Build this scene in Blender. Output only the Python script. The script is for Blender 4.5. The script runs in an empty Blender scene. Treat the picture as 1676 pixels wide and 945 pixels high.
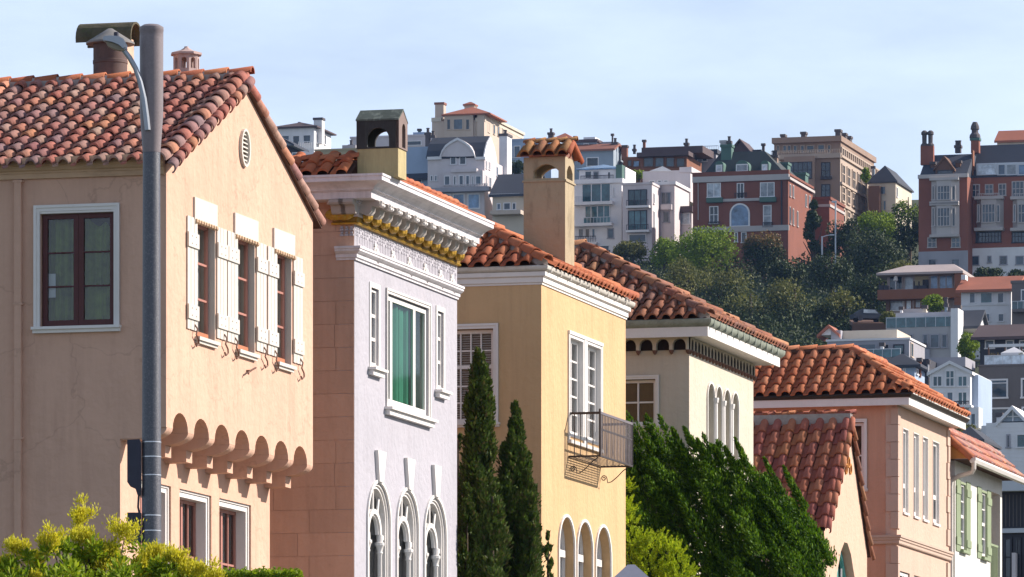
import bpy, bmesh, math, random
import numpy as np
from mathutils import Vector, Matrix
from mathutils.geometry import tessellate_polygon
random.seed(7)
RNG = np.random.default_rng(11)
S = bpy.context.scene
COL = S.collection
R = math.radians

# ---------------------------------------------------------------- camera, sky, sun, exposure
F, U0, VH, CZ = 10000.0, 838.0, 1560.0, 1.6       # focal length in photo pixels, principal column, horizon row, eye height
A = math.atan(0.2662)                             # the street runs off at this angle to the view
cd = bpy.data.cameras.new('camera')
cam = bpy.data.objects.new('camera', cd); COL.objects.link(cam)
cam.location = (0, 0, CZ); cam.rotation_euler = (R(90), 0, 0)
cd.sensor_width = 36; cd.lens = 36 * F / 1676; cd.shift_y = (VH - 472.5) / 1676
cd.clip_start = 1; cd.clip_end = 6000
S.camera = cam
S.view_settings.view_transform = 'Standard'; S.view_settings.look = 'None'
S.view_settings.exposure = 0.56; S.view_settings.gamma = 1
S.cycles.max_bounces = 8; S.cycles.transparent_max_bounces = 12; S.cycles.volume_bounces = 0
SUN_EL, SUN_AZ = R(31), R(79)                     # azimuth clockwise from the view direction
W = bpy.data.worlds.new('World'); S.world = W; W.use_nodes = True
nt = W.node_tree; nt.nodes.clear()
def N(t, typ, **k):
    n = t.nodes.new(typ)
    for a, b in k.items(): setattr(n, a, b)
    return n
out = N(nt, 'ShaderNodeOutputWorld'); bg = N(nt, 'ShaderNodeBackground')
sky = N(nt, 'ShaderNodeTexSky', sky_type='NISHITA', sun_disc=False, sun_elevation=SUN_EL, sun_rotation=SUN_AZ)
sky.air_density = 1.0; sky.dust_density = 1.0; sky.ozone_density = 1.6
tc = N(nt, 'ShaderNodeTexCoord'); mp = N(nt, 'ShaderNodeMapping'); mp.inputs['Scale'].default_value = (7, 7, 24)
mp.inputs['Rotation'].default_value = (0, R(9), 0)
nz = N(nt, 'ShaderNodeTexNoise'); nz.inputs['Scale'].default_value = 1.0; nz.inputs['Detail'].default_value = 7; nz.inputs['Roughness'].default_value = .58
rp = N(nt, 'ShaderNodeValToRGB'); rp.color_ramp.elements[0].position = .38; rp.color_ramp.elements[1].position = .66
rp.color_ramp.elements[0].color = (.56, .56, .56, 1); rp.color_ramp.elements[1].color = (1, 1, 1, 1)
mx = N(nt, 'ShaderNodeMix', data_type='RGBA')
mx.inputs['B'].default_value = (9.9, 11.6, 14.9, 1)
L_ = nt.links.new
L_(tc.outputs['Generated'], mp.inputs['Vector']); L_(mp.outputs['Vector'], nz.inputs['Vector']); L_(nz.outputs['Fac'], rp.inputs['Fac'])
sx = N(nt, 'ShaderNodeSeparateXYZ'); L_(tc.outputs['Generated'], sx.inputs[0])      # the thin veil of cloud looks denser towards the horizon
ab = N(nt, 'ShaderNodeMath', operation='ABSOLUTE'); L_(sx.outputs['Z'], ab.inputs[0])
ad_ = N(nt, 'ShaderNodeMath', operation='ADD'); ad_.inputs[1].default_value = .015; L_(ab.outputs[0], ad_.inputs[0])
dv = N(nt, 'ShaderNodeMath', operation='DIVIDE', use_clamp=True); dv.inputs[0].default_value = .13; L_(ad_.outputs[0], dv.inputs[1])
vm = N(nt, 'ShaderNodeMath', operation='MULTIPLY', use_clamp=True); L_(rp.outputs['Color'], vm.inputs[0]); L_(dv.outputs[0], vm.inputs[1])
L_(vm.outputs[0], mx.inputs['Factor']); L_(sky.outputs['Color'], mx.inputs['A']); L_(mx.outputs['Result'], bg.inputs['Color'])
bg.inputs['Strength'].default_value = 0.068
L_(bg.outputs['Background'], out.inputs['Surface'])
sl = bpy.data.lights.new('sun', 'SUN'); sl.energy = 5.0; sl.angle = R(.5); sl.color = (1, .915, .835)
sun = bpy.data.objects.new('sun', sl); COL.objects.link(sun)
sd = Vector((math.sin(SUN_AZ) * math.cos(SUN_EL), math.cos(SUN_AZ) * math.cos(SUN_EL), math.sin(SUN_EL)))
sun.rotation_euler = sd.to_track_quat('Z', 'Y').to_euler(); sun.location = sd * 300

# ---------------------------------------------------------------- materials
M = {}
def mat(name, col, rough=.85, var=.12, scale=1.5, bump=0., bscale=30., isl=0., metal=0., spec=.3, dirt=None, dscale=(3, 3, .7), damt=.5, pal=None, streak=0., crack=0.):
    """procedural principled material: large noise tints the colour, fine noise bumps it, isl varies it per piece, dirt adds stains"""
    m = bpy.data.materials.new(name); m.use_nodes = True; t = m.node_tree; b = t.nodes['Principled BSDF']
    b.inputs['Roughness'].default_value = rough; b.inputs['Metallic'].default_value = metal; b.inputs['Specular IOR Level'].default_value = spec
    g = N(t, 'ShaderNodeNewGeometry'); l = t.links.new
    n = N(t, 'ShaderNodeTexNoise'); n.inputs['Scale'].default_value = scale; n.inputs['Detail'].default_value = 6; n.inputs['Roughness'].default_value = .65
    l(g.outputs['Position'], n.inputs['Vector'])
    val = N(t, 'ShaderNodeMapRange'); val.inputs[1].default_value = .25; val.inputs[2].default_value = .75
    val.inputs[3].default_value = 1 - var; val.inputs[4].default_value = 1 + var
    l(n.outputs['Fac'], val.inputs[0])
    base = None
    if isl or pal:
        oi = N(t, 'ShaderNodeObjectInfo')
        ad = N(t, 'ShaderNodeMath', operation='ADD'); l(oi.outputs['Random'], ad.inputs[0]); l(g.outputs['Random Per Island'], ad.inputs[1])
        fr = N(t, 'ShaderNodeMath', operation='FRACT'); l(ad.outputs[0], fr.inputs[0])
    if pal:
        cr = N(t, 'ShaderNodeValToRGB'); cr.color_ramp.interpolation = 'LINEAR'
        e = cr.color_ramp.elements
        while len(e) < len(pal): e.new(.5)
        for i, c in enumerate(pal): e[i].position = i / (len(pal) - 1); e[i].color = (*c, 1)
        l(fr.outputs[0], cr.inputs['Fac']); base = cr.outputs['Color']
    mul = N(t, 'ShaderNodeMix', data_type='RGBA', blend_type='MULTIPLY'); mul.inputs['Factor'].default_value = 1
    mul.inputs['A'].default_value = (*col, 1)
    if base: l(base, mul.inputs['A'])
    cmb = N(t, 'ShaderNodeCombineColor')
    src = val.outputs[0]
    if isl:
        mr = N(t, 'ShaderNodeMapRange'); mr.inputs[3].default_value = 1 - isl; mr.inputs[4].default_value = 1 + isl
        l(fr.outputs[0], mr.inputs[0]); mm = N(t, 'ShaderNodeMath', operation='MULTIPLY'); l(mr.outputs[0], mm.inputs[0]); l(src, mm.inputs[1]); src = mm.outputs[0]
    for k in range(3): l(src, cmb.inputs[k])
    l(cmb.outputs[0], mul.inputs['B']); res = mul.outputs['Result']
    if dirt:
        mp = N(t, 'ShaderNodeMapping'); mp.inputs['Scale'].default_value = dscale; l(g.outputs['Position'], mp.inputs['Vector'])
        n2 = N(t, 'ShaderNodeTexNoise'); n2.inputs['Scale'].default_value = 1; n2.inputs['Detail'].default_value = 8; n2.inputs['Roughness'].default_value = .7
        l(mp.outputs[0], n2.inputs['Vector'])
        r2 = N(t, 'ShaderNodeMapRange'); r2.inputs[1].default_value = .5; r2.inputs[2].default_value = .78; r2.inputs[4].default_value = damt
        l(n2.outputs['Fac'], r2.inputs[0])
        m2 = N(t, 'ShaderNodeMix', data_type='RGBA'); m2.inputs['B'].default_value = (*dirt, 1); l(r2.outputs[0], m2.inputs['Factor']); l(res, m2.inputs['A']); res = m2.outputs['Result']
    if streak:                                            # rain streaks running down the wall
        mp = N(t, 'ShaderNodeMapping'); mp.inputs['Scale'].default_value = (4.5, 4.5, .28); l(g.outputs['Position'], mp.inputs['Vector'])
        n4 = N(t, 'ShaderNodeTexNoise'); n4.inputs['Scale'].default_value = 1; n4.inputs['Detail'].default_value = 9; n4.inputs['Roughness'].default_value = .72; l(mp.outputs[0], n4.inputs['Vector'])
        r4 = N(t, 'ShaderNodeMapRange'); r4.inputs[1].default_value = .46; r4.inputs[2].default_value = .72; r4.inputs[3].default_value = 1.0; r4.inputs[4].default_value = 1 - streak * 1.6; l(n4.outputs['Fac'], r4.inputs[0])
        m4 = N(t, 'ShaderNodeVectorMath', operation='SCALE'); l(res, m4.inputs[0]); l(r4.outputs[0], m4.inputs['Scale']); res = m4.outputs[0]
    if crack:                                             # hairline cracks
        nd = N(t, 'ShaderNodeTexNoise'); nd.inputs['Scale'].default_value = 2.2; nd.inputs['Detail'].default_value = 4; l(g.outputs['Position'], nd.inputs['Vector'])
        va = N(t, 'ShaderNodeVectorMath', operation='MULTIPLY_ADD'); va.inputs[1].default_value = (.9, .9, .9); l(nd.outputs['Color'], va.inputs[0]); l(g.outputs['Position'], va.inputs[2])
        vo = N(t, 'ShaderNodeTexVoronoi', feature='DISTANCE_TO_EDGE'); vo.inputs['Scale'].default_value = .62; l(va.outputs[0], vo.inputs['Vector'])
        r5 = N(t, 'ShaderNodeMapRange'); r5.inputs[1].default_value = .0; r5.inputs[2].default_value = .012; r5.inputs[3].default_value = 1 - crack; r5.inputs[4].default_value = 1.; l(vo.outputs['Distance'], r5.inputs[0])
        m5 = N(t, 'ShaderNodeVectorMath', operation='SCALE'); l(res, m5.inputs[0]); l(r5.outputs[0], m5.inputs['Scale']); res = m5.outputs[0]
    l(res, b.inputs['Base Color'])
    if bump:
        n3 = N(t, 'ShaderNodeTexNoise'); n3.inputs['Scale'].default_value = bscale; n3.inputs['Detail'].default_value = 5; l(g.outputs['Position'], n3.inputs['Vector'])
        bp = N(t, 'ShaderNodeBump'); bp.inputs['Strength'].default_value = bump; bp.inputs['Distance'].default_value = .02
        l(n3.outputs['Fac'], bp.inputs['Height']); l(bp.outputs[0], b.inputs['Normal'])
    M[name] = m; return m

def leafmat(name, pal, trans=.35, rough=.6, clump=2.5, cvar=.25):
    m = mat(name, pal[0], rough, cvar, clump, pal=pal, spec=.2); t = m.node_tree; b = t.nodes['Principled BSDF']; l = t.links.new
    src = b.inputs['Base Color'].links[0].from_socket
    tr = N(t, 'ShaderNodeBsdfTranslucent'); l(src, tr.inputs['Color'])
    ms = N(t, 'ShaderNodeMixShader'); ms.inputs[0].default_value = trans
    l(b.outputs[0], ms.inputs[1]); l(tr.outputs[0], ms.inputs[2]); l(ms.outputs[0], t.nodes['Material Output'].inputs['Surface'])
    return m

def glassmat(name, tint=(.9, .95, .95), base=.35, ior=1.5):
    """near window pane: clear glass that mirrors the sky at glancing angles"""
    m = bpy.data.materials.new(name); m.use_nodes = True; t = m.node_tree; t.nodes.clear(); l = t.links.new
    o = N(t, 'ShaderNodeOutputMaterial'); a = N(t, 'ShaderNodeBsdfTransparent'); g = N(t, 'ShaderNodeBsdfGlossy'); x = N(t, 'ShaderNodeMixShader')
    a.inputs[0].default_value = (*tint, 1); g.inputs['Roughness'].default_value = .03
    f = N(t, 'ShaderNodeFresnel'); f.inputs[0].default_value = ior
    k = N(t, 'ShaderNodeMath', operation='MULTIPLY_ADD'); k.inputs[1].default_value = 1.0; k.inputs[2].default_value = base
    l(f.outputs[0], k.inputs[0]); l(k.outputs[0], x.inputs[0]); l(a.outputs[0], x.inputs[1]); l(g.outputs[0], x.inputs[2]); l(x.outputs[0], o.inputs[0])
    M[name] = m
def dglass(name, col, rough=.06, spec=.6):
    """far window pane: dark room behind glossy glass"""
    m = mat(name, col, rough, .8, .9, isl=.6, spec=spec); return m

stucco = dict(rough=.9, bump=.9, bscale=9, scale=.9)
mat('peach_stucco', (.62, .385, .277), var=.08, streak=.07, crack=.16, dirt=(.40, .23, .16), damt=.45, dscale=(2.6, 2.6, .45), **stucco)
mat('lavender_stucco', (.405, .39, .425), var=.06, streak=.06, dirt=(.45, .40, .44), damt=.25, **stucco)
mat('tan_block', (.54, .34, .245), var=.08, streak=.08, isl=.06, dirt=(.3, .18, .12), damt=.3, **stucco)
mat('yellow_stucco', (.58, .38, .20), var=.07, streak=.09, dirt=(.38, .26, .11), damt=.35, dscale=(3, 3, .35), **stucco)
mat('cream_stucco', (.55, .48, .385), var=.06, streak=.07, dirt=(.42, .37, .25), damt=.3, **stucco)
mat('gable_stucco', (.62, .41, .30), var=.06, streak=.06, dirt=(.5, .32, .2), damt=.25, **stucco)
mat('orange_stucco', (.57, .31, .205), var=.06, streak=.07, dirt=(.42, .22, .13), damt=.25, **stucco)
mat('facade_pink', (.56, .39, .30), var=.06, streak=.06, dirt=(.45, .3, .2), damt=.2, **stucco)
mat('quoin', (.52, .38, .30), var=.06, isl=.05, rough=.9, bump=.3, bscale=20)
mat('white_stucco', (.64, .61, .56), var=.05, streak=.07, dirt=(.5, .47, .42), damt=.25, **stucco)
mat('olive_stucco', (.44, .36, .19), var=.1, streak=.2, dirt=(.2, .16, .08), damt=.4, dscale=(5, 5, .8), **stucco)
mat('tan_chimney', (.38, .305, .20), var=.1, dirt=(.05, .035, .015), damt=.75, dscale=(2.6, 2.6, .9), **stucco)
mat('white_paint', (.74, .70, .66), .5, .05, 3, dirt=(.5, .45, .4), damt=.3, bump=.08)
mat('white_wood', (.60, .555, .49), .5, .06, 4, isl=.03, dirt=(.55, .5, .44), damt=.25)
mat('cornice_paint', (.68, .64, .65), .55, .05, 3, streak=.18, dirt=(.4, .35, .33), damt=.35, dscale=(2, 2, 6))
mat('tan_wood', (.60, .40, .25), .7, .12, 4, dirt=(.22, .13, .08), damt=.5, dscale=(.8, .8, 9))
mat('gold_dark', (.26, .15, .02), .6, .3, 9, dirt=(.1, .06, .015), damt=.6, dscale=(9, 9, 9))
mat('gold', (.46, .27, .035), .45, .2, 9, metal=.35, dirt=(.16, .08, .01), damt=.6, dscale=(14, 14, 14))
mat('modillion_shaded', (.40, .36, .325), .7, .08, 5, dirt=(.25, .22, .2), damt=.4, dscale=(6, 6, 6))  # white brackets; the shade under the cornice is put into this darker colour
mat('jamb_paint', (.46, .425, .38), .6, .06, 4)
mat('relief_paint', (.56, .52, .52), .6, .06, 5, streak=.2, dirt=(.5, .44, .42), damt=.4, dscale=(9, 9, 4))
mat('maroon', (.085, .022, .02), .45, .15, 5)
mat('sash_pink', (.40, .18, .14), .5, .1, 5)
mat('sash_orange', (.42, .16, .08), .5, .1, 5)
mat('reflected_green', (.12, .165, .02), .9, .75, 2.4, dirt=(.05, .05, .03), damt=.8, dscale=(2, 2, 2))  # blotchy greens imitate trees reflected in the side window
mat('curtain_jade', (.035, .155, .105), .8, .15, 3)
mat('blind_or_backdrop', (.5, .5, .5), .7, .05, 3)
mat('net_curtain', (.42, .40, .38), .9, .15, 5)
mat('paper', (.6, .6, .62), .8, .05, 3)
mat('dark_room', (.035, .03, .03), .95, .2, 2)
mat('brown_room', (.07, .04, .022), .9, .4, 2)  # dark brown stands for unlit rooms behind side windows
mat('gutter_white', (.62, .58, .52), .45, .1, 4, dirt=(.3, .25, .2), damt=.4, dscale=(7, 7, 7))
mat('gutter_copper', (.25, .27, .22), .5, .2, 5, isl=.12, dirt=(.09, .1, .07), damt=.6, dscale=(6, 6, 6))
mat('gutter_dark', (.035, .028, .022), .5, .25, 4)
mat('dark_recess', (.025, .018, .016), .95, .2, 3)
mat('tile_old', (.4, .15, .08), .8, .22, 9, pal=[(0.417, 0.156, 0.118), (0.544, 0.246, 0.160), (0.383, 0.221, 0.193), (0.510, 0.337, 0.252), (0.336, 0.149, 0.144), (0.580, 0.260, 0.144), (0.290, 0.195, 0.202), (0.464, 0.176, 0.136), (0.417, 0.156, 0.118)], dirt=(.17, .13, .10), damt=.45, dscale=(16, 16, 16), streak=.25, bump=.25, bscale=35, spec=.12)
mat('tile_red', (.45, .14, .05), .75, .16, 6, pal=[(0.372, 0.110, 0.054), (0.456, 0.158, 0.074), (0.409, 0.131, 0.068), (0.484, 0.189, 0.095), (0.344, 0.105, 0.061), (0.372, 0.110, 0.054)], dirt=(.2, .08, .05), damt=.35, dscale=(9, 9, 9), bump=.2, bscale=35, spec=.12)
mat('tile_brown', (.3, .13, .07), .8, .25, 7, pal=[(0.257, 0.105, 0.066), (0.351, 0.150, 0.088), (0.218, 0.110, 0.083), (0.418, 0.210, 0.110), (0.294, 0.120, 0.083), (0.380, 0.170, 0.094), (0.237, 0.130, 0.105), (0.257, 0.105, 0.066)], dirt=(.1, .06, .05), damt=.5, dscale=(9, 9, 9), bump=.25, bscale=35, spec=.12)
mat('tile_pink', (.42, .13, .09), .7, .16, 6, pal=[(0.363, 0.116, 0.080), (0.441, 0.174, 0.100), (0.392, 0.128, 0.075), (0.470, 0.191, 0.090), (0.323, 0.104, 0.085), (0.363, 0.116, 0.080)], dirt=(.26, .13, .12), damt=.35, dscale=(8, 8, 8), bump=.2, bscale=35, spec=.12)
mat('tile_orange', (.5, .17, .06), .75, .14, 6, pal=[(0.428, 0.134, 0.061), (0.502, 0.191, 0.095), (0.465, 0.160, 0.074), (0.521, 0.216, 0.115), (0.400, 0.129, 0.068), (0.428, 0.134, 0.061)], dirt=(.28, .11, .06), damt=.3, dscale=(8, 8, 8), bump=.2, bscale=35, spec=.12)
mat('tile_bed', (.10, .05, .035), .95, .3, 5)
mat('mortar', (.36, .31, .28), .95, .2, 9, bump=.4)
mat('lamp_concrete', (.062, .065, .082), .36, .18, 60, spec=.7, dirt=(.34, .33, .35), damt=.55, dscale=(55, 55, 55), bump=.3, bscale=120)
mat('lamp_concrete_top', (.21, .175, .18), .42, .15, 40, dirt=(.22, .2, .2), damt=.3, dscale=(30, 30, 30))
mat('lamp_metal', (.33, .35, .38), .4, .08, 5, metal=.5)
mat('lamp_lens', (.22, .19, .13), .35, .2, 8)
mat('box_metal', (.035, .035, .055), .5, .15, 5)
mat('steel_band', (.55, .56, .58), .3, .1, 5, metal=.6)
mat('iron', (.045, .035, .035), .5, .2, 8)
mat('iron_sunlit', (.16, .14, .15), .5, .2, 8)  # lighter copy of iron: sunlight on the balcony front put into the colour
mat('rust_iron', (.17, .085, .06), .6, .2, 8)
mat('flue_brown', (.12, .075, .065), .75, .25, 4, dirt=(.06, .045, .045), damt=.6, dscale=(5, 5, 2))
mat('flue_cap', (.20, .19, .18), .55, .2, 6, dirt=(.1, .09, .08), damt=.5, dscale=(8, 8, 8))
mat('mossy_tile', (.10, .085, .055), .95, .35, 7, dirt=(.07, .09, .025), damt=.8, dscale=(6, 6, 6), bump=.5)
mat('cupola_clay', (.46, .33, .30), .85, .1, 5, dirt=(.3, .2, .17), damt=.3, bump=.2)
mat('hood_black', (.035, .034, .034), .7, .3, 5, dirt=(.10, .115, .09), damt=.5, dscale=(14, 14, .8))
mat('hood_patina', (.085, .10, .085), .7, .3, 5, dirt=(.38, .42, .36), damt=.7, dscale=(7, 7, 3))
mat('bronze_side', (.21, .15, .13), .6, .12, 4)
mat('teal_paint', (.10, .38, .34), .5, .08, 4)
mat('shutter_green', (.24, .29, .17), .6, .08, 4, isl=.05)
mat('terracotta', (.50, .22, .06), .8, .15, 8)
mat('canopy_grey', (.22, .235, .30), .7, .06, 3)
glassmat('glass', base=.03); glassmat('glass_jade', (.8, 1, .92), base=.02, ior=1.15); glassmat('glass_bright', (.7, .75, .8), base=.05, ior=1.3)
dglass('far_glass', (.035, .055, .075)); dglass('far_glass_teal', (.03, .085, .10)); dglass('far_glass_blue', (.10, .17, .27)); dglass('far_glass_pale', (.38, .42, .46))
for nme, c in dict(far_white=(.74, .72, .72), far_pinkwhite=(.60, .54, .54), far_cream=(.58, .50, .40), far_beige=(.52, .42, .34), far_blue=(.34, .42, .54), far_bluegrey=(.30, .35, .40),
                   far_olive=(.40, .33, .20), far_brown=(.14, .075, .05), far_redbrown=(.22, .09, .05), far_stone=(.29, .20, .15), far_stone_light=(.42, .33, .26), far_grey=(.34, .33, .36), far_concrete=(.42, .40, .40),
                   far_taupe=(.16, .14, .135), far_dark=(.05, .05, .06), far_limestone=(.46, .42, .40), far_slate=(.055, .06, .075), far_slate_green=(.052, .058, .057), far_roof_brown=(.10, .07, .07),
                   far_roof_red=(.36, .13, .08), far_roof_brownred=(.26, .11, .075), far_copper=(.085, .15, .125), far_chimney=(.10, .085, .085), far_woodpale=(.40, .33, .31), far_silver=(.55, .57, .6)).items():
    mat(nme, c, .8, .1, .25, isl=.03, dirt=tuple(x * .6 for x in c), damt=.35, dscale=(.5, .5, .15))
mat('far_brick', (.21, .08, .054), .9, .12, .3, isl=.05, dirt=(.13, .055, .045), damt=.4, dscale=(.4, .4, .4))
mat('far_brick_right', (.26, .098, .066), .9, .12, .3, isl=.05, dirt=(.16, .08, .065), damt=.4, dscale=(.4, .4, .4))
mat('ground', (.055, .065, .03), .95, .4, .05, dirt=(.03, .04, .02), damt=.8, dscale=(.15, .15, .15))
mat('asphalt', (.05, .05, .052), .9, .15, 2)
mat('bark', (.09, .065, .045), .95, .3, 6, bump=.5)
leafmat('leaf_yellow', [(.62, .55, .02), (.70, .63, .03), (.52, .50, .02), (.68, .60, .07), (.60, .57, .025)], .5, clump=9)
leafmat('leaf_bright', [(.17, .26, .010), (.28, .37, .014), (.10, .18, .010), (.38, .45, .02)], .4, clump=8)
leafmat('leaf_lime', [(.32, .42, .012), (.46, .54, .02), (.22, .34, .015), (.54, .58, .03)], .5, clump=6)
leafmat('leaf_cypress', [(.045, .08, .012), (.08, .13, .016), (.03, .058, .012), (.11, .165, .02), (.10, .085, .03), (.05, .09, .014)], .28, clump=5)
leafmat('leaf_juniper', [(.035, .09, .005), (.07, .16, .006), (.02, .055, .005), (.12, .23, .009), (.18, .30, .012)], .3, clump=5)
leafmat('leaf_far_green', [(.15, .22, .014), (.24, .32, .018), (.08, .135, .014)], .3, clump=.5)
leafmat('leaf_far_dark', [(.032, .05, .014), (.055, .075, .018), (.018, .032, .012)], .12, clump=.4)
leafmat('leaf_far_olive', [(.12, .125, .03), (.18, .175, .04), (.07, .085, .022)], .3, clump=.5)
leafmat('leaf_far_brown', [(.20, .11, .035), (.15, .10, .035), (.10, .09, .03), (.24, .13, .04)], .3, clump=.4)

# ---------------------------------------------------------------- geometry helpers
class Pl:
    """a wall plane of a house: pt(a, b, w) = w metres behind it; call (u, v) to read a photo point that lies on it"""
    def __init__(s, h, kind, off): s.h, s.k, s.o = h, kind, off
    def pt(s, a, b, w=0.):
        return Vector((s.o - w, a, b)) if s.k == 'F' else Vector((a, s.o + w, b))
    def __call__(s, u, v):
        d = s.h.Ri @ Vector(((u - U0) / F, 1, (VH - v) / F)); c = s.h.Ri @ (Vector((0, 0, CZ)) - s.h.O)
        if s.k == 'F':
            k = (s.o - c.x) / d.x; p = c + k * d; return p.y, p.z
        k = (s.o - c.y) / d.y; p = c + k * d; return p.x, p.z
    def box(s, u0, v0, u1, v1):
        """a0, a1, b0, b1 of the rectangle whose top left is (u0, v0) and whose bottom left is (u0, v1), right edge at column u1"""
        a0, b1 = s(u0, v0); _, b0 = s(u0, v1); a1, _ = s(u1, v0); return a0, a1, b0, b1
    def off(s, d): return Pl(s.h, s.k, s.o + (d if s.k == 'F' else -d))

class MB:
    def __init__(s): s.v, s.f = [], []
    def poly(s, pts):
        i = len(s.v); s.v += [tuple(p) for p in pts]; s.f.append(tuple(range(i, i + len(pts)))); return s
    def hexa(s, p):
        i = len(s.v); s.v += [tuple(q) for q in p]
        s.f += [tuple(i + k for k in q) for q in ((0, 3, 2, 1), (4, 5, 6, 7), (0, 1, 5, 4), (1, 2, 6, 5), (2, 3, 7, 6), (3, 0, 4, 7))]; return s
    def box(s, x0, x1, y0, y1, z0, z1):
        return s.hexa([(x0, y0, z0), (x1, y0, z0), (x1, y1, z0), (x0, y1, z0), (x0, y0, z1), (x1, y0, z1), (x1, y1, z1), (x0, y1, z1)])
    def bar(s, pl, a0, a1, b0, b1, w0, w1):
        return s.hexa([pl.pt(a0, b0, w0), pl.pt(a1, b0, w0), pl.pt(a1, b0, w1), pl.pt(a0, b0, w1), pl.pt(a0, b1, w0), pl.pt(a1, b1, w0), pl.pt(a1, b1, w1), pl.pt(a0, b1, w1)])
    def quad(s, pl, a0, a1, b0, b1, w): return s.poly([pl.pt(a0, b0, w), pl.pt(a1, b0, w), pl.pt(a1, b1, w), pl.pt(a0, b1, w)])
    def slab(s, pl, outer, w0, w1, holes=()):
        """a panel with holes: both faces, the reveals of the holes and the outer edges"""
        loops = [list(outer)] + [list(h) for h in holes]
        tri = tessellate_polygon([[Vector((a, b, 0)) for a, b in l] for l in loops])
        flat = [p for l in loops for p in l]
        for w in (w0, w1):
            i = len(s.v); s.v += [tuple(pl.pt(a, b, w)) for a, b in flat]; s.f += [tuple(i + k for k in t) for t in tri]
        n = len(flat); i0 = len(s.v) - 2 * n; i1 = i0 + n; k = 0
        for l in loops:
            m = len(l)
            for j in range(m): s.f.append((i0 + k + j, i0 + k + (j + 1) % m, i1 + k + (j + 1) % m, i1 + k + j))
            k += m
        return s
    def extr(s, prof, o, ex, ey, ez, length):
        """profile points (p, q) laid in the plane (ex, ey) at o, pushed along ez"""
        o, ex, ey, ez = map(Vector, (o, ex, ey, ez)); n = len(prof); i = len(s.v)
        for t in (0, length): s.v += [tuple(o + ex * p + ey * q + ez * t) for p, q in prof]
        for j in range(n): s.f.append((i + j, i + (j + 1) % n, i + n + (j + 1) % n, i + n + j))
        tri = tessellate_polygon([[Vector((p, q, 0)) for p, q in prof]])
        for t in tri: s.f += [tuple(i + k for k in t), tuple(i + n + k for k in t)]
        return s
    def tube(s, pts, r, n=6, cap=True):
        pts = [Vector(p) for p in pts]; rr = r if isinstance(r, (list, tuple)) else [r] * len(pts); i = len(s.v); up = None
        for k, p in enumerate(pts):
            d = (pts[min(k + 1, len(pts) - 1)] - pts[max(k - 1, 0)]).normalized()
            if up is None: up = Vector((0, 0, 1)) if abs(d.z) < .9 else Vector((1, 0, 0))
            e1 = (up - d * up.dot(d)).normalized(); up = e1; e2 = d.cross(e1)
            for q in range(n):
                t = 2 * math.pi * q / n; s.v.append(tuple(p + (e1 * math.cos(t) + e2 * math.sin(t)) * rr[k]))
        for k in range(len(pts) - 1):
            for q in range(n): s.f.append((i + k * n + q, i + k * n + (q + 1) % n, i + (k + 1) * n + (q + 1) % n, i + (k + 1) * n + q))
        if cap: s.f += [tuple(i + q for q in reversed(range(n))), tuple(i + (len(pts) - 1) * n + q for q in range(n))]
        return s
    def lathe(s, prof, c, n=24, squash=1):
        i = len(s.v); c = Vector(c)
        for r, z in prof:
            for q in range(n):
                t = 2 * math.pi * q / n; s.v.append((c.x + r * math.cos(t), c.y + r * math.sin(t) * squash, c.z + z))
        for k in range(len(prof) - 1):
            for q in range(n): s.f.append((i + k * n + q, i + k * n + (q + 1) % n, i + (k + 1) * n + (q + 1) % n, i + (k + 1) * n + q))
        s.f += [tuple(i + q for q in reversed(range(n))), tuple(i + (len(prof) - 1) * n + q for q in range(n))]
        return s
    def add(s, mesh, mtx):
        i = len(s.v); s.v += [tuple(mtx @ v.co) for v in mesh.vertices]; s.f += [tuple(i + k for k in p.vertices) for p in mesh.polygons]; return s
    def mesh(s, name, smooth=False, recalc=True):
        me = bpy.data.meshes.new(name); me.from_pydata(s.v, [], s.f)
        if recalc:
            bm = bmesh.new(); bm.from_mesh(me); bmesh.ops.recalc_face_normals(bm, faces=bm.faces[:]); bm.to_mesh(me); bm.free()
        if smooth:
            me.polygons.foreach_set('use_smooth', [True] * len(me.polygons)); me.set_sharp_from_angle(angle=R(35))
        return me
    def build(s, name, m, parent=None, smooth=False, recalc=True, **tags):
        return obj(name, s.mesh(name, smooth, recalc), m, parent, **tags)

def obj(name, me, m=None, parent=None, mtx=None, **tags):
    o = bpy.data.objects.new(name, me); COL.objects.link(o)
    if m and not me.materials: me.materials.append(M[m])
    if parent: o.parent = parent
    if mtx is not None: o.matrix_local = mtx
    for k, v in tags.items(): o[k] = v
    return o
def thing(name, label, cat, loc, rz=0., group=None):
    e = bpy.data.objects.new(name, None); COL.objects.link(e); e.location = loc; e.rotation_euler = (0, 0, rz); e.empty_display_size = .5
    e['label'] = label; e['category'] = cat
    if group: e['group'] = group
    return e

class H:
    """a house (or anything square to the street): local x to the street (right), y along the street away from us, z up from its base"""
    def __init__(s, name, label, cat, u, d, zb=0., rot=-A, group=None):
        s.O = Vector(((u - U0) / F * d, d, zb)); s.Rm = Matrix.Rotation(rot, 3, 'Z'); s.Ri = s.Rm.transposed(); s.zb = zb
        s.e = thing(name, label, cat, s.O, rot, group)
    def F(s, x=0.): return Pl(s, 'F', x)
    def S(s, y=0.): return Pl(s, 'S', y)

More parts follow.
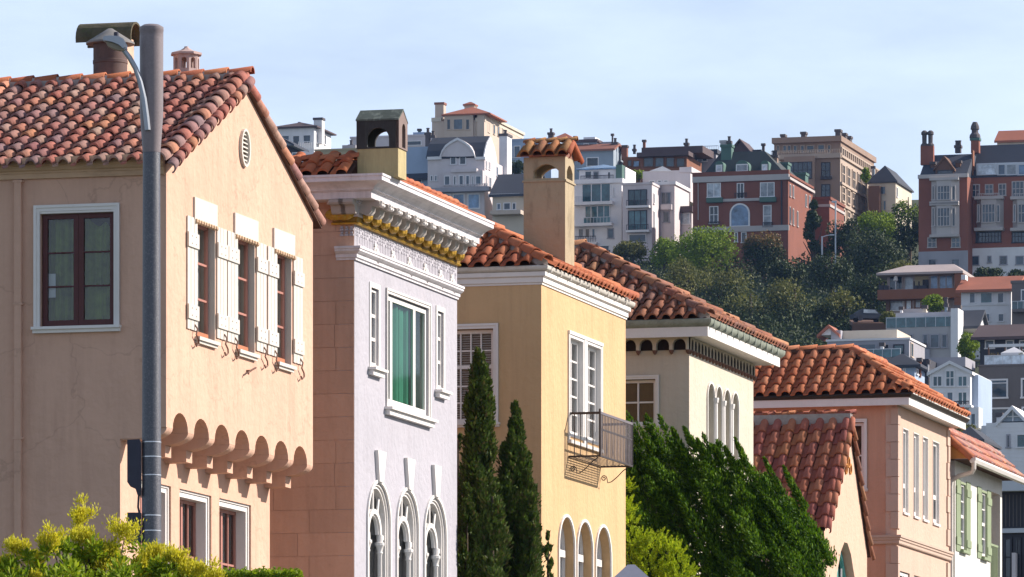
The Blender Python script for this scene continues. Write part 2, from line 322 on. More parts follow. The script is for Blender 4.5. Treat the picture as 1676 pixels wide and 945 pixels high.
def arch(a0, a1, b0, b1, n=14):
    """outline of a round headed opening whose crown is at b1"""
    r = (a1 - a0) / 2; c = (a0 + a1) / 2
    return [(a0, b0), (a1, b0)] + [(c + r * math.cos(math.pi * k / n), b1 - r + r * math.sin(math.pi * k / n)) for k in range(n + 1)]
def rect(a0, a1, b0, b1): return [(a0, b0), (a1, b0), (a1, b1), (a0, b1)]
def archring(mb, pl, a0, a1, b0, b1, t, w0, w1, n=14):
    """solid round headed frame of width t around the opening, open at the bottom"""
    r = (a1 - a0) / 2; c = (a0 + a1) / 2; cb = b1 - r
    pi_ = [(a0, b0)] + [(c - r * math.cos(math.pi * k / n), cb + r * math.sin(math.pi * k / n)) for k in range(n + 1)] + [(a1, b0)]
    R_ = r + t
    po = [(a0 - t, b0)] + [(c - R_ * math.cos(math.pi * k / n), cb + R_ * math.sin(math.pi * k / n)) for k in range(n + 1)] + [(a1 + t, b0)]
    for k in range(len(pi_) - 1):
        (p, q), (p2, q2), (P, Q), (P2, Q2) = pi_[k], pi_[k + 1], po[k], po[k + 1]
        mb.hexa([pl.pt(p, q, w0), pl.pt(p2, q2, w0), pl.pt(p2, q2, w1), pl.pt(p, q, w1), pl.pt(P, Q, w0), pl.pt(P2, Q2, w0), pl.pt(P2, Q2, w1), pl.pt(P, Q, w1)])
    return mb

def window(pl, par, a0, a1, b0, b1, w=.1, fr=.055, nx=2, nz=3, m='white_paint', g='glass', bar=.022, mid=None, midx=None, name='window', dep=.05, panes=True, label=None):
    """sash with its own frame, glazing bars and one pane per light; mid / midx = wider rail / post positions as fractions"""
    mb = MB()
    mb.bar(pl, a0, a0 + fr, b0, b1, w, w + dep); mb.bar(pl, a1 - fr, a1, b0, b1, w, w + dep)
    mb.bar(pl, a0 + fr, a1 - fr, b0, b0 + fr * 1.2, w + .002, w + dep); mb.bar(pl, a0 + fr, a1 - fr, b1 - fr, b1, w + .002, w + dep)
    ia0, ia1, ib0, ib1 = a0 + fr, a1 - fr, b0 + fr * 1.2, b1 - fr
    xs = [ia0 + (ia1 - ia0) * k / nx for k in range(nx + 1)] if not isinstance(nx, list) else [ia0 + (ia1 - ia0) * k for k in nx]
    zs = [ib0 + (ib1 - ib0) * k / nz for k in range(nz + 1)] if not isinstance(nz, list) else [ib0 + (ib1 - ib0) * k for k in nz]
    for k, x in enumerate(xs[1:-1]):
        t = bar * (2.6 if midx and k + 1 in midx else 1); mb.bar(pl, x - t / 2, x + t / 2, ib0 - .001, ib1 + .001, w + .006, w + dep - .006)
    for k, z in enumerate(zs[1:-1]):
        t = bar * (2.4 if mid and k + 1 in mid else 1); mb.bar(pl, ia0 - .001, ia1 + .001, z - t / 2, z + t / 2, w + .009, w + dep - .009)
    o = mb.build(name, m, par)
    if label: o['label'] = label
    if panes:
        for i in range(len(xs) - 1):
            for j in range(len(zs) - 1): MB().quad(pl, xs[i], xs[i + 1], zs[j], zs[j + 1], w + dep * .55).build('pane', g, o, recalc=False)
    else: MB().quad(pl, ia0, ia1, ib0, ib1, w + dep * .55).build('pane', g, o, recalc=False)
    return o
def casing(pl, o, a0, a1, b0, b1, t=.08, pr=.03, m='white_paint', sill=True, so=.05, sp=.09, steps=True, st=.08, back=.004):
    """moulded trim round an opening, standing proud of the wall, with a sill"""
    mb = MB()
    for q, (tt, pp) in enumerate(((t, pr), (t * .45, pr + .016)) if steps else ((t, pr),)):
        i = 0 if q == 0 else t - tt
        mb.bar(pl, a0 - tt - i, a0 - i, b0, b1 + i, -pp, back); mb.bar(pl, a1 + i, a1 + tt + i, b0, b1 + i, -pp, back)
        mb.bar(pl, a0 - tt - i, a1 + tt + i, b1 + i, b1 + tt + i, -pp - .001, back)
    mb.build('casing', m, o)
    if sill:
        s = MB().bar(pl, a0 - t - so, a1 + t + so, b0 - st * .45, b0, -sp, back); s.bar(pl, a0 - t - so * .5, a1 + t + so * .5, b0 - st, b0 - st * .45, -sp * .6, back)
        s.build('sill', m, o)

# roofing
def tile_mesh(w, L, hc, wc=.64, lift=.045, th=.022, name='roof_tile'):
    """one clay tile: a rounded cover and the pan beside it, lower end raised on the tile below"""
    prof = []
    for k in range(7):
        t = math.pi * k / 6; prof.append((-w / 2 + wc * w / 2 * (1 - math.cos(t)), hc * math.sin(t)))
    for k in (1, 2, 3):
        t = math.pi * k / 4; prof.append((-w / 2 + wc * w + (1 - wc) * w * (k / 3), -.018 * math.sin(t)))
    mb = MB(); n = len(prof)
    mb.v = [(p * .96, 0, q * .86) for p, q in prof] + [(p, L, q + lift) for p, q in prof] + [(p, L, q * .9 + lift - th) for p, q in prof]
    for k in range(n - 1):
        mb.f += [(k, n + k, n + k + 1, k + 1), (n + k, 2 * n + k, 2 * n + k + 1, n + k + 1)]
    me = mb.mesh(name, recalc=False); me.polygons.foreach_set('use_smooth', [i % 2 == 0 for i in range(len(me.polygons))])
    return me
def cap_mesh(L, r, name='ridge_tile', lift=.02, th=.02, n=8, tap=.88):
    mb = MB(); m = n + 1; c = [(math.cos(math.pi * k / n), math.sin(math.pi * k / n)) for k in range(m)]
    mb.v = [(x * r * tap, 0, z * r * tap - .01) for x, z in c] + [(x * r, L, z * r + lift) for x, z in c] + [(x * (r - th), L, z * (r - th) + lift) for x, z in c]
    for k in range(n): mb.f += [(k, m + k, m + k + 1, k + 1), (m + k, 2 * m + k, 2 * m + k + 1, m + k + 1)]
    me = mb.mesh(name, recalc=False); me.polygons.foreach_set('use_smooth', [i % 2 == 0 for i in range(len(me.polygons))]); return me
def frame(ex, ed, p):
    ex, ed = Vector(ex).normalized(), Vector(ed).normalized(); n = ex.cross(ed)
    if n.z < 0: ex = -ex; n = -n
    m = Matrix((ex, ed, n)).transposed().to_4x4(); m.translation = p; return m
def tiles(roof, me, O, ex, ed, wid, slope, w, ex_len, L, m, inside=None, joined=False, name='roof_tile', skip=None, jit=.012):
    """lay tiles in courses up from the eave corner O along ex; ed points down the slope"""
    O, ex, ed = Vector(O), Vector(ex).normalized(), Vector(ed).normalized()
    if not me.materials: me.materials.append(M[m])
    nc, nr = int(round(wid / w)), int(math.ceil(slope / ex_len - .15)); mb = MB(); rr = random.Random(nc * 100 + nr)
    for j in range(nr):
        for i in range(nc):
            a, b = (i + .5) * w, (j + .5) * ex_len
            if inside and not inside(a, b): continue
            p = O + ex * (a + rr.uniform(-jit, jit)) - ed * (j * ex_len + L - .07 + rr.uniform(-jit, jit))
            mt = frame(ex + ed * rr.uniform(-.03, .03), ed + ex * rr.uniform(-.012, .012), p)
            if joined: mb.add(me, mt)
            else: obj(name, me, None, roof, mt)
    if joined and mb.v:
        o = mb.build('tile_field', m, roof, recalc=False, kind='stuff'); o.data.polygons.foreach_set('use_smooth', [True] * len(o.data.polygons)); o.data.set_sharp_from_angle(angle=R(40))
def caps(roof, p0, p1, L, r, m, name='ridge_tile', me=None, up=(0, 0, 1), mortar=None):
    p0, p1 = Vector(p0), Vector(p1); d = (p1 - p0); n = max(1, int(round(d.length / L))); d.normalize()
    me = me or cap_mesh(d and (p1 - p0).length / n + .05, r, name)
    if not me.materials: me.materials.append(M[m])
    ex = d.cross(Vector(up)).normalized()
    for k in range(n):
        p = p0 + (p1 - p0) * (k / n) + Vector((random.uniform(-.008, .008), 0, random.uniform(-.008, .008)))
        obj(name, me, None, roof, frame(ex, d, p))
    if mortar:
        mb = MB()
        for k in range(1, n): 
            q = p0 + (p1 - p0) * (k / n); mb.tube([q + d * .02 - Vector((0, 0, .03)), q + d * .085 - Vector((0, 0, .03))], r * 1.12, 10)
        mb.build('mortar', mortar, roof)

# foliage
def leaf_obj(name, C, Dr, ln, wd, m, par, nrm=None, stray=.45, **tags):
    """many small bent leaf blades: C centres (n,3), Dr blade directions (n,3), ln/wd lengths and widths"""
    n = len(C); Dr = Dr / (np.linalg.norm(Dr, axis=1, keepdims=True) + 1e-9)
    r = RNG.normal(size=(n, 3))
    if nrm is not None: r = nrm + r * stray                 # blades lie roughly square to the tuft's surface
    sx = np.cross(Dr, r); sx /= (np.linalg.norm(sx, axis=1, keepdims=True) + 1e-9)
    ln = np.broadcast_to(np.asarray(ln, float), (n,))[:, None]; wd = np.broadcast_to(np.asarray(wd, float), (n,))[:, None]
    V = np.empty((n, 4, 3)); V[:, 0] = C - Dr * ln * .5; V[:, 1] = C + sx * wd * .5 + Dr * ln * .05; V[:, 2] = C + Dr * ln * .5; V[:, 3] = C - sx * wd * .5 + Dr * ln * .05
    me = bpy.data.meshes.new(name); me.vertices.add(n * 4); me.vertices.foreach_set('co', V.reshape(-1))
    me.loops.add(n * 4); me.loops.foreach_set('vertex_index', np.arange(n * 4, dtype=np.int32))
    me.polygons.add(n); me.polygons.foreach_set('loop_start', np.arange(0, n * 4, 4, dtype=np.int32)); me.update(calc_edges=True)
    return obj(name, me, m, par, **tags)
def at(u, v, d): return np.array([(u - U0) / F * d, d, CZ + (VH - v) / F * d])
def ground_z(x, y):
    return float(np.interp(y, [-200, 250, 400, 500, 580, 640, 700, 800, 860, 950, 1100, 1500], [0, 0, 18, 37, 49, 61, 71, 88, 99, 119, 134, 140]))
def sph(n):
    d = RNG.normal(size=(n, 3)); return d / np.linalg.norm(d, axis=1, keepdims=True)
def far_tree(name, label, u, v0, v1, wpx, d, m, cat='tree', n=1500, leaf=.42, group='trees on the far hillside', lumps=16, seed=0, cone=False, m2=None):
    """trunk with limbs and a lumpy crown of leaf blades; (u, v0) crown top, v1 crown bottom, wpx crown width in photo pixels"""
    rg = np.random.default_rng(seed + int(u * 7 + v0)); px = d / F
    zt, zb = CZ + (VH - v0) * px, CZ + (VH - v1) * px; x = (u - U0) * px; rx = wpx * px / 2; rz = (zt - zb) / 2; cz = (zt + zb) / 2
    gz = min(ground_z(x, d), zb - .6)
    e = thing(name, label, cat, (x, d, gz), 0, group)
    tr = MB(); hgt = cz - gz; r0 = max(.12, rx * .09)
    tr.tube([(0, 0, -.5), (.03 * hgt, 0, hgt * .5), (0, .02, hgt), (.05, 0, hgt + rz * .6)], [r0 * 1.3, r0, r0 * .75, r0 * .2], 7)
    for k in range(6):
        t = rg.uniform(0, 6.28); q = rg.uniform(.55, .9); tr.tube([(0, 0, hgt * q), (rx * .5 * math.cos(t), rx * .5 * math.sin(t), hgt + rz * rg.uniform(-.3, .4))], [r0 * .5, r0 * .15], 5)
    tr.build('trunk', 'bark', e); n *= 2; leaf *= .72
    P, D, Q = [], [], []
    for k in range(lumps):
        dd = rg.normal(size=3); dd /= np.linalg.norm(dd)
        if cone:
            h = rg.uniform(-1, 1) ; rad = (1 - h) / 2 * .95 + .05; c = np.array([dd[0] * rad * rx * .75, dd[1] * rad * rx * .75, h * rz]); lr = np.array([rx * .42, rx * .42, rz * .22]) * (rad * .7 + .3)
        else:
            c = dd * np.array([rx * .62, rx * .62, rz * .6]) * rg.uniform(.6, 1.08); lr = np.array([rx * .44, rx * .44, min(rz * .5, rx * .45)]) * rg.uniform(.65, 1.2)
        q = sph(n // lumps); P.append(c + q * lr * rg.uniform(.55, 1.06, (len(q), 1))); D.append(rg.normal(size=q.shape)); Q.append(q)
    P = np.concatenate(P) + np.array([0, 0, hgt]); D = np.concatenate(D); Q = np.concatenate(Q)
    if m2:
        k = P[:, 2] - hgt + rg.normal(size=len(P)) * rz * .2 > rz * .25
        leaf_obj('crown', P[~k], D[~k], leaf * rg.uniform(.6, 1.3, (~k).sum()), leaf * .6, m, e, Q[~k]); leaf_obj('crown_top', P[k], D[k], leaf * rg.uniform(.6, 1.3, k.sum()), leaf * .6, m2, e, Q[k], kind='stuff')  # pale olive tops paint sunlight into the leaf colour of dark crowns
    else: leaf_obj('crown', P, D, leaf * rg.uniform(.6, 1.3, len(P)), leaf * .6, m, e, Q)
    return e

class Pg:
    """free plane: origin, across, up, inward"""
    def __init__(s, o, ea, eb, ew): s.p, s.ea, s.eb, s.ew = Vector(o), Vector(ea), Vector(eb), Vector(ew)
    def pt(s, a, b, w=0.): return s.p + s.ea * a + s.eb * b + s.ew * w

# ---------------------------------------------------------------- the setting
gx = np.concatenate([np.linspace(-420, 420, 43)]); gy = np.concatenate([np.arange(-60, 240, 60), np.arange(240, 1240, 20)])
gb = MB(); hx = np.random.default_rng(3)
for j, y in enumerate(gy):
    for x in gx:
        gb.v.append((x, y, ground_z(x, y) + (0 if y < 250 else hx.uniform(-.7, .3))))
nx_ = len(gx)
for j in range(len(gy) - 1):
    for i in range(nx_ - 1): gb.f.append((j * nx_ + i, j * nx_ + i + 1, (j + 1) * nx_ + i + 1, (j + 1) * nx_ + i))
gb.build('ground', 'ground', kind='structure')
def strip(name, x0, x1, m, z):
    """a band of street in front of the houses, laid in house 1's frame"""
    o = Vector(((272 - U0) / F * 83, 83, 0)); rm = Matrix.Rotation(-A, 3, 'Z')
    MB().poly([o + rm @ Vector((x, y, z)) for x, y in ((x0, -90), (x1, -90), (x1, 120), (x0, 120))]).build(name, m, kind='structure')
strip('road', 7.5, 18, 'asphalt', .004)
mat('paving', (.3, .29, .27), .9, .1, 2)
o_ = Vector(((272 - U0) / F * 83, 83, 0)); rm_ = Matrix.Rotation(-A, 3, 'Z'); pv = MB().box(4.5, 7.5, -90, 120, 0.001, .13)
pv.v = [tuple(o_ + rm_ @ Vector(p)) for p in pv.v]; pv.build('pavement', 'paving', kind='structure')

def shell(h, dep, L, z, m, x0=0., roof=True):
    """the walls of a house that face away: back wall, far wall, and the dark rooms inside"""
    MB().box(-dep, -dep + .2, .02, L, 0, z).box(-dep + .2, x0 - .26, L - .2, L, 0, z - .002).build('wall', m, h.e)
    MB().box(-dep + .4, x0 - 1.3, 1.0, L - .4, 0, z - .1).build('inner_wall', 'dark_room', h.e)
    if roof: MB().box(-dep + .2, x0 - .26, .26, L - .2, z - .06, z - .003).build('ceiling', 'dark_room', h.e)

# ---------------------------------------------------------------- house 1: peach stucco with jettied gable
ROW = 'houses in the row along the street'
h = H('peach_house', 'peach stucco house nearest on the left, with jettied gable, white shutters and clay tile roof', 'house', 272, 83., group=ROW)
f, s = h.F(0), h.S(0); hd = 9.
yr, zr = f(400, 130); L1 = f(512, 372)[0]; ye, ze = f(263, 268); pit = (zr - ze) / (yr - ye); ex_, ez_ = f(521, 364); pit2 = (zr - ez_) / (ex_ - yr)
za = (f(295.3, 680)[1] + f(491.6, 727)[1]) / 2; ya = [f(295.3, 680)[0] + (f(491.6, 727)[0] - f(295.3, 680)[0]) * k / 6 for k in range(7)]
per = ya[1] - ya[0]; ar = per * .36; zs = za - ar * .72; jx = -.66; zj = s(195, 737)[1]
def roofz(y): return (zr - pit * (yr - y) if y < yr else zr - pit2 * (y - yr)) - .085
# facade slab with the scalloped lower edge
low = [(0, zs)]
for c in ya:
    y0, y1 = c - ar, c + ar
    low += [(y0, zs)] + [(c - ar * math.cos(math.pi * k / 10), za - ar * .72 + ar * .72 * math.sin(math.pi * k / 10)) for k in range(1, 10)] + [(y1, zs)]
low += [(L1, zs)]
UW = []
zt_, zb_ = f(318, 360)[1], f(321, 551)[1]
for (u0, u1), (hu0, hu1), (l0, l1), (r0, r1) in (((321, 351), (316, 353), (304, 322), (352.5, 370)), ((387.5, 416), (382, 420), (370, 388), (417.5, 435)), ((452, 476), (446, 480), (436, 452.5), (478, 494.5))):
    UW.append([f(u, 450)[0] for u in (u0, u1, hu0, hu1, l0, l1, r0, r1)])
vy, vz0 = f(398.5, 211); vz1 = f(398.5, 274)[1]; vr = (f(406, 240)[0] - f(391, 240)[0]) / 2; vc = (vz0 + vz1) / 2; vh = (vz0 - vz1) / 2
oval = [(vy + vr * math.cos(2 * math.pi * k / 20), vc + vh * math.sin(2 * math.pi * k / 20)) for k in range(20)]
holes = [rect(q[0], q[1], zb_, zt_) for q in UW] + [[(vy + (a - vy) * .8, vc + (b - vc) * .88) for a, b in oval]]
MB().slab(f, low + [(L1, roofz(L1)), (yr, roofz(yr)), (0, roofz(0))], 0, .26, holes).build('gable_wall', 'peach_stucco', h.e)
MB().slab(s, [(-hd, 0), (jx - .001, 0), (jx - .001, zs - .145), (-.262, zs - .145), (-.262, roofz(0)), (-hd, roofz(0))], .003, .25,
          [rect(*s.box(66, 347, 187, 536))]).build('wall', 'peach_stucco', h.e)
MB().box(jx - .3, -.262, .25, L1, za + .02, za + .16).build('soffit', 'peach_stucco', h.e)
fl = h.F(jx); lw = []
ztl = (fl(294, 799)[1] + fl(359, 816)[1]) / 2
for u0, u1 in ((229, 280), (294, 346), (359, 411)): lw.append((fl(u0, 800)[0], fl(u1, 800)[0]))
zbl = ztl - 1.75
MB().slab(fl, rect(.004, L1 - .004, 0, za + .018), 0, .25, [rect(a, b, zbl, ztl) for a, b in lw]).build('wall', 'peach_stucco', h.e)
MB().box(-hd, -hd + .2, .02, L1, 0, roofz(0)).box(-hd + .2, jx - .26, L1 - .25, L1, 0, roofz(L1)).build('wall', 'peach_stucco', h.e)
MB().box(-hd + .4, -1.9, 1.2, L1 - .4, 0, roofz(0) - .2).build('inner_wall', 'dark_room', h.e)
# corbels and beam ends
for k in range(8):
    y0 = (ya[k - 1] + ar) if k else 0.02; y1 = (ya[k] - ar) if k < 7 else L1
    prof = [(jx, zs - .002)] + [(-.36 + .36 * math.cos(t * math.pi / 16), zs - .002 - .16 * math.sin(t * math.pi / 16)) for t in range(9)] + [(jx, zs - .162)]
    c = MB().extr(prof, (0, y0 + .003, 0), (1, 0, 0), (0, 0, 1), (0, 1, 0), y1 - y0 - .006).build('corbel', 'peach_stucco', h.e, smooth=True)
    if k: MB().box(jx - .01, -.33, y0 - .0, min(y1 + .0, L1 - .02), zs - .32, zs - .163).build('beam_end', 'peach_stucco', h.e)
# upper windows, shutters, hooks
for q in UW:
    a0, a1, g0, g1, l0, l1, r0, r1 = q
    wd = window(f, h.e, a0 + .01, a1 - .01, zb_, zt_, .085, .05, 1, 3, 'sash_pink', 'glass', .03)
    MB().bar(f, a1 - .012, a1 + .0, zb_, zt_, -.01, .1).bar(f, a0 - .0, a0 + .012, zb_, zt_, -.01, .1).build('jamb', 'jamb_paint', wd)
    MB().bar(f, a0 + .06, a1 - .06, zb_ + .01, zb_ + .1, .07, .084).build('bottom_rail', 'sash_orange', wd)
    MB().bar(f, a0 + .06, a1 - .06, zb_ + .06, zt_ - .06, .2, .21).build('curtain_or_backdrop', 'net_curtain', wd)
    sl_ = MB().bar(f, a0 - .06, a1 + .05, zb_ - .05, zb_ - .001, -.075, .1).bar(f, a0 - .03, a1 + .02, zb_ - .09, zb_ - .05, -.045, .003); sl_.build('sill', 'white_wood', wd)
    MB().bar(f, g0, g1, zt_ + .005, zt_ + .31, -.03, .003).build('lintel_board', 'white_wood', h.e)
    fr_ = MB()
    for k in range(9):
        y = g0 + .06 + (g1 - g0 - .12) * k / 8; fr_.lathe([(.01, 0), (.028, .02), (.026, .05), (.01, .07)], (.035, y, zt_ - .055), 6)
    fr_.build('fringe', 'tan_wood', h.e, kind='stuff')
    MB().bar(f, a1 - .011, a1 - .002, zb_ + .002, zt_ - .002, .002, .2).build('reveal', 'jamb_paint', wd)
    for (p0, p1) in ((l0 + .015, l1 - .02), (r0 + .02, r1 - .025)):
        zz0, zz1 = zb_ + .07, zt_ + .02
        sh = MB().bar(f, p0 + .01, p1 - .01, zz0 + .01, zz1 - .01, -.01, -.004).build('shutter', 'white_wood', h.e)
        for k in range(3):
            w_ = (p1 - p0) / 3; MB().bar(f, p0 + k * w_ + .008, p0 + (k + 1) * w_ - .008, zz0, zz1, -.022, -.0105).build('plank', 'white_wood', sh)
        for z0 in (zz0 + .14, zz1 - .42):
            MB().bar(f, p0 - .01, p1 + .006, z0, z0 + .2, -.045, -.023).build('batten', 'white_wood', sh)
            nl = MB()
            for yy in (.3, .7): 
                for z_ in (.05, .15): nl.bar(f, p0 + (p1 - p0) * yy - .008, p0 + (p1 - p0) * yy + .008, z0 + z_ - .008, z0 + z_ + .008, -.049, -.044)
            nl.build('nail', 'rust_iron', sh)
        yc, pz = (p0 + p1) / 2 + .1, zz0 - .02
        pts = [(.02, yc, pz + .1), (.06, yc, pz + .04), (.05, yc - .03, pz - .04), (.05, yc + .08, pz - .10), (.05, yc + .09, pz - .16), (.05, yc - .02, pz - .2), (.05, yc - .06, pz - .16)]
        MB().tube(pts, .012, 5).build('shutter_hook', 'rust_iron', h.e)
y, z = f(399, 606); y2 = f(410, 601)[0]
MB().tube([(0, y + .12, z), (.07, y + .12, z), (.07, y, z - .03), (.08, y - .03, z - .06)], .014, 5).tube([(.07, y + .1, z), (.08, y2 - .05, z + .05), (.08, y2, z + .06)], .014, 5).build('wall_hook', 'rust_iron', h.e)
# gable vent
v_ = MB(); v_.slab(f, oval, -.045, .03, [[(vy + (a - vy) * .78, vc + (b - vc) * .87) for a, b in oval]]); ve = v_.build('gable_vent', 'white_wood', h.e)
for k in range(8):
    z = vc - vh * .78 + vh * 1.56 * k / 7; hw = vr * .8 * math.sqrt(max(.05, 1 - ((z - vc) / vh) ** 2))
    MB().hexa([f.pt(vy - hw, z - .03, -.02), f.pt(vy + hw, z - .03, -.02), f.pt(vy + hw, z + .01, .05), f.pt(vy - hw, z + .01, .05), f.pt(vy - hw, z - .012, -.02), f.pt(vy + hw, z - .012, -.02), f.pt(vy + hw, z + .028, .05), f.pt(vy - hw, z + .028, .05)]).build('slat', 'white_wood', ve)
# lower windows: white box frame, pink casements
for a, b in lw:
    wd = window(fl, h.e, a + .1, b - .1, zbl + .06, ztl - .1, .2, .05, 4, 2, 'sash_pink', 'glass', .03, midx=[2])
    k = MB(); k.bar(fl, a + .002, a + .1, zbl, ztl - .002, .05, .26).bar(fl, b - .1, b - .002, zbl, ztl - .002, .05, .26).bar(fl, a + .1, b - .1, ztl - .1, ztl - .002, .051, .26).bar(fl, a + .1, b - .1, zbl, zbl + .06, .051, .26)
    k.bar(fl, a + .002, a + .045, zbl, ztl - .03, .03, .05).bar(fl, b - .045, b - .002, zbl, ztl - .03, .03, .05).bar(fl, a + .002, b - .002, ztl - .03, ztl - .002, .03, .05); k.build('window_frame', 'white_paint', wd)
    MB().bar(fl, a + .2, b - .2, zbl + .06, ztl - .1, .34, .35).build('curtain_or_backdrop', 'dark_room', wd)  # no cloth here: near-black sheet stands in for the unlit room
# side window
a0, a1, b0, b1 = s.box(66, 347, 187, 536); am = (a0 + a1) / 2
g_ = []
for (p0, p1) in ((a0 + .012, am - .002), (am + .002, a1 - .012)):
    wd = window(s, h.e, p0, p1, b0 + .01, b1 - .03, .06, .07, 1, 3, 'maroon', 'glass', .022); g_.append(wd)
casing(s, g_[0], a0, a1, b0, b1, .085, .03, 'white_paint', True, .02, .1, st=.085, back=.0025)
MB().bar(s, a0 + .002, a1 - .002, b1 - .03, b1 - .001, -.02, .1).build('jamb', 'white_paint', g_[0])
cu = MB(); n = 60
for k in range(n):
    x0, x1 = a0 + (a1 - a0) * k / n, a0 + (a1 - a0) * (k + 1) / n; d0, d1 = [.21 + .012 * math.sin(kk * 1.3) + .05 * math.sin(kk * .31 + 1) for kk in (k, k + 1)]
    t0, t1 = [b1 - .05 - .5 * max(0, (kk / n - .5)) * (1 + .4 * math.sin(kk * .35)) for kk in (k, k + 1)]
    cu.poly([s.pt(x0, b0 - .1, d0), s.pt(x1, b0 - .1, d1), s.pt(x1, t1, d1 + .02), s.pt(x0, t0, d0 + .02)])
cu.build('curtain_or_backdrop', 'reflected_green', h.e, smooth=True, recalc=False)  # no cloth here: green sheet painted as the trees this window reflects
pa = s.box(73, 447, 86, 486); MB().bar(s, *pa, .125, .13).build('paper_notice', 'paper', h.e)
# side cornice and downpipe
z0, z1 = s(100, 292)[1], s(100, 265)[1]; q = z1 - z0
MB().extr([(0.003, z0), (-.05, z0), (-.05, z0 + q * .3), (-.065, z0 + q * .32), (-.065, z0 + q * .42), (-.1, z0 + q * .5), (-.12, z0 + q * .72), (-.16, z0 + q * .76), (-.16, z1 + .05), (.003, z1 + .05)], (-hd, 0, 0), (0, 1, 0), (0, 0, 1), (1, 0, 0), hd - .02).build('cornice', 'tan_wood', h.e)
p0, p1 = s(26, 500)[0], s(37, 500)[0]
d_ = MB().bar(s, p0, p1, 0, z0 - .01, -.075, -.004)
for v in (300, 500, 720): d_.bar(s, p0 - .02, p1 + .02, s(30, v)[1], s(30, v)[1] + .03, -.08, .003)
d_.build('downpipe', 'peach_stucco', h.e)
# roof
ln1 = math.hypot(yr - ye, zr - ze); ln2 = math.hypot(ex_ - yr, zr - ez_); rx = .05
rf = MB().slab(Pg((-hd, ye + .03, ze - .05), (1, 0, 0), Vector((0, yr - ye, zr - ze)) / ln1, Vector((0, zr - ze, ye - yr)) / ln1), rect(0, hd + rx - .06, (-.02 - ye) / (yr - ye) * ln1, ln1), 0, .06)
rf.slab(Pg((-hd, ex_, ez_ - .045), (1, 0, 0), Vector((0, yr - ex_, zr - ez_)) / ln2, Vector((0, -(zr - ez_), -(ex_ - yr))) / ln2), rect(0, hd + rx + .01, 0, ln2), 0, .06)
roof = rf.build('roof', 'tile_bed', h.e)
tw = .242; tme = tile_mesh(tw, .43, .1, .64, .055, .026)
ed = Vector((0, -(yr - ye), -(zr - ze))).normalized()
tiles(roof, tme, (rx - .12, ye, ze + .01), (-1, 0, 0), ed, 3.4, ln1, tw, .328, .43, 'tile_old')
tiles(roof, tme, (rx - .12 - 14 * tw, ye, ze + .01), (-1, 0, 0), ed, hd - 3.6, ln1, tw, .328, .43, 'tile_old', joined=True)
ed2 = Vector((0, ex_ - yr, -(zr - ez_))).normalized()
tiles(roof, tme, (rx - .12, ex_, ez_ + .01), (-1, 0, 0), ed2, hd - .3, ln2, tw, .328, .43, 'tile_old', joined=True)
rk = cap_mesh(.40, .115, 'rake_tile', .04, .024); rk2 = cap_mesh(.40, .085, 'rake_tile', .04, .024); rk3 = cap_mesh(.46, .08, 'rake_tile', .012, .02, tap=.95)
caps(roof, (rx - .06, yr, zr + .05), (rx - .06, ye, ze + .05), .328, .115, 'tile_old', 'rake_tile', rk, up=(.15, 0, 1))
caps(roof, (rx + .05, yr, zr - .03), (rx + .05, ye + .04, ze - .04), .328, .09, 'tile_old', 'rake_tile', rk2, up=(1, 0, .35))
caps(roof, (rx - .02, yr, zr - .03), (rx - .02, ex_ - .02, ez_ + .0), .42, .08, 'tile_old', 'rake_tile', rk3, up=(1, 0, .45))
caps(roof, (-hd, yr, zr + .06), (rx + .02, yr, zr + .06), .37, .1, 'tile_red', 'ridge_tile', mortar='mortar')
MB().box(-hd, rx - .1, yr - .12, yr + .12, zr - .1, zr + .07).build('ridge_bed', 'mortar', roof)
# chimneys on the far slope
p = h.S(yr + 1.1); c0, _ = p(154, 100); zf = p(180, 127)[1] - .3; zt = p(180, 62)[1]; cx = (p(150, 90)[0] + p(212, 90)[0]) / 2
ch = MB().box(cx - .14, p(212, 90)[0], yr + .9, yr + 1.3, zf - .6, zt - .02).build('chimney', 'gable_stucco', h.e)
x0, x1 = p(134, 50)[0], p(224, 50)[0]; zc = p(180, 66)[1]; rb = p(180, 38)[1] - zc
bc = MB(); ns = 12; th = .03
for k in range(ns):
    t0, t1 = math.pi * (-.08 + 1.16 * k / ns), math.pi * (-.08 + 1.16 * (k + 1) / ns); P_ = []
    for r_ in (rb, rb - th):
        for x in (x0, x1): P_ += [(x, yr + 1.1 + r_ * math.cos(t0) * 1.15, zc + r_ * math.sin(t0)), (x, yr + 1.1 + r_ * math.cos(t1) * 1.15, zc + r_ * math.sin(t1))]
    bc.hexa([P_[0], P_[2], P_[3], P_[1], P_[4], P_[6], P_[7], P_[5]])
bc.build('chimney_cap', 'mossy_tile', ch, smooth=True)
pq = h.S(yr + .45); cx, zt = pq(180.5, 68); zt0 = pq(180, 127)[1]; r_ = (pq(207, 90)[0] - pq(154, 90)[0]) / 2
fl_ = MB().lathe([(r_, zt0 - zt - .6), (r_, -.33), (r_ * 1.03, -.32), (r_ * 1.03, -.28), (r_, -.27), (r_, 0)], (cx, yr + .45, zt), 28).build('flue', 'flue_brown', h.e, smooth=True)
rc = r_ * 1.43; zh = pq(180, 47)[1] - zt
MB().lathe([(rc, -.045), (rc, -.02), (r_ * .7, zh * .5), (.03, zh), (.0, zh)], (cx, yr + .45, zt), 28).build('rain_cap', 'flue_cap', fl_, smooth=True)
pq = h.S(yr + 1.6); cx, zb0 = pq(305, 119); zt0 = pq(305, 91)[1]; zpk = pq(305, 76.5)[1]; r_ = (pq(325.5, 100)[0] - pq(284, 100)[0]) / 2
cp = MB(); cy = yr + 1.6; hh = zt0 - zb0
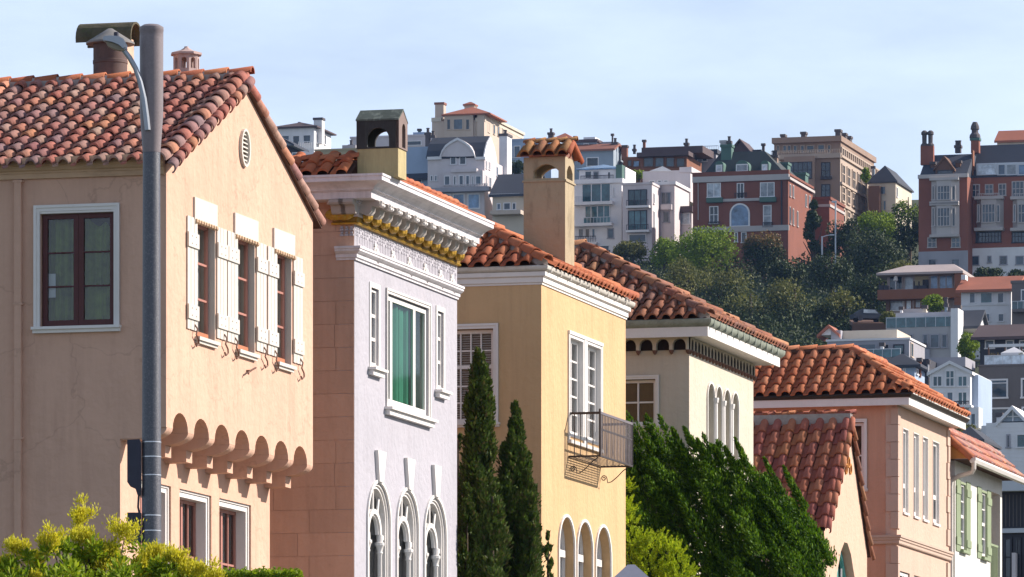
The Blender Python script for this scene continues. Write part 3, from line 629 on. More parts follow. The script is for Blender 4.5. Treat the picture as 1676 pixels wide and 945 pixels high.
for k in range(8):
    t0, t1 = 2 * math.pi * (k - .35) / 8, 2 * math.pi * (k + .65) / 8
    q0, q1 = Vector((cx + r_ * math.cos(t0), cy + r_ * math.sin(t0), zb0)), Vector((cx + r_ * math.cos(t1), cy + r_ * math.sin(t1), zb0)); e = (q1 - q0); w_ = e.length; e.normalize()
    cp.slab(Pg(q0, e, (0, 0, 1), e.cross(Vector((0, 0, -1)))), rect(0, w_, -.8, hh), 0, .05, [arch(w_ * .24, w_ * .76, hh * .18, hh * .82, 8)])
cp.lathe([(r_ * 1.06, 0), (r_ * 1.06, .04)], (cx, cy, zb0 - .04), 16)
cu_ = cp.build('cupola', 'cupola_clay', h.e)
MB().lathe([(r_ * 1.22, 0), (r_ * 1.22, .03), (r_ * .5, (zpk - zt0) * .55), (.035, (zpk - zt0) * .85), (.03, zpk - zt0)], (cx, cy, zt0), 8).build('cupola_roof', 'cupola_clay', cu_)

# ---------------------------------------------------------------- street lamp
dl = 70.; px = dl / F
def lp(u, v, dy=0.): return Vector(((u - 248) * px, dy, CZ + (VH - v) * px))
e = thing('street_lamp', 'tall grey concrete street lamp with bracket arm and strapped control boxes before the peach house', 'street lamp', ((248 - U0) * px, dl, 0))
Z = lambda v: CZ + (VH - v) * px
MB().lathe([(.14, 0), (.125, 2), (16 * px, Z(890)), (14.2 * px, Z(262)), (14.2 * px, Z(245))], (0, 0, 0), 32).build('pole', 'lamp_concrete', e, smooth=True)
MB().lathe([(14.6 * px, Z(250)), (19.0 * px, Z(190)), (19.4 * px, Z(62)), (19.4 * px, Z(52)), (19.9 * px, Z(51)), (19.7 * px, Z(45)), (13 * px, Z(41)), (4 * px, Z(40))], (0, 0, 0), 32).build('antenna_shroud', 'lamp_concrete_top', e, smooth=True)
MB().tube([lp(*q, -.14) for q in ((243, 216), (241, 196), (237, 165), (231, 138), (223, 115), (213, 97), (203, 84))], [.034, .034, .033, .032, .03, .03, .028], 10).build('arm', 'lamp_metal', e, smooth=True)
hp = [(170, 66), (173, 63.5), (182, 62.5), (196, 63.5), (204, 68), (209, 77), (209.5, 84), (205, 86), (198, 79), (186, 74), (171, 71)]
hm = MB()
for w0, w1, sc in ((-.24, -.2, .86), (-.2, -.08, 1), (-.08, -.04, .86)):
    c = (190, 73); hm.extr([((c[0] + (a - c[0]) * sc - 248) * px, Z(c[1] + (b - c[1]) * sc)) for a, b in hp], (0, w0 + .001, 0), (1, 0, 0), (0, 0, 1), (0, 1, 0), w1 - w0 - .002)
lh = hm.build('lamp_head', 'lamp_metal', e)
lm = MB(); lm.extr([((a - 248) * px, Z(b)) for a, b in ((174, 71.5), (186, 74.5), (198, 79.5), (206, 86), (200, 87), (187, 84), (178, 79))], (0, -.2, 0), (1, 0, 0), (0, 0, 1), (0, 1, 0), .12); lm.build('lens', 'lamp_lens', lh)
MB().lathe([(.028, 0), (.028, .045), (.02, .05)], lp(191.5, 63, -.14), 12).build('photocell', 'box_metal', lh)
for v in (725, 749, 779, 845, 870):
    MB().lathe([(16.1 * px, 0), (16.1 * px, .012)], (0, 0, Z(v)), 28).build('strap', 'steel_band', e)
bp = [(209, 721), (229, 720), (231, 726), (231, 812), (226, 812), (222, 800), (213, 796), (209, 790)]
b1 = MB().extr([((a - 248) * px, Z(b)) for a, b in bp], (0, -.09, 0), (1, 0, 0), (0, 0, 1), (0, 1, 0), .18).build('control_box', 'box_metal', e)
MB().extr([((a - 248) * px, Z(b)) for a, b in ((209, 840), (231, 840), (231, 889), (208, 889))], (0, -.09, 0), (1, 0, 0), (0, 0, 1), (0, 1, 0), .18).build('control_box', 'box_metal', e)
MB().tube([lp(227, 812), lp(226, 830), lp(228, 840)], .012, 6).build('cable', 'box_metal', e)

# ---------------------------------------------------------------- shared builders for the row
def sweepL(mb, prof, xs, ye, x0=0., y0=0.):
    """moulding profile (out, z) carried along the side wall, mitred round the near street corner and on along the facade"""
    n = len(prof); i = len(mb.v)
    for k in range(3): mb.v += [((xs, y0 - o, z), (x0 + o, y0 - o, z), (x0 + o, ye, z))[k] for o, z in prof]
    for k in range(2):
        for j in range(n): mb.f.append((i + k * n + j, i + k * n + (j + 1) % n, i + (k + 1) * n + (j + 1) % n, i + (k + 1) * n + j))
    tri = tessellate_polygon([[Vector((o, z, 0)) for o, z in prof]])
    for t in tri: mb.f += [tuple(i + q for q in t), tuple(i + 2 * n + q for q in t)]
    return mb
def hip_roof(h, m, xe, y0, y1, ze, tp, hd, w, ex_len, hc, run=None, capr=.1, capm=None, lim=5., wc=.64, lift=.045, bed='tile_bed', capL=.38):
    r = (y1 - y0) / 2; skirt = run is not None and run < r - .05; r = run if skirt else r
    ca = 1 / math.hypot(1, tp); sa = tp * ca; zt = ze + r * tp; b = MB(); d = -.04
    tb = MB(); [tb.tube([p, q], capr * .92, 8) for p, q in (((xe - r, y0 + r, zt + .0), (xe - .1, y0 + .1, ze)), ((xe - r, y1 - r, zt), (xe - .1, y1 - .1, ze)), ((-hd, y0 + r, zt), (xe - r, y0 + r, zt)), ((xe - r, y0 + r, zt), (xe - r, y1 - r, zt)))]
    b.poly([(xe, y0, ze + d), (xe - r, y0 + r, zt + d), (-hd, y0 + r, zt + d), (-hd, y0, ze + d)]).poly([(xe, y0, ze + d), (xe, y1, ze + d), (xe - r, y1 - r, zt + d), (xe - r, y0 + r, zt + d)])
    b.poly([(xe, y1, ze + d), (-hd, y1, ze + d), (-hd, y1 - r, zt + d), (xe - r, y1 - r, zt + d)]).poly([(xe, y0, ze + d - .02), (-hd, y0, ze + d - .02), (-hd, y1, ze + d - .02), (xe, y1, ze + d - .02)])
    if skirt: b.poly([(xe - r, y0 + r, zt + d - .1), (xe - r, y1 - r, zt + d - .1), (-hd, y1 - r, zt + d - .1), (-hd, y0 + r, zt + d - .1)])
    roof = b.build('roof', bed, h.e, recalc=False); tb.build('ridge_bed', 'mortar' if capr > .11 else bed, roof); L = ex_len + .09; me = tile_mesh(w, L, hc, wc, lift)
    sl = r / ca; wid = xe + hd
    ins = lambda a, q: a > q * ca - .03
    tiles(roof, me, (xe, y0, ze), (-1, 0, 0), (0, -ca, -sa), wid, sl, w, ex_len, L, m, lambda a, q: ins(a, q) and a < lim)
    tiles(roof, me, (xe, y0, ze), (-1, 0, 0), (0, -ca, -sa), wid, sl, w, ex_len, L, m, lambda a, q: a >= lim, True)
    fw_ = y1 - y0; io = lambda a, q: q * ca - .03 < a < fw_ - q * ca + .03
    tiles(roof, me, (xe, y0, ze), (0, 1, 0), (ca, 0, -sa), fw_, sl, w, ex_len, L, m, lambda a, q: io(a, q) and q < ex_len)
    tiles(roof, me, (xe, y0, ze), (0, 1, 0), (ca, 0, -sa), fw_, sl, w, ex_len, L, m, lambda a, q: io(a, q) and q >= ex_len, True)
    tiles(roof, me, (xe, y1, ze), (-1, 0, 0), (0, ca, -sa), wid, sl, w, ex_len, L, m, ins, True)
    cm = capm or m; u = .05; cme = cap_mesh(capL + .06, capr)
    caps(roof, (xe - r, y0 + r, zt + u), (xe - .03, y0 + .03, ze + u), capL, capr, cm, 'hip_tile', cme); caps(roof, (xe - r, y1 - r, zt + u), (xe - .03, y1 - .03, ze + u), capL, capr, cm, 'hip_tile', cme)
    caps(roof, (xe - r - min(lim, 4.5), y0 + r, zt + u), (xe - r, y0 + r, zt + u), capL, capr, cm, 'ridge_tile', cme)
    if skirt: caps(roof, (xe - r, y0 + r, zt + u), (xe - r, y1 - r, zt + u), capL, capr, cm, 'ridge_tile', cme)
    return roof
def curtain_or_backdrop(par, pl, a0, a1, b0, b1, w, m, amp=.03, fold=.12, n=40, name='curtain_or_backdrop'):
    c = MB()
    for k in range(n):
        x0, x1 = a0 + (a1 - a0) * k / n, a0 + (a1 - a0) * (k + 1) / n
        d0, d1 = [w + amp * math.sin((x - a0) * 6.28 / fold) + amp * .6 * math.sin((x - a0) * 3.9 / fold + 1) for x in (x0, x1)]
        c.poly([pl.pt(x0, b0, d0), pl.pt(x1, b0, d1), pl.pt(x1, b1, d1), pl.pt(x0, b1, d0)])
    return c.build(name, m, par, smooth=True, recalc=False)

# ---------------------------------------------------------------- house 2: lavender, gilded cornice
h = H('lavender_house', 'lavender stucco house with white bracketed cornice, gilded shells and three arched windows', 'house', 580, 91.7, group=ROW)
f, s = h.F(0), h.S(0); hd = 8.5; L = f(748, 600)[0]
zf = lambda v, d=91.7: CZ + (VH - v) * d / F
z1 = zf(283, 90.94); z2 = z1 - .33
W_ = [f.box(604, 461, 621, 603), f.box(631, 471, 703, 668), f.box(713, 500, 727, 640)]; t_ = .075
op = [(a0 + t_, a1 - t_, b0 + .02, b1 - t_) for a0, a1, b0, b1 in W_]
AR = []
zc_ = (f(619, 793)[1] + f(666, 803)[1] + f(711, 813)[1]) / 3
for u0, u1 in ((601, 637), (649, 683), (694, 728.5)): AR.append((f(u0, 900)[0], f(u1, 900)[0]))
MB().slab(f, [(.003, 0), (L, 0), (L, z2 + .05), (.003, z2 + .05)], 0, .25, [rect(*o) for o in op] + [arch(a, b, zc_ - 3., zc_) for a, b in AR]).build('facade_wall', 'lavender_stucco', h.e)
sw = MB().box(-hd, -.252, .003, .25, 0, z2 + .05).build('side_wall', 'tan_block', h.e)
shell(h, hd, L, z1 - .1, 'tan_block')
# scored blocks of the side wall
zr0 = s(560, 493)[1]; bh = s(560, 455.1)[1] - zr0; x5 = s(550, 500)[0]; row = 0; z = zr0 + bh * 4
while z > 3.2:
    zt0 = min(z, z2 + .02); js = [-.003, x5 if row % 2 == 0 else x5 - .42]; 
    if row % 3 == 2: js[1] = x5 - .02 if row % 2 else x5 - .6
    while js[-1] > -4: js.append(js[-1] - .98)
    js.append(-hd)
    for k in range(len(js) - 1):
        if zt0 - (z - bh) > .05: MB().box(js[k + 1] + .004, js[k] - .004, random.uniform(-.008, -.005), .0025, z - bh + .003, zt0 - .003).build('block', 'tan_block', sw)
    z -= bh; row += 1
# cornice
pr = [(-.1, z1), (.62, z1), (.62, z1 - .035), (.605, z1 - .04), (.605, z1 - .1), (.58, z1 - .11), (.555, z1 - .115), (.50, z1 - .135), (.45, z1 - .17), (.425, z1 - .2), (.425, z1 - .212), (.395, z1 - .215), (.395, z1 - .227), (.37, z1 - .23), (.37, z1 - .335), (-.1, z1 - .335)]
co = sweepL(MB(), pr, -hd, L).build('cornice', 'cornice_paint', h.e)
sweepL(MB(), [(-.1, z2 - .004), (.13, z2 - .004), (.13, z2 - .05), (.09, z2 - .09), (.09, z2 - .24), (-.1, z2 - .24)], s(544, 340)[0], L - .01).build('bed_moulding', 'relief_paint', co)
zg = z2 - .24                                          # gilded shell row hangs in front of this
def modillion(): 
    p = [(0, 0), (.30, 0), (.325, -.02), (.33, -.055), (.305, -.085), (.26, -.09), (.215, -.085), (.2, -.11), (.195, -.16), (.16, -.205), (.11, -.215), (.06, -.2), (.0, -.17)]
    me = MB().extr(p, (0, -.11, 0), (1, 0, 0), (0, 0, 1), (0, 1, 0), .22).mesh('modillion', True); me.materials.append(M['modillion_shaded']); return me
mm = modillion()
bd = MB()
for q in (-.05, .05):
    for z_ in (-.025, -.075): bd.lathe([(.012, -.03), (.034, -.015), (.038, 0), (.034, .015), (.012, .03)], (.335, q, z_), 8)
bd_me = bd.mesh('bead', True); bd_me.materials.append(M['white_paint'])
eg = MB(); nr, nc = 7, 28
for i in range(nr):
    ph = math.pi * (i / (nr - 1) - .5)
    for j in range(nc):
        th = 2 * math.pi * j / nc; rr = (1 + .16 * abs(math.cos(th * 3.5)) - .08) * math.cos(ph); eg.v.append((.085 * rr * math.cos(th) , .155 * rr * math.sin(th) * 1.0, .095 * math.sin(ph)))
for i in range(nr - 1):
    for j in range(nc): eg.f.append((i * nc + j, i * nc + (j + 1) % nc, (i + 1) * nc + (j + 1) % nc, (i + 1) * nc + j))
eg_me = eg.mesh('gilt_shell', False); eg_me.materials.append(M['gold'])
fo = h.F(.31); m0, m1 = fo(614, 330)[0], fo(777, 395.6)[0]
for k in range(13):
    y = m0 + (m1 - m0) * k / 12
    if y + .11 > L: continue
    o = obj('modillion', mm, None, co, Matrix.Translation((.085, y, z2 - .003))); obj('bead', bd_me, None, o, Matrix.Translation((0.0, 0, 0)))
    ye_ = y + (m1 - m0) / 24
    if ye_ < L: obj('gilt_shell', eg_me, None, co, Matrix.Translation((.115, ye_, zg + .035)))
gl = sweepL(MB(), [(-.05, zg - .075), (.06, zg - .075), (.075, zg - .09), (.06, zg - .11), (-.05, zg - .11)], s(544, 340)[0], L - .005).build('gilt_rope', 'gold', co)
sweepL(MB(), [(-.05, zg + .06), (.075, zg + .06), (.055, zg - .07), (-.05, zg - .07)], s(546, 340)[0], L - .012).build('gilt_band', 'gold_dark', co)
rz = Matrix.Rotation(R(-90), 4, 'Z')
for u in (552, 566): obj('gilt_shell', eg_me, None, co, Matrix.Translation((s(u, 340)[0], -.11, zg + .035)) @ rz)
o = obj('modillion', mm, None, co, Matrix.Translation((s(562, 330)[0], -.085, z2 - .003)) @ rz); obj('modillion', mm, None, co, Matrix.Translation((-.02, -.085, z2 - .003)) @ rz)
MB().box(s(541, 330)[0], .1, -.2, -.132, z2 - .06, z2 - .005).build('bed_moulding', 'relief_paint', co)
# frieze reliefs
zt0 = zg - .11; zs1 = zf(403); fz = MB(); n = 64; y = .12
for k in range(n):
    y = .1 + (L - .2) * k / (n - 1); hgt = .1 + .05 * math.sin(k * 2.3) + (.05 if k % 3 == 0 else 0)
    fz.bar(f, y - .016, y + .016, zt0 - .2 - hgt, zt0 - .16, -.006, .002)
    for q, z_ in enumerate((.035, .085, .135)):
        if (k + q) % 5 != 4: fz.bar(f, y - .028, y + .028, zt0 - z_ - .018, zt0 - z_ + .014, -.011, .002)
for u in (560, 568, 576):
    x = s(u, 365)[0]
    for z_, q in ((.04, .018), (.075, .028), (.12, .018), (.155, .03)): fz.bar(s, x - q, x + q, zt0 - z_ - .014, zt0 - z_ + .014, -.03, .003)
fz.build('frieze_relief', 'lavender_stucco', h.e, kind='stuff')
md = MB(); pr_ = [(.115 * math.cos(2 * math.pi * k / 16), .155 * math.sin(2 * math.pi * k / 16)) for k in range(16)]
md.slab(Pg((0, 0, 0), (0, 1, 0), (0, 0, 1), (-1, 0, 0)), pr_, -.03, .002).slab(Pg((0, 0, 0), (0, 1, 0), (0, 0, 1), (-1, 0, 0)), [(a * .7, b * .76) for a, b in pr_], -.055, -.028)
md.lathe([(.01, -.02), (.025, 0), (.01, .02)], (.06, 0, .03), 8).lathe([(.01, -.02), (.025, 0), (.01, .02)], (.06, 0, -.04), 8).bar(f, -.06, .06, .15, .19, -.028, .002)
me = md.mesh('medallion'); me.materials.append(M['white_paint'])
for u, v in ((613, 386.6), (641, 400), (668, 412), (694, 422), (719, 432), (738, 441)):
    y, z = f(u, v); obj('medallion', me, None, h.e, Matrix.Translation((0, y, zt0 - .36)))
# string course
zz = zf(402, 91.55); sc = [(-.05, zz), (.13, zz), (.13, zz - .035), (.115, zz - .045), (.115, zz - .07), (.08, zz - .1), (.055, zz - .115), (.055, zz - .16), (.03, zz - .17), (.03, zz - .2), (-.05, zz - .2)]
sweepL(MB(), sc, s(551, 405)[0], L).build('string_course', 'cornice_paint', h.e)
# windows
for k, (o, q) in enumerate(zip(op, W_)):
    a0, a1, b0, b1 = o
    if k == 1: wd = window(f, h.e, a0 + .01, a1 - .01, b0 + .06, b1 - .02, .03, .07, [0, .13, .73, 1], 1, 'white_paint', 'glass_jade', .045, midx=[1, 2])
    else: wd = window(f, h.e, a0 + .006, a1 - .006, b0 + .05, b1 - .02, .025, .035, 1, 3, 'white_paint', 'glass_bright', .05)
    casing(f, wd, a0, a1, b0, b1, t_, .016, 'white_paint', False, steps=(k == 1))
    MB().bar(f, a0, a1, b0 + .001, b0 + .05, -.02, .14).bar(f, a0 - t_ - .06, a1 + t_ + .06, b0 - .04, b0, -.13, .1).bar(f, a0 - t_ - .03, a1 + t_ + .03, b0 - .12, b0 - .04, -.08, .003).build('sill', 'white_paint', wd)
    if k == 1:
        w_ = a1 - a0; curtain_or_backdrop(h.e, f, a0 + .16 * w_, a0 + .74 * w_, b0, b1, .13, 'curtain_jade', .03, .19, 60); curtain_or_backdrop(h.e, f, a0 + .82 * w_, a1, b0, b1, .3, 'net_curtain', .02, .1, 20)
    else: MB().bar(f, a0, a1, b0, b1, .16, .17).build('blind_or_backdrop', 'blind_or_backdrop', wd)
for (u0, u1, u2, u3, v0, v1) in ((613, 626.5, 616, 622.3, 737, 793), (661, 674, 664.5, 670, 749.5, 803), (705.6, 717, 708.5, 714, 761, 813)):
    zt0 = f(u0, v0)[1]; MB().slab(f, [(f(u2, v1)[0], zc_ + .012), (f(u3, v1)[0], zc_ + .012), (f(u1, v0)[0], zt0), (f(u0, v0)[0], zt0)], -.06, .003).build('keystone', 'white_paint', h.e)
for a, b in AR:
    zb = zc_ - 3.; r = (b - a) / 2; c = (a + b) / 2
    m_ = MB(); archring(m_, f, a, b, zb, zc_, .05, -.03, .003, 18); archring(m_, f, a + .045, b - .045, zb, zc_ - .045, .043, .01, .16, 18); archring(m_, f, a + .085, b - .085, zb, zc_ - .085, .038, .035, .16, 18)
    wd = m_.build('arched_window', 'white_paint', h.e)
    hw = .30; zi = zc_ - .47; zsp = zi - hw; tr = MB(); archring(tr, f, c - hw, c + hw, zsp, zi, .075, .05, .12, 14); archring(tr, f, c - hw + .03, c + hw - .03, zsp, zi - .03, .028, .08, .13, 14)
    for t_a in (50, 90, 130):
        q = R(t_a); tr.tube([f.pt(c + (hw + .05) * math.cos(q), zsp + (hw + .05) * math.sin(q), .09), f.pt(c + (r - .1) * math.cos(q), zc_ - r + (r - .1) * math.sin(q), .09)], .022, 5)
    tr.bar(f, a + .086, c - hw - .02, zsp - .07, zsp, .06, .12).bar(f, c + hw + .02, b - .086, zsp - .07, zsp, .06, .12)
    tr.build('tracery', 'white_paint', wd)
    MB().slab(f, arch(a + .087, b - .087, zb, zc_ - .087, 18), .135, .14).build('pane', 'glass_bright', wd); MB().bar(f, c - hw, c + hw, zb, zsp + .1, .22, .23).build('blind_or_backdrop', 'blind_or_backdrop', wd)
    for sg in (-1, 1): MB().lathe([(.04, zb - zsp), (.036, -.3), (.05, -.28), (.04, -.25), (.06, -.18), (.075, -.16), (.075, -.12), (.05, -.11), (.045, 0)], f.pt(c + sg * (hw + .04), zsp, .075), 10).build('colonnette', 'white_paint', wd, smooth=True)
# tile skirt and ridge
# chimney with dark hood
sp = h.S(-.12); a0, a1 = sp(585, 260)[0], sp(651.5, 260)[0]; fp = h.F(a1); y1 = fp(665, 280)[0]; y0 = -.12
zb, zh, ze_, zp = z1 + .001, sp(600, 244)[1], sp(600, 197.5)[1], sp(600, 180)[1]; ym = (y0 + y1) / 2
ch = MB().box(a0, a1, y0, y1, zb, zh).build('chimney', 'olive_stucco', h.e)
o0, o1 = sp(601, 240)[0], sp(637, 240)[0]; ot, ob = sp(601, 210)[1], sp(601, 241)[1]
hm = MB(); g = .012
for yy in (y0 - g, y1 + g - .05): hm.slab(h.S(yy), rect(a0 - g, a1 + g, zh + .001, ze_), 0, .05, [arch(o0, o1, ob, ot, 12)])
hm.slab(h.F(a0 - g + .05), rect(y0 + .04, y1 - .04, zh + .001, ze_ - .004), 0, .05)
hood = hm.build('chimney_hood', 'hood_black', ch)
yq0, yq1 = fp(656.5, 230)[0], fp(662, 230)[0]
MB().slab(h.F(a1 + g + .004), [(y0 - g, zh + .003), (y1 + g, zh + .003), (y1 + g, ze_ - .002), (ym, zp - .01), (y0 - g, ze_ - .002)], 0, .05, [arch(yq0, yq1, ob, fp(659, 203)[1], 10)]).build('gable_plate', 'bronze_side', hood)
MB().hexa([(a0 - .02, y0 - .03, ze_ - .01), (a1 + .02, y0 - .03, ze_ - .01), (a1 + .02, ym, zp), (a0 - .02, ym, zp), (a0 - .02, y0 - .03, ze_ + .015), (a1 + .02, y0 - .03, ze_ + .015), (a1 + .02, ym, zp + .025), (a0 - .02, ym, zp + .025)]).hexa(
    [(a0 - .02, y1 + .03, ze_ - .01), (a1 + .02, y1 + .03, ze_ - .01), (a1 + .02, ym + .002, zp), (a0 - .02, ym + .002, zp), (a0 - .02, y1 + .03, ze_ + .015), (a1 + .02, y1 + .03, ze_ + .015), (a1 + .02, ym + .002, zp + .025), (a0 - .02, ym + .002, zp + .025)]).build('hood_roof', 'hood_patina', hood)

tk = .36; ca = .83; sa = .56; me = tile_mesh(.267, .42, .075, .64, .045); zr_ = z1 + .03 + tk * sa / ca
roof = MB().poly([(a0 - .01, -.46, z1 + .005), (-hd, -.46, z1 + .005), (-hd, -.46 + tk, zr_ - .05), (a0 - .01, -.46 + tk, zr_ - .05)]).box(-hd, a0 - .01, -.46 + tk, -.4 + tk + .1, z1 + .004, zr_).poly([(.34, y1 + .01, z1 + .005), (.34, L, z1 + .005), (.34 - tk, L, zr_ - .05), (.34 - tk, y1 + .01, zr_ - .05)]).box(.2 - tk, .34 - tk, y1 + .01, L, z1 + .004, zr_).build('roof', 'tile_bed', h.e, recalc=False)
tiles(roof, me, (a0 - .05, -.46, z1 + .04), (-1, 0, 0), (0, -ca, -sa), 3.2, tk / ca, .267, .28, .42, 'tile_red'); tiles(roof, me, (.34, y1 + .05, z1 + .03), (0, 1, 0), (ca, 0, -sa), L - y1, tk / ca, .267, .28, .42, 'tile_red')
caps(roof, (a0 - 3.4, -.44 + tk, zr_ + .02), (a0 - .02, -.44 + tk, zr_ + .02), .32, .085, 'tile_red'); caps(roof, (.3 - tk, y1 + .03, zr_ + .03), (.3 - tk, L + .02, zr_ + .03), .32, .085, 'tile_red')

# ---------------------------------------------------------------- house 4: yellow with iron balcony
h = H('yellow_house', 'yellow stucco house with tiled hip roof, tan chimney and small iron balcony', 'house', 886, 102.5, group=ROW)
f, s = h.F(0), h.S(0); hd = 9.; L = f(1024, 600)[0]; zf = lambda v, d=102.5: CZ + (VH - v) * d / F
z1 = zf(434, 102.35); z2 = zf(465)
zb, zt = f(931, 714)[1], f(931, 547)[1]; FW = [(f(930.6, 600)[0], f(954, 600)[0]), (f(959, 600)[0], f(983, 600)[0])]
zc_ = (f(926, 845)[1] + f(956, 855)[1] + f(986, 864)[1]) / 3; AR = [(f(u0, 900)[0], f(u1, 900)[0]) for u0, u1 in ((914, 939), (944, 968.5), (974.5, 998.5))]
MB().slab(f, rect(0, L, 0, z2 + .05), 0, .25, [rect(a, b, zb, zt) for a, b in FW] + [arch(a, b, zc_ - 2.6, zc_) for a, b in AR]).build('facade_wall', 'yellow_stucco', h.e)
sa0, sa1, sb0, sb1 = s.box(728, 540, 808, 694)
MB().slab(s, rect(-hd, -.252, 0, z2 + .05), .002, .25, [rect(sa0, sa1, sb0, sb1)]).build('side_wall', 'yellow_stucco', h.e)
shell(h, hd, L, z1 - .05, 'yellow_stucco')
pr = [(-.1, z1 - .1), (.09, z1 - .1), (.09, z1 - .17), (.06, z1 - .185), (.045, z1 - .19), (.045, z1 - .27), (.02, z1 - .285), (.02, z1 - .31), (-.1, z1 - .31)]
co = sweepL(MB(), pr, -hd, L + .02).build('cornice', 'white_paint', h.e)
gp = [(.02, z1 - .0), (.14, z1), (.15, z1 - .012), (.145, z1 - .05), (.12, z1 - .08), (.08, z1 - .097), (.02, z1 - .098)]
gu = sweepL(MB(), gp, -hd, L + .12).build('gutter', 'gutter_white', h.e, smooth=True)
for k in range(9): MB().bar(h.F(0), .1 + k * L / 9, .13 + k * L / 9, z1 - .1, z1 + .004, -.155, -.1).build('gutter_strap', 'gutter_white', gu)
hip_roof(h, 'tile_red', .13, -.13, L + .13, z1 + .02, .527, hd, .27, .39, .085, capr=.12, lim=4.3, capL=.42)
for a, b in FW:
    wd = window(f, h.e, a + .05, b - .05, zb + .05, zt - .05, .07, .06, 2, 5, 'white_paint', 'glass_bright', .03)
    k = MB(); k.bar(f, a + .001, a + .05, zb, zt - .001, .0 - .02, .2).bar(f, b - .05, b - .001, zb, zt - .001, -.02, .2).bar(f, a + .05, b - .05, zt - .05, zt - .001, -.021, .2).bar(f, a + .05, b - .05, zb, zb + .05, -.021, .2)
    k.build('window_frame', 'white_paint', wd); curtain_or_backdrop(wd, f, a + .08, b - .08, zb + .1, zt - .1, .18, 'net_curtain', .02, .11, 30)
k = MB(); a, b = FW[0][0], FW[1][1]
for q0, q1 in ((a - .06, a - .001), (b + .001, b + .06), (FW[0][1] + .001, FW[1][0] - .001)): k.bar(f, q0, q1, zb - .06, zt, -.03, .003)
k.bar(f, a - .06, b + .06, zt + .001, zt + .06, -.04, .003).bar(f, a - .06, b + .06, zb - .12, zb - .061, -.06, .003).build('casing', 'white_paint', h.e)
# balcony
bz = f(930, 746)[1]; tz = f(930, 676)[1]; by0, by1 = f(930, 745)[0], f(984, 760)[0]; pj = .57
ba = MB().box(-.02, .0, by0, by1, bz - .03, bz).box(pj - .03, pj, by0, by1, bz - .03, bz).box(.0, pj - .03, by0, by0 + .03, bz - .03, bz).box(.0, pj - .03, by1 - .03, by1, bz - .03, bz).build('balcony', 'iron', h.e)
for k in range(8): x = .03 + (pj - .06) * k / 8; MB().box(x, x + .022, by0 + .03, by1 - .03, bz - .012, bz - .006).build('floor_slat', 'iron', ba)
for x, y in ((pj - .015, by0 + .015), (pj - .015, by1 - .015)): MB().box(x - .015, x + .015, y - .015, y + .015, bz, tz + .06).build('post', 'iron', ba)
MB().box(0, pj - .03, by0, by0 + .03, tz - .03, tz + .01).build('rail', 'iron', ba); MB().box(0, pj - .03, by1 - .03, by1, tz - .03, tz + .01).build('rail', 'iron', ba)
MB().box(pj - .03, pj, by0 + .03, by1 - .03, tz - .03, tz + .012).build('rail', 'iron_sunlit', ba); MB().box(pj - .024, pj - .006, by0 + .03, by1 - .03, tz - .3, tz - .27).build('rail', 'iron', ba)
for k in range(1, 5): x = (pj - .03) * k / 5; MB().tube([(x, by0 + .015, bz), (x, by0 + .015, tz - .03)], .009, 5).tube([(x, by1 - .015, bz), (x, by1 - .015, tz - .03)], .009, 5).build('baluster', 'iron', ba)
n = 22
for k in range(1, n):
    y = by0 + (by1 - by0) * k / n; MB().tube([(pj - .015, y, bz), (pj - .012, y, bz + .1), (pj - .015, y, tz - .28), (pj - .015, y, tz - .03)], .0115, 5).build('baluster', 'iron_sunlit', ba)
for y in (by0 + .1, by1 - .05):
    pts = [(.06 + .055 * math.cos(t) * (1 - t / 12), y, bz - .22 + .055 * math.sin(t) * (1 - t / 12)) for t in [9 - .6 * q for q in range(16)]] + [(.13, y, bz - .3), (.2, y, bz - .28), (.3, y, bz - .2), (.4, y, bz - .1), (.5, y, bz - .03)]
    MB().tube(pts, .009, 5).build('bracket', 'iron', ba)
for a, b in AR:
    zb_ = zc_ - 2.6; m_ = MB(); archring(m_, f, a, b, zb_, zc_, .05, -.03, .003, 16); archring(m_, f, a + .05, b - .05, zb_, zc_ - .05, .048, .15, .25, 16)
    wd = m_.build('arched_window', 'white_paint', h.e); r = (b - a) / 2 - .05; c = (a + b) / 2; zs_ = zc_ - .05 - r; k = MB()
    k.bar(f, a + .05, b - .05, zs_ - .14, zs_ - .02, .13, .24); k.bar(f, c - .02, c + .02, zb_, zs_ - .14, .16, .2).bar(f, c - .012, c + .012, zs_ - .02, zc_ - .06, .17, .2)
    for sg in (-1, 1): k.tube([f.pt(c, zs_, .19), f.pt(c + sg * r * .5, zs_ + r * .72, .19)], .012, 4)
    for q in (.45, .9, 1.35): k.bar(f, a + .05, b - .05, zs_ - .14 - q, zs_ - .12 - q, .172, .195)
    k.build('glazing_bar', 'white_paint', wd); MB().slab(f, arch(a + .052, b - .052, zb_, zc_ - .052, 14), .205, .21).build('pane', 'glass_bright', wd)
    curtain_or_backdrop(wd, f, a, b, zb_, zs_, .3, 'net_curtain', .015, .1, 20)
wd = window(s, h.e, sa0 + .01, sa1 - .01, sb0 + .01, sb1 - .01, .1, .06, 4, [0, .19, .385, .61, .8, 1], 'white_paint', 'glass', .025, mid=[3])
casing(s, wd, sa0, sa1, sb0, sb1, .085, .03, 'white_paint', True, .03, .09, st=.07, back=.0025)
bl = MB()
for k in range(40):
    z = sb0 + (sb1 - sb0) * k / 40; bl.hexa([s.pt(sa0, z, .16), s.pt(sa1, z, .16), s.pt(sa1, z + .02, .185), s.pt(sa0, z + .02, .185), s.pt(sa0, z + .004, .16), s.pt(sa1, z + .004, .16), s.pt(sa1, z + .024, .185), s.pt(sa0, z + .024, .185)])
bl.build('blind_or_backdrop', 'blind_or_backdrop', wd, kind='stuff')
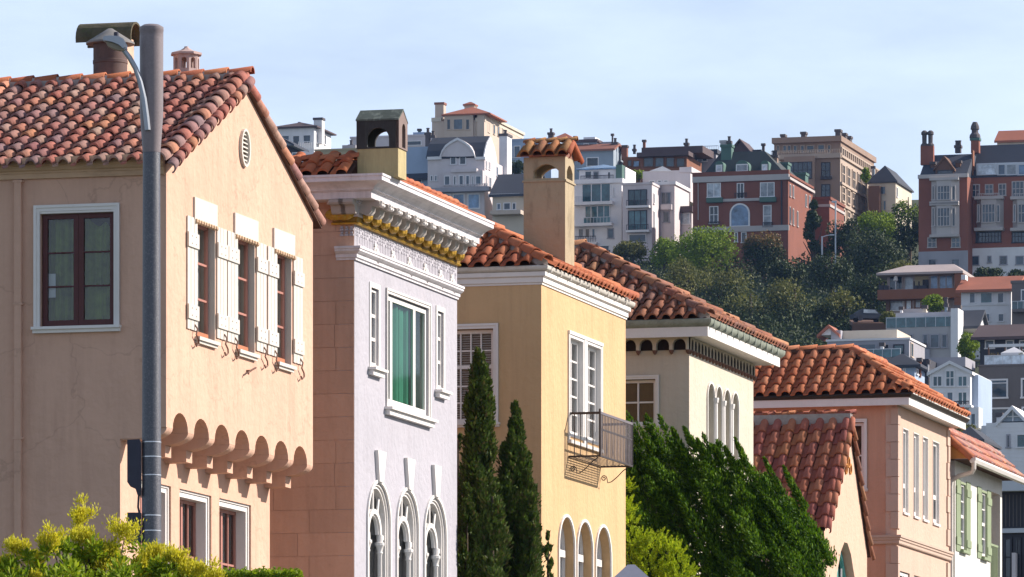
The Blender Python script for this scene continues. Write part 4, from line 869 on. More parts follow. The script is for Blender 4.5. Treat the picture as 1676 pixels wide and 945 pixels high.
# tiled chimney
y0 = 2.75; sp = h.S(y0); a0, a1 = sp(857, 330)[0], sp(925, 330)[0]; fp = h.F(a1); y1 = fp(940, 330)[0]; ze_, zo0, zo1, zl, zp = sp(860, 258)[1], sp(860, 293)[1], sp(860, 270)[1], sp(860, 297)[1], sp(860, 232)[1]; ym = (y0 + y1) / 2
o0, o1 = sp(873, 290)[0], sp(914, 290)[0]; th = .1
def segarch(p, q, b0, b1, n=8): return [(p, b0), (q, b0)] + [(q + (p - q) * k / n, b1 - (b1 - b0) * .5 * (2 * k / n - 1) ** 2) for k in range(n + 1)]
cb = MB().slab(sp, rect(a0, a1, z1 - .6, ze_), 0, th, [segarch(o0, o1, zo0, zo1)]).slab(h.S(y1 - th), rect(a0, a1, z1 - .6, ze_), 0, th, [segarch(o0, o1, zo0, zo1)])
cb.slab(h.F(a1), rect(y0 + th, y1 - th, z1 - .6, ze_ + .0), 0, th, [segarch(y0 + th + .02, y1 - th - .02, zo0, zo1)]).slab(h.F(a0 + th), rect(y0 + th, y1 - th, z1 - .6, ze_), 0, th)
cb.box(a0 + th, a1 - th, y0 + th, y1 - th, z1, zo0 - .03)
ch = cb.build('chimney', 'tan_chimney', h.e)
lg = MB()
lg.bar(sp, a0 - .02, a1 + .02, zl - .02, zl + .01, -.02, .004).bar(fp, y0 - .02, y1 + .02, zl - .021, zl + .009, -.021, .004).build('chimney_ledge', 'tan_chimney', ch)
tl = tile_mesh((a1 - a0 + .16) / 4, .5, .1, .72, .05, .028); tp_ = (zp - ze_) / (ym - y0 + .1); sl = math.hypot(zp - ze_, ym - y0 + .1); dd = Vector((0, -(ym - y0 + .1), -(zp - ze_))).normalized()
cr = MB().hexa([(a0 - .06, y0 - .08, ze_ + .0), (a1 + .06, y0 - .08, ze_), (a1 + .06, ym, zp - .03), (a0 - .06, ym, zp - .03), (a0 - .06, y0 - .08, ze_ + .02), (a1 + .06, y0 - .08, ze_ + .02), (a1 + .06, ym, zp - .01), (a0 - .06, ym, zp - .01)]).hexa(
    [(a0 - .06, y1 + .08, ze_ + .0), (a1 + .06, y1 + .08, ze_), (a1 + .06, ym + .002, zp - .03), (a0 - .06, ym + .002, zp - .03), (a0 - .06, y1 + .08, ze_ + .02), (a1 + .06, y1 + .08, ze_ + .02), (a1 + .06, ym + .002, zp - .01), (a0 - .06, ym + .002, zp - .01)]).slab(fp, [(y0, ze_), (y1, ze_), (ym, zp - .02)], -.001, .05).build('chimney_roof', 'tile_brown', ch)
cap_t = mat('tile_chimney', (.3, .13, .05), .85, .3, 7, pal=[(.36, .13, .05), (.28, .14, .06), (.42, .2, .07), (.2, .1, .06), (.36, .13, .05)], dirt=(.10, .085, .04), damt=.7, dscale=(8, 8, 8), bump=.4)
for k in range(4):
    p = Vector((a1 + .08 - (k + .5) * (a1 - a0 + .16) / 4, y0 - .1, ze_ + .02)) - dd * .43
    tl.materials.clear(); tl.materials.append(M['tile_chimney']); obj('roof_tile', tl, None, cr, frame((-1, 0, 0), dd, p))
    p = Vector((p.x, y1 + .1, ze_ + .02)) - Vector((0, -dd.y, dd.z)) * .43; obj('roof_tile', tl, None, cr, frame((-1, 0, 0), (0, -dd.y, dd.z), p))
for k in range(5): obj('ridge_tile', cap_mesh(.2, .07), 'tile_chimney', cr, frame((0, 1, 0), (1, 0, 0), (a0 - .08 + k * .19, ym, zp + .02)))
caps(cr, (a1 + .05, ym, zp + .0), (a1 + .05, y0 - .1, ze_ + .02), .34, .075, 'tile_red', 'rake_tile', None, up=(1, 0, .4)); caps(cr, (a1 + .05, ym, zp + .0), (a1 + .05, y1 + .1, ze_ + .02), .34, .075, 'tile_red', 'rake_tile', None, up=(1, 0, .4))

# ---------------------------------------------------------------- house 5: cream with arcaded eaves
h = H('cream_house', 'cream stucco house with brown tiled hip roof and little arcade under the eaves', 'house', 1128, 113., group=ROW)
f, s = h.F(0), h.S(0); hd = 9.5; L = f(1233, 650)[0]; D_ = 112.4; zf = lambda v, d=D_: CZ + (VH - v) * d / F
zg1, zg0, zfb = zf(521), zf(534), zf(550); zat, zab = zf(553, 113), zf(573, 113)
zc_ = (f(1162.5, 627)[1] + f(1202.5, 645)[1]) / 2; AR = [(f(u0, 690)[0], f(u1, 690)[0]) for u0, u1 in ((1157, 1168.3), (1170.3, 1180.5), (1183.5, 1194), (1197, 1207.5))]; zb = zc_ - 1.75
MB().slab(f, rect(0, L, 0, zat + .3), 0, .25, [arch(a, b, zb, zc_, 10) for a, b in AR]).build('facade_wall', 'cream_stucco', h.e)
sa0, sa1, sb0, sb1 = s.box(1012, 622, 1073, 697)
MB().slab(s, rect(-hd, -.252, 0, zat + .3), .002, .25, [rect(sa0, sa1, sb0, sb1)]).build('side_wall', 'cream_stucco', h.e); shell(h, hd, L, zat + .25, 'cream_stucco', roof=False)
sweepL(MB(), [(-.2, zfb + .06), (.4, zfb + .06), (.4, zg0 - .002), (.46, zg0 - .002), (.46, zfb), (.42, zfb), (.42, zfb + .04), (-.2, zfb + .04)], -hd, L + .3).build('fascia', 'white_paint', h.e)
gu = sweepL(MB(), [(.4, zg1), (.53, zg1), (.545, zg1 - .015), (.54, zg1 - .07), (.51, zg1 - .11), (.46, zg0), (.4, zg0)], -hd, L + .42).build('gutter', 'gutter_copper', h.e, smooth=True)
for k in range(12): MB().bar(f, -.3 + k * (L + .5) / 12, -.27 + k * (L + .5) / 12, zg0 - .005, zg1 + .005, -.552, -.45).build('gutter_strap', 'gutter_copper', gu)
hip_roof(h, 'tile_brown', .5, -.5, L + .5, zg1 + .02, .536, hd, .245, .40, .085, capr=.115, lim=5.6, capL=.4)
def arcade(pl, a0, a1, n, zt, zb, pr=.15):
    p = (a1 - a0) / n; r = p * .4; pts = []
    for k in range(n):
        c = a0 + (k + .5) * p; pts += [(c - r, zb)] + [(c - r * math.cos(math.pi * q / 8), zt - .03 - r + r * math.sin(math.pi * q / 8)) for q in range(9)] + [(c + r, zb)]
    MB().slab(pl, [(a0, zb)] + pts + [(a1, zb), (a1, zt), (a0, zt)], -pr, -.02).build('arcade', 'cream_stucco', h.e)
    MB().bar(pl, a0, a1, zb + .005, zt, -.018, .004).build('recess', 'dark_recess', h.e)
    me = MB().lathe([(.0, -.075), (.03, -.05), (.05, -.01), (.05, .012)], (0, 0, 0), 8).mesh('corbel_drop'); me.materials.append(M['rust_iron'])
    for k in range(n + 1): obj('corbel_drop', me, None, h.e, Matrix.Translation(pl.pt(a0 + k * p, zb - .014, -pr * .6)))
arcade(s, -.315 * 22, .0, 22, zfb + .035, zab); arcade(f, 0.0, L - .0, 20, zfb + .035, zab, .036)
for a, b in AR:
    m_ = MB(); archring(m_, f, a, b, zb, zc_, .035, -.03, .003, 12); archring(m_, f, a + .04, b - .04, zb, zc_ - .04, .038, .12, .2, 12); wd = m_.build('arched_window', 'white_paint', h.e)
    MB().slab(f, arch(a + .042, b - .042, zb, zc_ - .042, 10), .17, .18).build('pane', 'glass_bright', wd); c = (a + b) / 2
    MB().bar(f, c - .012, c + .012, zb, zc_ - .05, .14, .165).bar(f, a + .04, b - .04, zb + .8, zb + .83, .142, .163).build('glazing_bar', 'white_paint', wd)
for k in range(3): MB().lathe([(.05, zb - zc_), (.045, -.35), (.06, -.33), (.07, -.27), (.07, -.24)], ((.02), (AR[k][1] + AR[k + 1][0]) / 2, zc_), 8).build('colonnette', 'white_paint', h.e)
wd = window(s, h.e, sa0 + .01, sa1 - .01, sb0 + .01, sb1 - .01, .09, .05, 2, 2, 'white_paint', 'glass', .03); casing(s, wd, sa0, sa1, sb0, sb1, .07, .03, 'white_paint', True, .02, .08, st=.06, back=.0025)
MB().bar(s, sa0, sa1, sb0, sb1, .2, .21).build('blind_or_backdrop', 'brown_room', wd)  # no slats here: dark brown sheet paints the unlit room behind the glass

# ---------------------------------------------------------------- house 7: small steep gable with pink tiles
h = H('gable_house', 'small peach house with steep pink tiled gable and teal arched window', 'house', 1349, 124.6, group=ROW)
f, s = h.F(0), h.S(0); hd = 8.; yr, zr = f(1389, 686); ye, ze = f(1347, 866); ex_, ez_ = f(1421, 909); L = f(1419, 850)[0]; p1, p2 = (zr - ze) / (yr - ye), (zr - ez_) / (ex_ - yr)
a0, a1 = f(1367, 930)[0], f(1402, 930)[0]; zt = f(1383, 888)[1]; rz = lambda y: (zr - p1 * (yr - y) if y < yr else zr - p2 * (y - yr)) - .09
def pointed(a0, a1, b0, b1): 
    c, w = (a0 + a1) / 2, (a1 - a0) / 2; return [(a0, b0), (a1, b0), (a1, b1 - w * 1.1), (c + w * .82, b1 - w * .62), (c + w * .48, b1 - w * .2), (c + w * .15, b1), (c - w * .15, b1), (c - w * .48, b1 - w * .2), (c - w * .82, b1 - w * .62), (a0, b1 - w * 1.1)]
MB().slab(f, [(0, 0), (L, 0), (L, rz(L)), (yr, rz(yr)), (0, rz(0))], 0, .3, [pointed(a0, a1, zt - 2, zt)]).build('gable_wall', 'gable_stucco', h.e)
MB().box(-hd, -.302, 0, .25, 0, rz(0)).box(-hd, -hd + .2, .251, L, 0, rz(0)).box(-hd + .2, -.302, L - .25, L, 0, rz(L)).build('wall', 'gable_stucco', h.e); MB().box(-hd + .4, -1.5, .7, L - .5, 0, rz(0) - .1).build('inner_wall', 'dark_room', h.e)
ol = pointed(a0 + .05, a1 - .05, zt - 2, zt - .05); il = pointed(a0 + .14, a1 - .14, zt - 1.95, zt - .16)
c = (a0 + a1) / 2; k = MB().slab(f, ol, .17, .24, [il]).bar(f, c - .035, c + .035, zt - 1.95, zt - .15, .175, .235)
wd = k.build('arched_window', 'teal_paint', h.e); MB().slab(f, ol, .25, .255).build('pane', 'glass_bright', wd)
MB().bar(f, (a0 + c) / 2 - .015, (a0 + c) / 2 + .015, zt - 2, zt - .5, .2, .23).bar(f, (a1 + c) / 2 - .015, (a1 + c) / 2 + .015, zt - 2, zt - .5, .2, .23).bar(f, a0 + .1, a1 - .1, zt - .86, zt - .83, .202, .228).bar(f, a0 + .1, a1 - .1, zt - 1.4, zt - 1.37, .202, .228).build('glazing_bar', 'white_paint', wd)
curtain_or_backdrop(wd, f, a0, a1, zt - 2, zt - .3, .34, 'net_curtain', .02, .12, 24)
for u, v in ((1388, 757), (1384, 767.5), (1391, 768)):
    y, z = f(u, v); MB().lathe([(.115, -.06), (.115, .0), (.085, .0), (.085, -.05)], (0, 0, 0), 12).build('vent_pipe', 'terracotta', h.e).matrix_local = Matrix.Translation((.03, y, z)) @ Matrix.Rotation(R(90), 4, 'Y')
ln1, ln2 = math.hypot(yr - ye, zr - ze), math.hypot(ex_ - yr, zr - ez_)
roof = MB().poly([(.04, ye, ze - .04), (.04, yr, zr - .04), (-hd, yr, zr - .04), (-hd, ye, ze - .04)]).poly([(.04, ex_, ez_ - .04), (.04, yr, zr - .04), (-hd, yr, zr - .04), (-hd, ex_, ez_ - .04)]).build('roof', 'tile_bed', h.e, recalc=False)
w = .292; me = tile_mesh(w, .49, .1, .62, .05, .028); d1, d2 = Vector((0, ye - yr, ze - zr)).normalized(), Vector((0, ex_ - yr, ez_ - zr)).normalized()
tiles(roof, me, (.08, ye, ze), (-1, 0, 0), d1, 4.1, ln1, w, .395, .49, 'tile_pink'); tiles(roof, me, (.08 - 14 * w, ye, ze), (-1, 0, 0), d1, 3.8, ln1, w, .395, .49, 'tile_pink', joined=True)
tiles(roof, me, (.05, ex_, ez_), (-1, 0, 0), d2, hd, ln2, w, .395, .49, 'tile_pink', joined=True)
rk = cap_mesh(.48, .09, 'rake_tile', .035, .024); caps(roof, (.07, yr, zr - .0), (.07, ye + .03, ze + .02), .395, .09, 'tile_pink', 'rake_tile', rk, up=(1, 0, .6))
rk = cap_mesh(.48, .07, 'rake_tile', .03, .024); caps(roof, (.04, yr, zr - .02), (.04, ex_, ez_), .395, .07, 'tile_brown', 'rake_tile', rk, up=(1, 0, .3))
caps(roof, (-hd, yr, zr + .1), (.1, yr, zr + .1), .42, .085, 'tile_pink', 'ridge_tile'); MB().box(-hd, .06, yr - .1, yr + .1, zr - .12, zr + .11).build('ridge_bed', 'mortar', roof)

# ---------------------------------------------------------------- house 8: orange stucco with quoins
h = H('quoined_house', 'orange stucco house with pale quoins and orange tiled skirt roof', 'house', 1468, 132., group=ROW)
f, s = h.F(0), h.S(0); hd = 9.; L = f(1553, 800)[0]; D_ = 131.6; zf = lambda v, d=D_: CZ + (VH - v) * d / F
zg1, zg0, zfb = zf(643), zf(650), zf(662.5)
WN = [f.box(u0, v0, u1, v1) for u0, u1, v0, v1 in ((1477.5, 1486.5, 700, 838), (1495, 1503.5, 708, 846), (1510, 1518.5, 714, 850), (1526.5, 1537, 720, 856))]
zt, zb = sum(q[3] for q in WN) / 4, WN[0][2]; WL = [(f(u0, 940)[0], f(u1, 940)[0]) for u0, u1 in ((1472, 1489), (1496, 1516))]; zlt = f(1472, 934)[1]
MB().slab(f, rect(0, L, 0, zfb + .03), 0, .25, [rect(q[0], q[1], zb, zt) for q in WN] + [rect(a, b, zlt - 1.6, zlt) for a, b in WL]).build('facade_wall', 'facade_pink', h.e)
sa0, sa1, sb0, sb1 = s.box(1375, 692, 1414, 801)
MB().slab(s, rect(-hd, -.252, 0, zfb + .03), .002, .25, [rect(sa0, sa1, sb0, sb1)]).build('side_wall', 'orange_stucco', h.e); shell(h, hd, L, zfb - .01, 'orange_stucco')
sweepL(MB(), [(-.2, zfb + .06), (.27, zfb + .06), (.27, zg0 - .002), (.33, zg0 - .002), (.33, zfb), (.28, zfb), (.28, zfb + .04), (-.2, zfb + .04)], -hd, L + .3).build('fascia', 'white_paint', h.e)
sweepL(MB(), [(.25, zg1), (.40, zg1), (.41, zg1 - .03), (.36, zg0), (.25, zg0)], -hd, L + .35).build('gutter', 'gutter_dark', h.e)
MB().bar(h.F(.412), -.3, L + .35, zg1 - .02, zg1 + .006, -.006, .003).build('gutter_strap', 'gutter_white', h.e)
hip_roof(h, 'tile_orange', .36, -.36, L + .36, zg1 + .02, .66, hd, .292, .385, .1, run=1.62, capr=.1, lim=4.6, capm='tile_orange', capL=.4)
z = zfb - .02; k = 0; zbelt = zf(876, 132)
while z > 6.5:
    wide = k % 2 == 1; hh = .375 if k else .37
    if not (zbelt - .26 < z - hh * .5 < zbelt + .05):
        wx, wy = (.235, .16) if wide else (.13, .24); MB().box(-wx, .035, -.035, wy, z - hh, z - .012).build('quoin', 'quoin', h.e)
        MB().box(-.05, .035, L - (.2 if wide else .3), L + .01, z - hh, z - .012).build('quoin', 'quoin', h.e)
    z -= hh; k += 1
sweepL(MB(), [(-.1, zbelt), (.11, zbelt), (.11, zbelt - .05), (.085, zbelt - .065), (.085, zbelt - .1), (.06, zbelt - .12), (.06, zbelt - .17), (.045, zbelt - .19), (-.1, zbelt - .19)], -hd, L + .03).build('belt_course', 'quoin', h.e)
for q in WN:
    wd = window(f, h.e, q[0] + .02, q[1] - .02, zb + .02, zt - .02, .05, .07, 1, [0, .30, 1], 'white_paint', 'glass_bright', .1); MB().bar(f, q[0] - .0, q[1] + .0, zb - .05, zb + .0, -.04, .003).build('sill', 'white_paint', wd)
    MB().bar(f, q[0] + .002, q[0] + .02, zb, zt - .002, -.012, .1).bar(f, q[1] - .02, q[1] - .002, zb, zt - .002, -.012, .1).bar(f, q[0] + .02, q[1] - .02, zt - .02, zt - .002, -.012, .1).build('window_frame', 'white_paint', wd); MB().bar(f, q[0], q[1], zb + .6, zt, .2, .21).build('blind_or_backdrop', 'blind_or_backdrop', wd)
for a, b in WL: window(f, h.e, a + .01, b - .01, zlt - 1.6, zlt - .01, .04, .08, 2, 1, 'white_paint', 'glass_bright', .05)
wd = window(s, h.e, sa0 + .01, sa1 - .01, sb0 + .01, sb1 - .01, .08, .06, 1, 2, 'white_paint', 'glass', .03); casing(s, wd, sa0, sa1, sb0, sb1, .07, .03, 'white_paint', True, .02, .07, st=.06, back=.0025); MB().bar(s, sa0, sa1, sb0, sb1, .35, .36).build('blind_or_backdrop', 'brown_room', wd)  # last piece is a dark brown sheet in place of the unlit room

# ---------------------------------------------------------------- house 9: white with green shutters
h = H('shuttered_house', 'white stucco house with green shutters and cream downpipe at the end of the row', 'house', 1563, 138.3, group=ROW)
f, s = h.F(0), h.S(0); hd = 8.; L = f(1640, 850)[0]
fo = h.F(.42); ye0, zg = fo(1592, 752); zt = f(1550 + 12, 712)[1]
WN = [(f(1571, 800)[0], f(1580, 800)[0]), (f(1605.5, 800)[0], f(1614.5, 800)[0])]; zwt, zwb = f(1571, 788)[1], f(1571, 900)[1]; r0, r1 = f(1621, 830)[0], f(1637, 830)[0]; zrt = f(1621, 804)[1]
MB().slab(f, rect(0, L, 0, zg + .02), 0, .25, [rect(a, b, zwb, zwt) for a, b in WN] + [rect(r0, r1, 3, zrt)]).build('facade_wall', 'white_stucco', h.e)
MB().box(-hd, -.252, .003, .25, 0, zg + .02).build('side_wall', 'gable_stucco', h.e); shell(h, hd, L, zg - .05, 'white_stucco', roof=False)
MB().box(-1.2, -.252, r0 - .1, r1 + .1, zrt - .0 + .001, zrt + .1).box(-1.3, -1.2, r0 - .1, r1 + .1, 3, zrt).build('loggia_wall', 'gable_stucco', h.e)
lz = f(1621, 888)[1]; lr = MB().box(-.1, -.04, r0, r1, lz - .05, lz).build('loggia_rail', 'shutter_green', h.e)
for k in range(9): y = r0 + .05 + (r1 - r0 - .1) * k / 8; MB().box(-.09, -.05, y - .02, y + .02, lz - .95, lz - .051).build('baluster', 'shutter_green', lr)
for k, (a, b) in enumerate(WN):
    wd = window(f, h.e, a + .04, b - .04, zwb + .05, zwt - .05, .02, .04, 1, 4, 'white_paint', 'glass_bright', .03, mid=[2])
    MB().bar(f, a + .002, a + .04, zwb, zwt, -.02, .2).bar(f, b - .04, b - .002, zwb, zwt, -.02, .2).bar(f, a + .04, b - .04, zwt - .05, zwt - .002, -.02, .2).bar(f, a - .05, b + .05, zwb - .06, zwb - .001, -.1, .1).build('window_frame', 'shutter_green', wd); MB().bar(f, a, b, zwb, zwt, .14, .15).build('blind_or_backdrop', 'blind_or_backdrop', wd)
    lu = ((1564.2, 1570.5, 1581, 1587.5), (1599, 1605, 1615, 1621))[k]; q = [f(u, 800)[0] for u in lu]
    for p0, p1 in ((q[0], q[1]), (q[2], q[3])):
        sh = MB().bar(f, p0 + .01, p1 - .01, zwb - .03, zwt + .04, -.01, -.004).build('shutter', 'shutter_green', h.e)
        for j in range(3): w_ = (p1 - p0) / 3; MB().bar(f, p0 + j * w_ + .004, p0 + (j + 1) * w_ - .004, zwb - .05, zwt + .05, -.022, -.0105).build('plank', 'shutter_green', sh)
        for z0 in (zwb + .1, zwt - .3): MB().bar(f, p0 - .01, p1 + .015, z0, z0 + .17, -.04, -.023).build('batten', 'shutter_green', sh)
xe, xr = .42, -.16; tp = (zt - zg) / (xe - xr); ca = 1 / math.hypot(1, tp); sa = tp * ca; sl = (xe - xr) / ca
roof = MB().poly([(xe, -.35, zg), (xe, L + .3, zg), (xr, L + .3, zt - .02), (xr, -.35, zt - .02)]).poly([(xe, -.3, zg - .01), (xe, L + .3, zg - .01), (-.26, L + .3, zg - .01), (-.26, -.3, zg - .01)]).poly([(xr, -.3, zt - .03), (xr, L + .3, zt - .03), (-hd, L + .3, zt - .03), (-hd, -.3, zt - .03)]).build('roof', 'tile_bed', h.e, recalc=False)
MB().slab(h.S(-.3), [(xe, zg), (xr, zt - .03), (-hd, zt - .03), (-hd, zg)], 0, .05).build('gable_end', 'terracotta', h.e)
me = tile_mesh(.25, .45, .08); tiles(roof, me, (xe, -.35, zg + .03), (0, 1, 0), (ca, 0, -sa), L + .65, sl, .25, .36, .45, 'tile_old')
caps(roof, (xr, -.35, zt + .05), (xr, L + .3, zt + .05), .4, .085, 'tile_old', 'ridge_tile'); caps(roof, (xr, -.33, zt + .0), (xe, -.33, zg + .03), .4, .09, 'tile_orange', 'rake_tile', None, up=(0, -1, .6)); caps(roof, (-3, -.33, zt + .0), (xr, -.33, zt), .4, .1, 'tile_orange', 'rake_tile', None, up=(0, -1, .6))
gu = MB().extr([(.38, zg - .01), (.54, zg + .02), (.55, zg - .02), (.51, zg - .09), (.42, zg - .1)], (0, -.35, 0), (1, 0, 0), (0, 0, 1), (0, 1, 0), L + .8).build('gutter', 'white_paint', h.e)
MB().tube([(.47, -.2, zg - .08), (.47, -.2, zg - .22), (.42, -.16, zg - .3), (.1, -.1, zg - .38), (-.06, -.08, zg - .46), (-.08, -.08, zg - .6), (-.08, -.08, 0)], .055, 10).build('downpipe', 'gutter_white', h.e, smooth=True)

# ---------------------------------------------------------------- the far hillside: buildings
HILL = 'buildings on the far hillside'
def far(name, label, cat, u0, u1, v0, v1, d, dep, m, sm=None, rot=-A, parapet=0.):
    """a far building: front face between columns u0..u1 (right front corner at u1), walls from row v0 down past v1"""
    zb = min(CZ + (VH - v1) * d / F - 1, ground_z((u1 - U0) / F * d, d) + 1) - 2
    h = H(name, label, cat, u1, d, zb, rot, HILL); s = h.S(0); h.x0, h.z1 = s(u0, v0)[0], s(u1, v0)[1]; h.dep = dep; h.s = s; h.f = h.F(0)
    MB().box(h.x0, 0, 0, dep, 0, h.z1).build('wall', m, h.e)
    if parapet: MB().box(h.x0 - .12, .12, -.12, dep + .1, h.z1 - .001, h.z1 + parapet).build('parapet', sm or m, h.e)
    return h
def block(h, u0, u1, v0, v1, y0, dep, m, name='wall'):
    """another body of the same building, its front y0 metres behind (or before) the main front"""
    p = h.S(y0); a0, b1 = p(u0, v0); a1, b0 = p(u1, v1); return MB().box(a0, a1, y0, y0 + dep, max(0, b0), b1).build(name, m, h.e)
def wins(h, lst, m='far_white', g='far_glass', pl=None, fr=.12, pr=.08, name='window'):
    """windows by photo boxes (u0, v0, u1, v1, columns, rows): raised frame with bars, sill and a pane behind them"""
    pl = pl or h.s
    for q in lst:
        u0, v0, u1, v1 = q[:4]; nx, nz = (q[4:6] if len(q) > 5 else (1, 1)); mm = q[6] if len(q) > 6 and q[6] else m; gg = q[7] if len(q) > 7 else g
        a0, a1, b0, b1 = pl.box(u0, v0, u1, v1)
        if pl.k == 'F': b1 = pl(u0, v0)[1]; b0 = pl(u0, v1)[1]
        k = MB(); k.bar(pl, a0, a0 + fr, b0, b1, -pr, .02).bar(pl, a1 - fr, a1, b0, b1, -pr, .02).bar(pl, a0 + fr, a1 - fr, b1 - fr, b1, -pr, .02).bar(pl, a0 - .06, a1 + .06, b0 - fr, b0, -pr - .08, .02)
        for i in range(1, nx): x = a0 + (a1 - a0) * i / nx; k.bar(pl, x - fr * .4, x + fr * .4, b0, b1 - fr, -pr + .02, .02)
        for j in range(1, nz): z = b0 + (b1 - b0) * j / nz; k.bar(pl, a0 + fr, a1 - fr, z - fr * .35, z + fr * .35, -pr + .025, .02)
        o = k.build(name, mm, h.e); MB().quad(pl, a0 + fr * .5, a1 - fr * .5, b0, b1 - fr * .5, -.025).build('pane', gg, o, recalc=False)
def roof_hip(h, m, x0, x1, y0, y1, z, rise, ov=.4, ridge=None, name='roof', par=None):
    x0, x1, y0, y1 = x0 - ov, x1 + ov, y0 - ov, y1 + ov; r = min(x1 - x0, y1 - y0) / 2 if ridge is None else ridge
    r = min(r, (x1 - x0) / 2 - .02, (y1 - y0) / 2 - .02); b = MB()
    b.hexa([(x0, y0, z), (x1, y0, z), (x1, y1, z), (x0, y1, z), (x0 + r, y0 + r, z + rise), (x1 - r, y0 + r, z + rise), (x1 - r, y1 - r, z + rise), (x0 + r, y1 - r, z + rise)])
    b.box(x0, x1, y0, y1, z - .2, z - .001); return b.build(name, m, par or h.e)
def gable(h, m, wm, x0, x1, y0, y1, z, rise, axis='y', ov=.35):
    """gabled roof; axis y = gable faces us, x = ridge across the view"""
    if axis == 'y':
        c = (x0 + x1) / 2; k = rise / ((x1 - x0) / 2); MB().extr([(x0, z), (x1, z), (c, z + rise)], (0, y0 + .05, 0), (1, 0, 0), (0, 0, 1), (0, 1, 0), y1 - y0 - .1).build('gable_wall', wm, h.e)
        pr = [(x0 - ov, z - ov * k), (c, z + rise), (x1 + ov, z - ov * k), (x1 + ov, z - ov * k + .3), (c, z + rise + .3), (x0 - ov, z - ov * k + .3)]
        return MB().extr(pr, (0, y0 - ov, 0), (1, 0, 0), (0, 0, 1), (0, 1, 0), y1 - y0 + 2 * ov).build('roof', m, h.e)
    c = (y0 + y1) / 2; k = rise / ((y1 - y0) / 2); MB().extr([(y0, z), (y1, z), (c, z + rise)], (x0 + .05, 0, 0), (0, 1, 0), (0, 0, 1), (1, 0, 0), x1 - x0 - .1).build('gable_wall', wm, h.e)
    pr = [(y0 - ov, z - ov * k), (c, z + rise), (y1 + ov, z - ov * k), (y1 + ov, z - ov * k + .3), (c, z + rise + .3), (y0 - ov, z - ov * k + .3)]
    return MB().extr(pr, (x0 - ov, 0, 0), (0, 1, 0), (0, 0, 1), (1, 0, 0), x1 - x0 + 2 * ov).build('roof', m, h.e)
def chim(h, u0, u1, v0, v1, y, m, dep=None, cap='far_chimney', pots=0):
    p = h.S(y); a0, b1 = p(u0, v0); a1, b0 = p(u1, v1); dep = dep or (a1 - a0); o = MB().box(a0, a1, y, y + dep, b0, b1 - .35).build('chimney', m, h.e)
    k = MB().box(a0 - .12, a1 + .12, y - .12, y + dep + .12, b1 - .349, b1); 
    for q in range(pots): x = a0 + (q + .5) * (a1 - a0) / pots; k.lathe([(.22, 0), (.2, .5), (.26, .55), (.26, .65)], (x, y + dep / 2, b1 + .001), 8)
    k.build('chimney_cap', cap, o)
def rail(h, u0, u1, v0, v1, y, m, n=10, glass=None):
    p = h.S(y); a0, b1 = p(u0, v0); a1, b0 = p(u1, v1); k = MB().box(a0, a1, y, y + .08, b1 - .08, b1)
    for q in range(n + 1): x = a0 + (a1 - a0 - .06) * q / n; k.box(x, x + .06, y + .01, y + .07, b0, b1 - .081)
    o = k.build('railing', m, h.e)
    if glass: MB().box(a0, a1, y + .03, y + .05, b0, b1 - .09).build('glass_panel', glass, o)
def slabp(h, u0, u1, v0, v1, y0, y1, m, name='cornice'):
    p = h.S(y0); a0, b1 = p(u0, v0); a1, b0 = p(u1, v1); return MB().box(a0, a1, y0, y1, b0, b1).build(name, m, h.e)

# white house on the skyline, far left
h = far('skyline_house', 'small white house with low dark hip roof and white chimney, leftmost on the skyline', 'house', 452, 514, 207, 244, 930, 9, 'far_white')
roof_hip(h, 'far_roof_brown', h.x0, 0, 0, h.dep, h.z1, 1.1, .7); wins(h, [(461, 222, 474, 237, 2), (479, 222, 491, 242, 2), (496, 221, 509, 235, 2)]); wins(h, [(517, 218, 521, 234), (530, 220, 533, 236)], pl=h.f)
chim(h, 513.5, 527, 193, 235, 1.5, 'far_white'); rail(h, 488, 513, 232, 243, -1.2, 'far_white', 8)
chim(h, 489, 490.5, 200, 210, 4, 'far_chimney')
h = far('dark_house', 'dark blue wooden house with sloping roof below the small white skyline house', 'house', 440, 470, 238, 262, 900, 7, 'far_dark'); gable(h, 'far_slate', 'far_bluegrey', h.x0, .8, 0, 7, h.z1, 1.0, 'y'); wins(h, [(452, 244, 459, 258, 1), (478, 250, 486, 258)], pl=None)
h = far('olive_block', 'low olive building with plain parapet behind the dark chimney hood', 'building', 516, 592, 245, 262, 880, 10, 'far_olive', parapet=.25); slabp(h, 560, 582, 238, 245, 2, 4, 'far_grey', 'roof_box'); chim(h, 571, 577, 237, 246, 3, 'far_concrete', pots=1)
h = far('pale_block', 'pale blue flat roofed block seen either side of the dark chimney hood', 'building', 574, 696, 223, 262, 960, 12, 'far_pinkwhite', parapet=.3); wins(h, [(666, 231, 690, 238, 2)]); slabp(h, 676, 694, 217, 224, 2, 7, 'far_blue', 'roof_box'); chim(h, 684, 688, 211, 219, 4, 'far_copper')
h = far('grey_roofed_house', 'blue grey house with big slate roof left of the gambrel house', 'house', 640, 704, 240, 344, 855, 9, 'far_blue'); gable(h, 'far_slate', 'far_blue', h.x0, -.2, -.4, 9, h.z1 - 4.4, 4.6, 'x'); wins(h, [(670, 288, 691, 304, 1)]); chim(h, 696, 703, 217, 262, 3, 'far_chimney', pots=1); chim(h, 705, 711, 222, 250, 3, 'far_pinkwhite', pots=1)
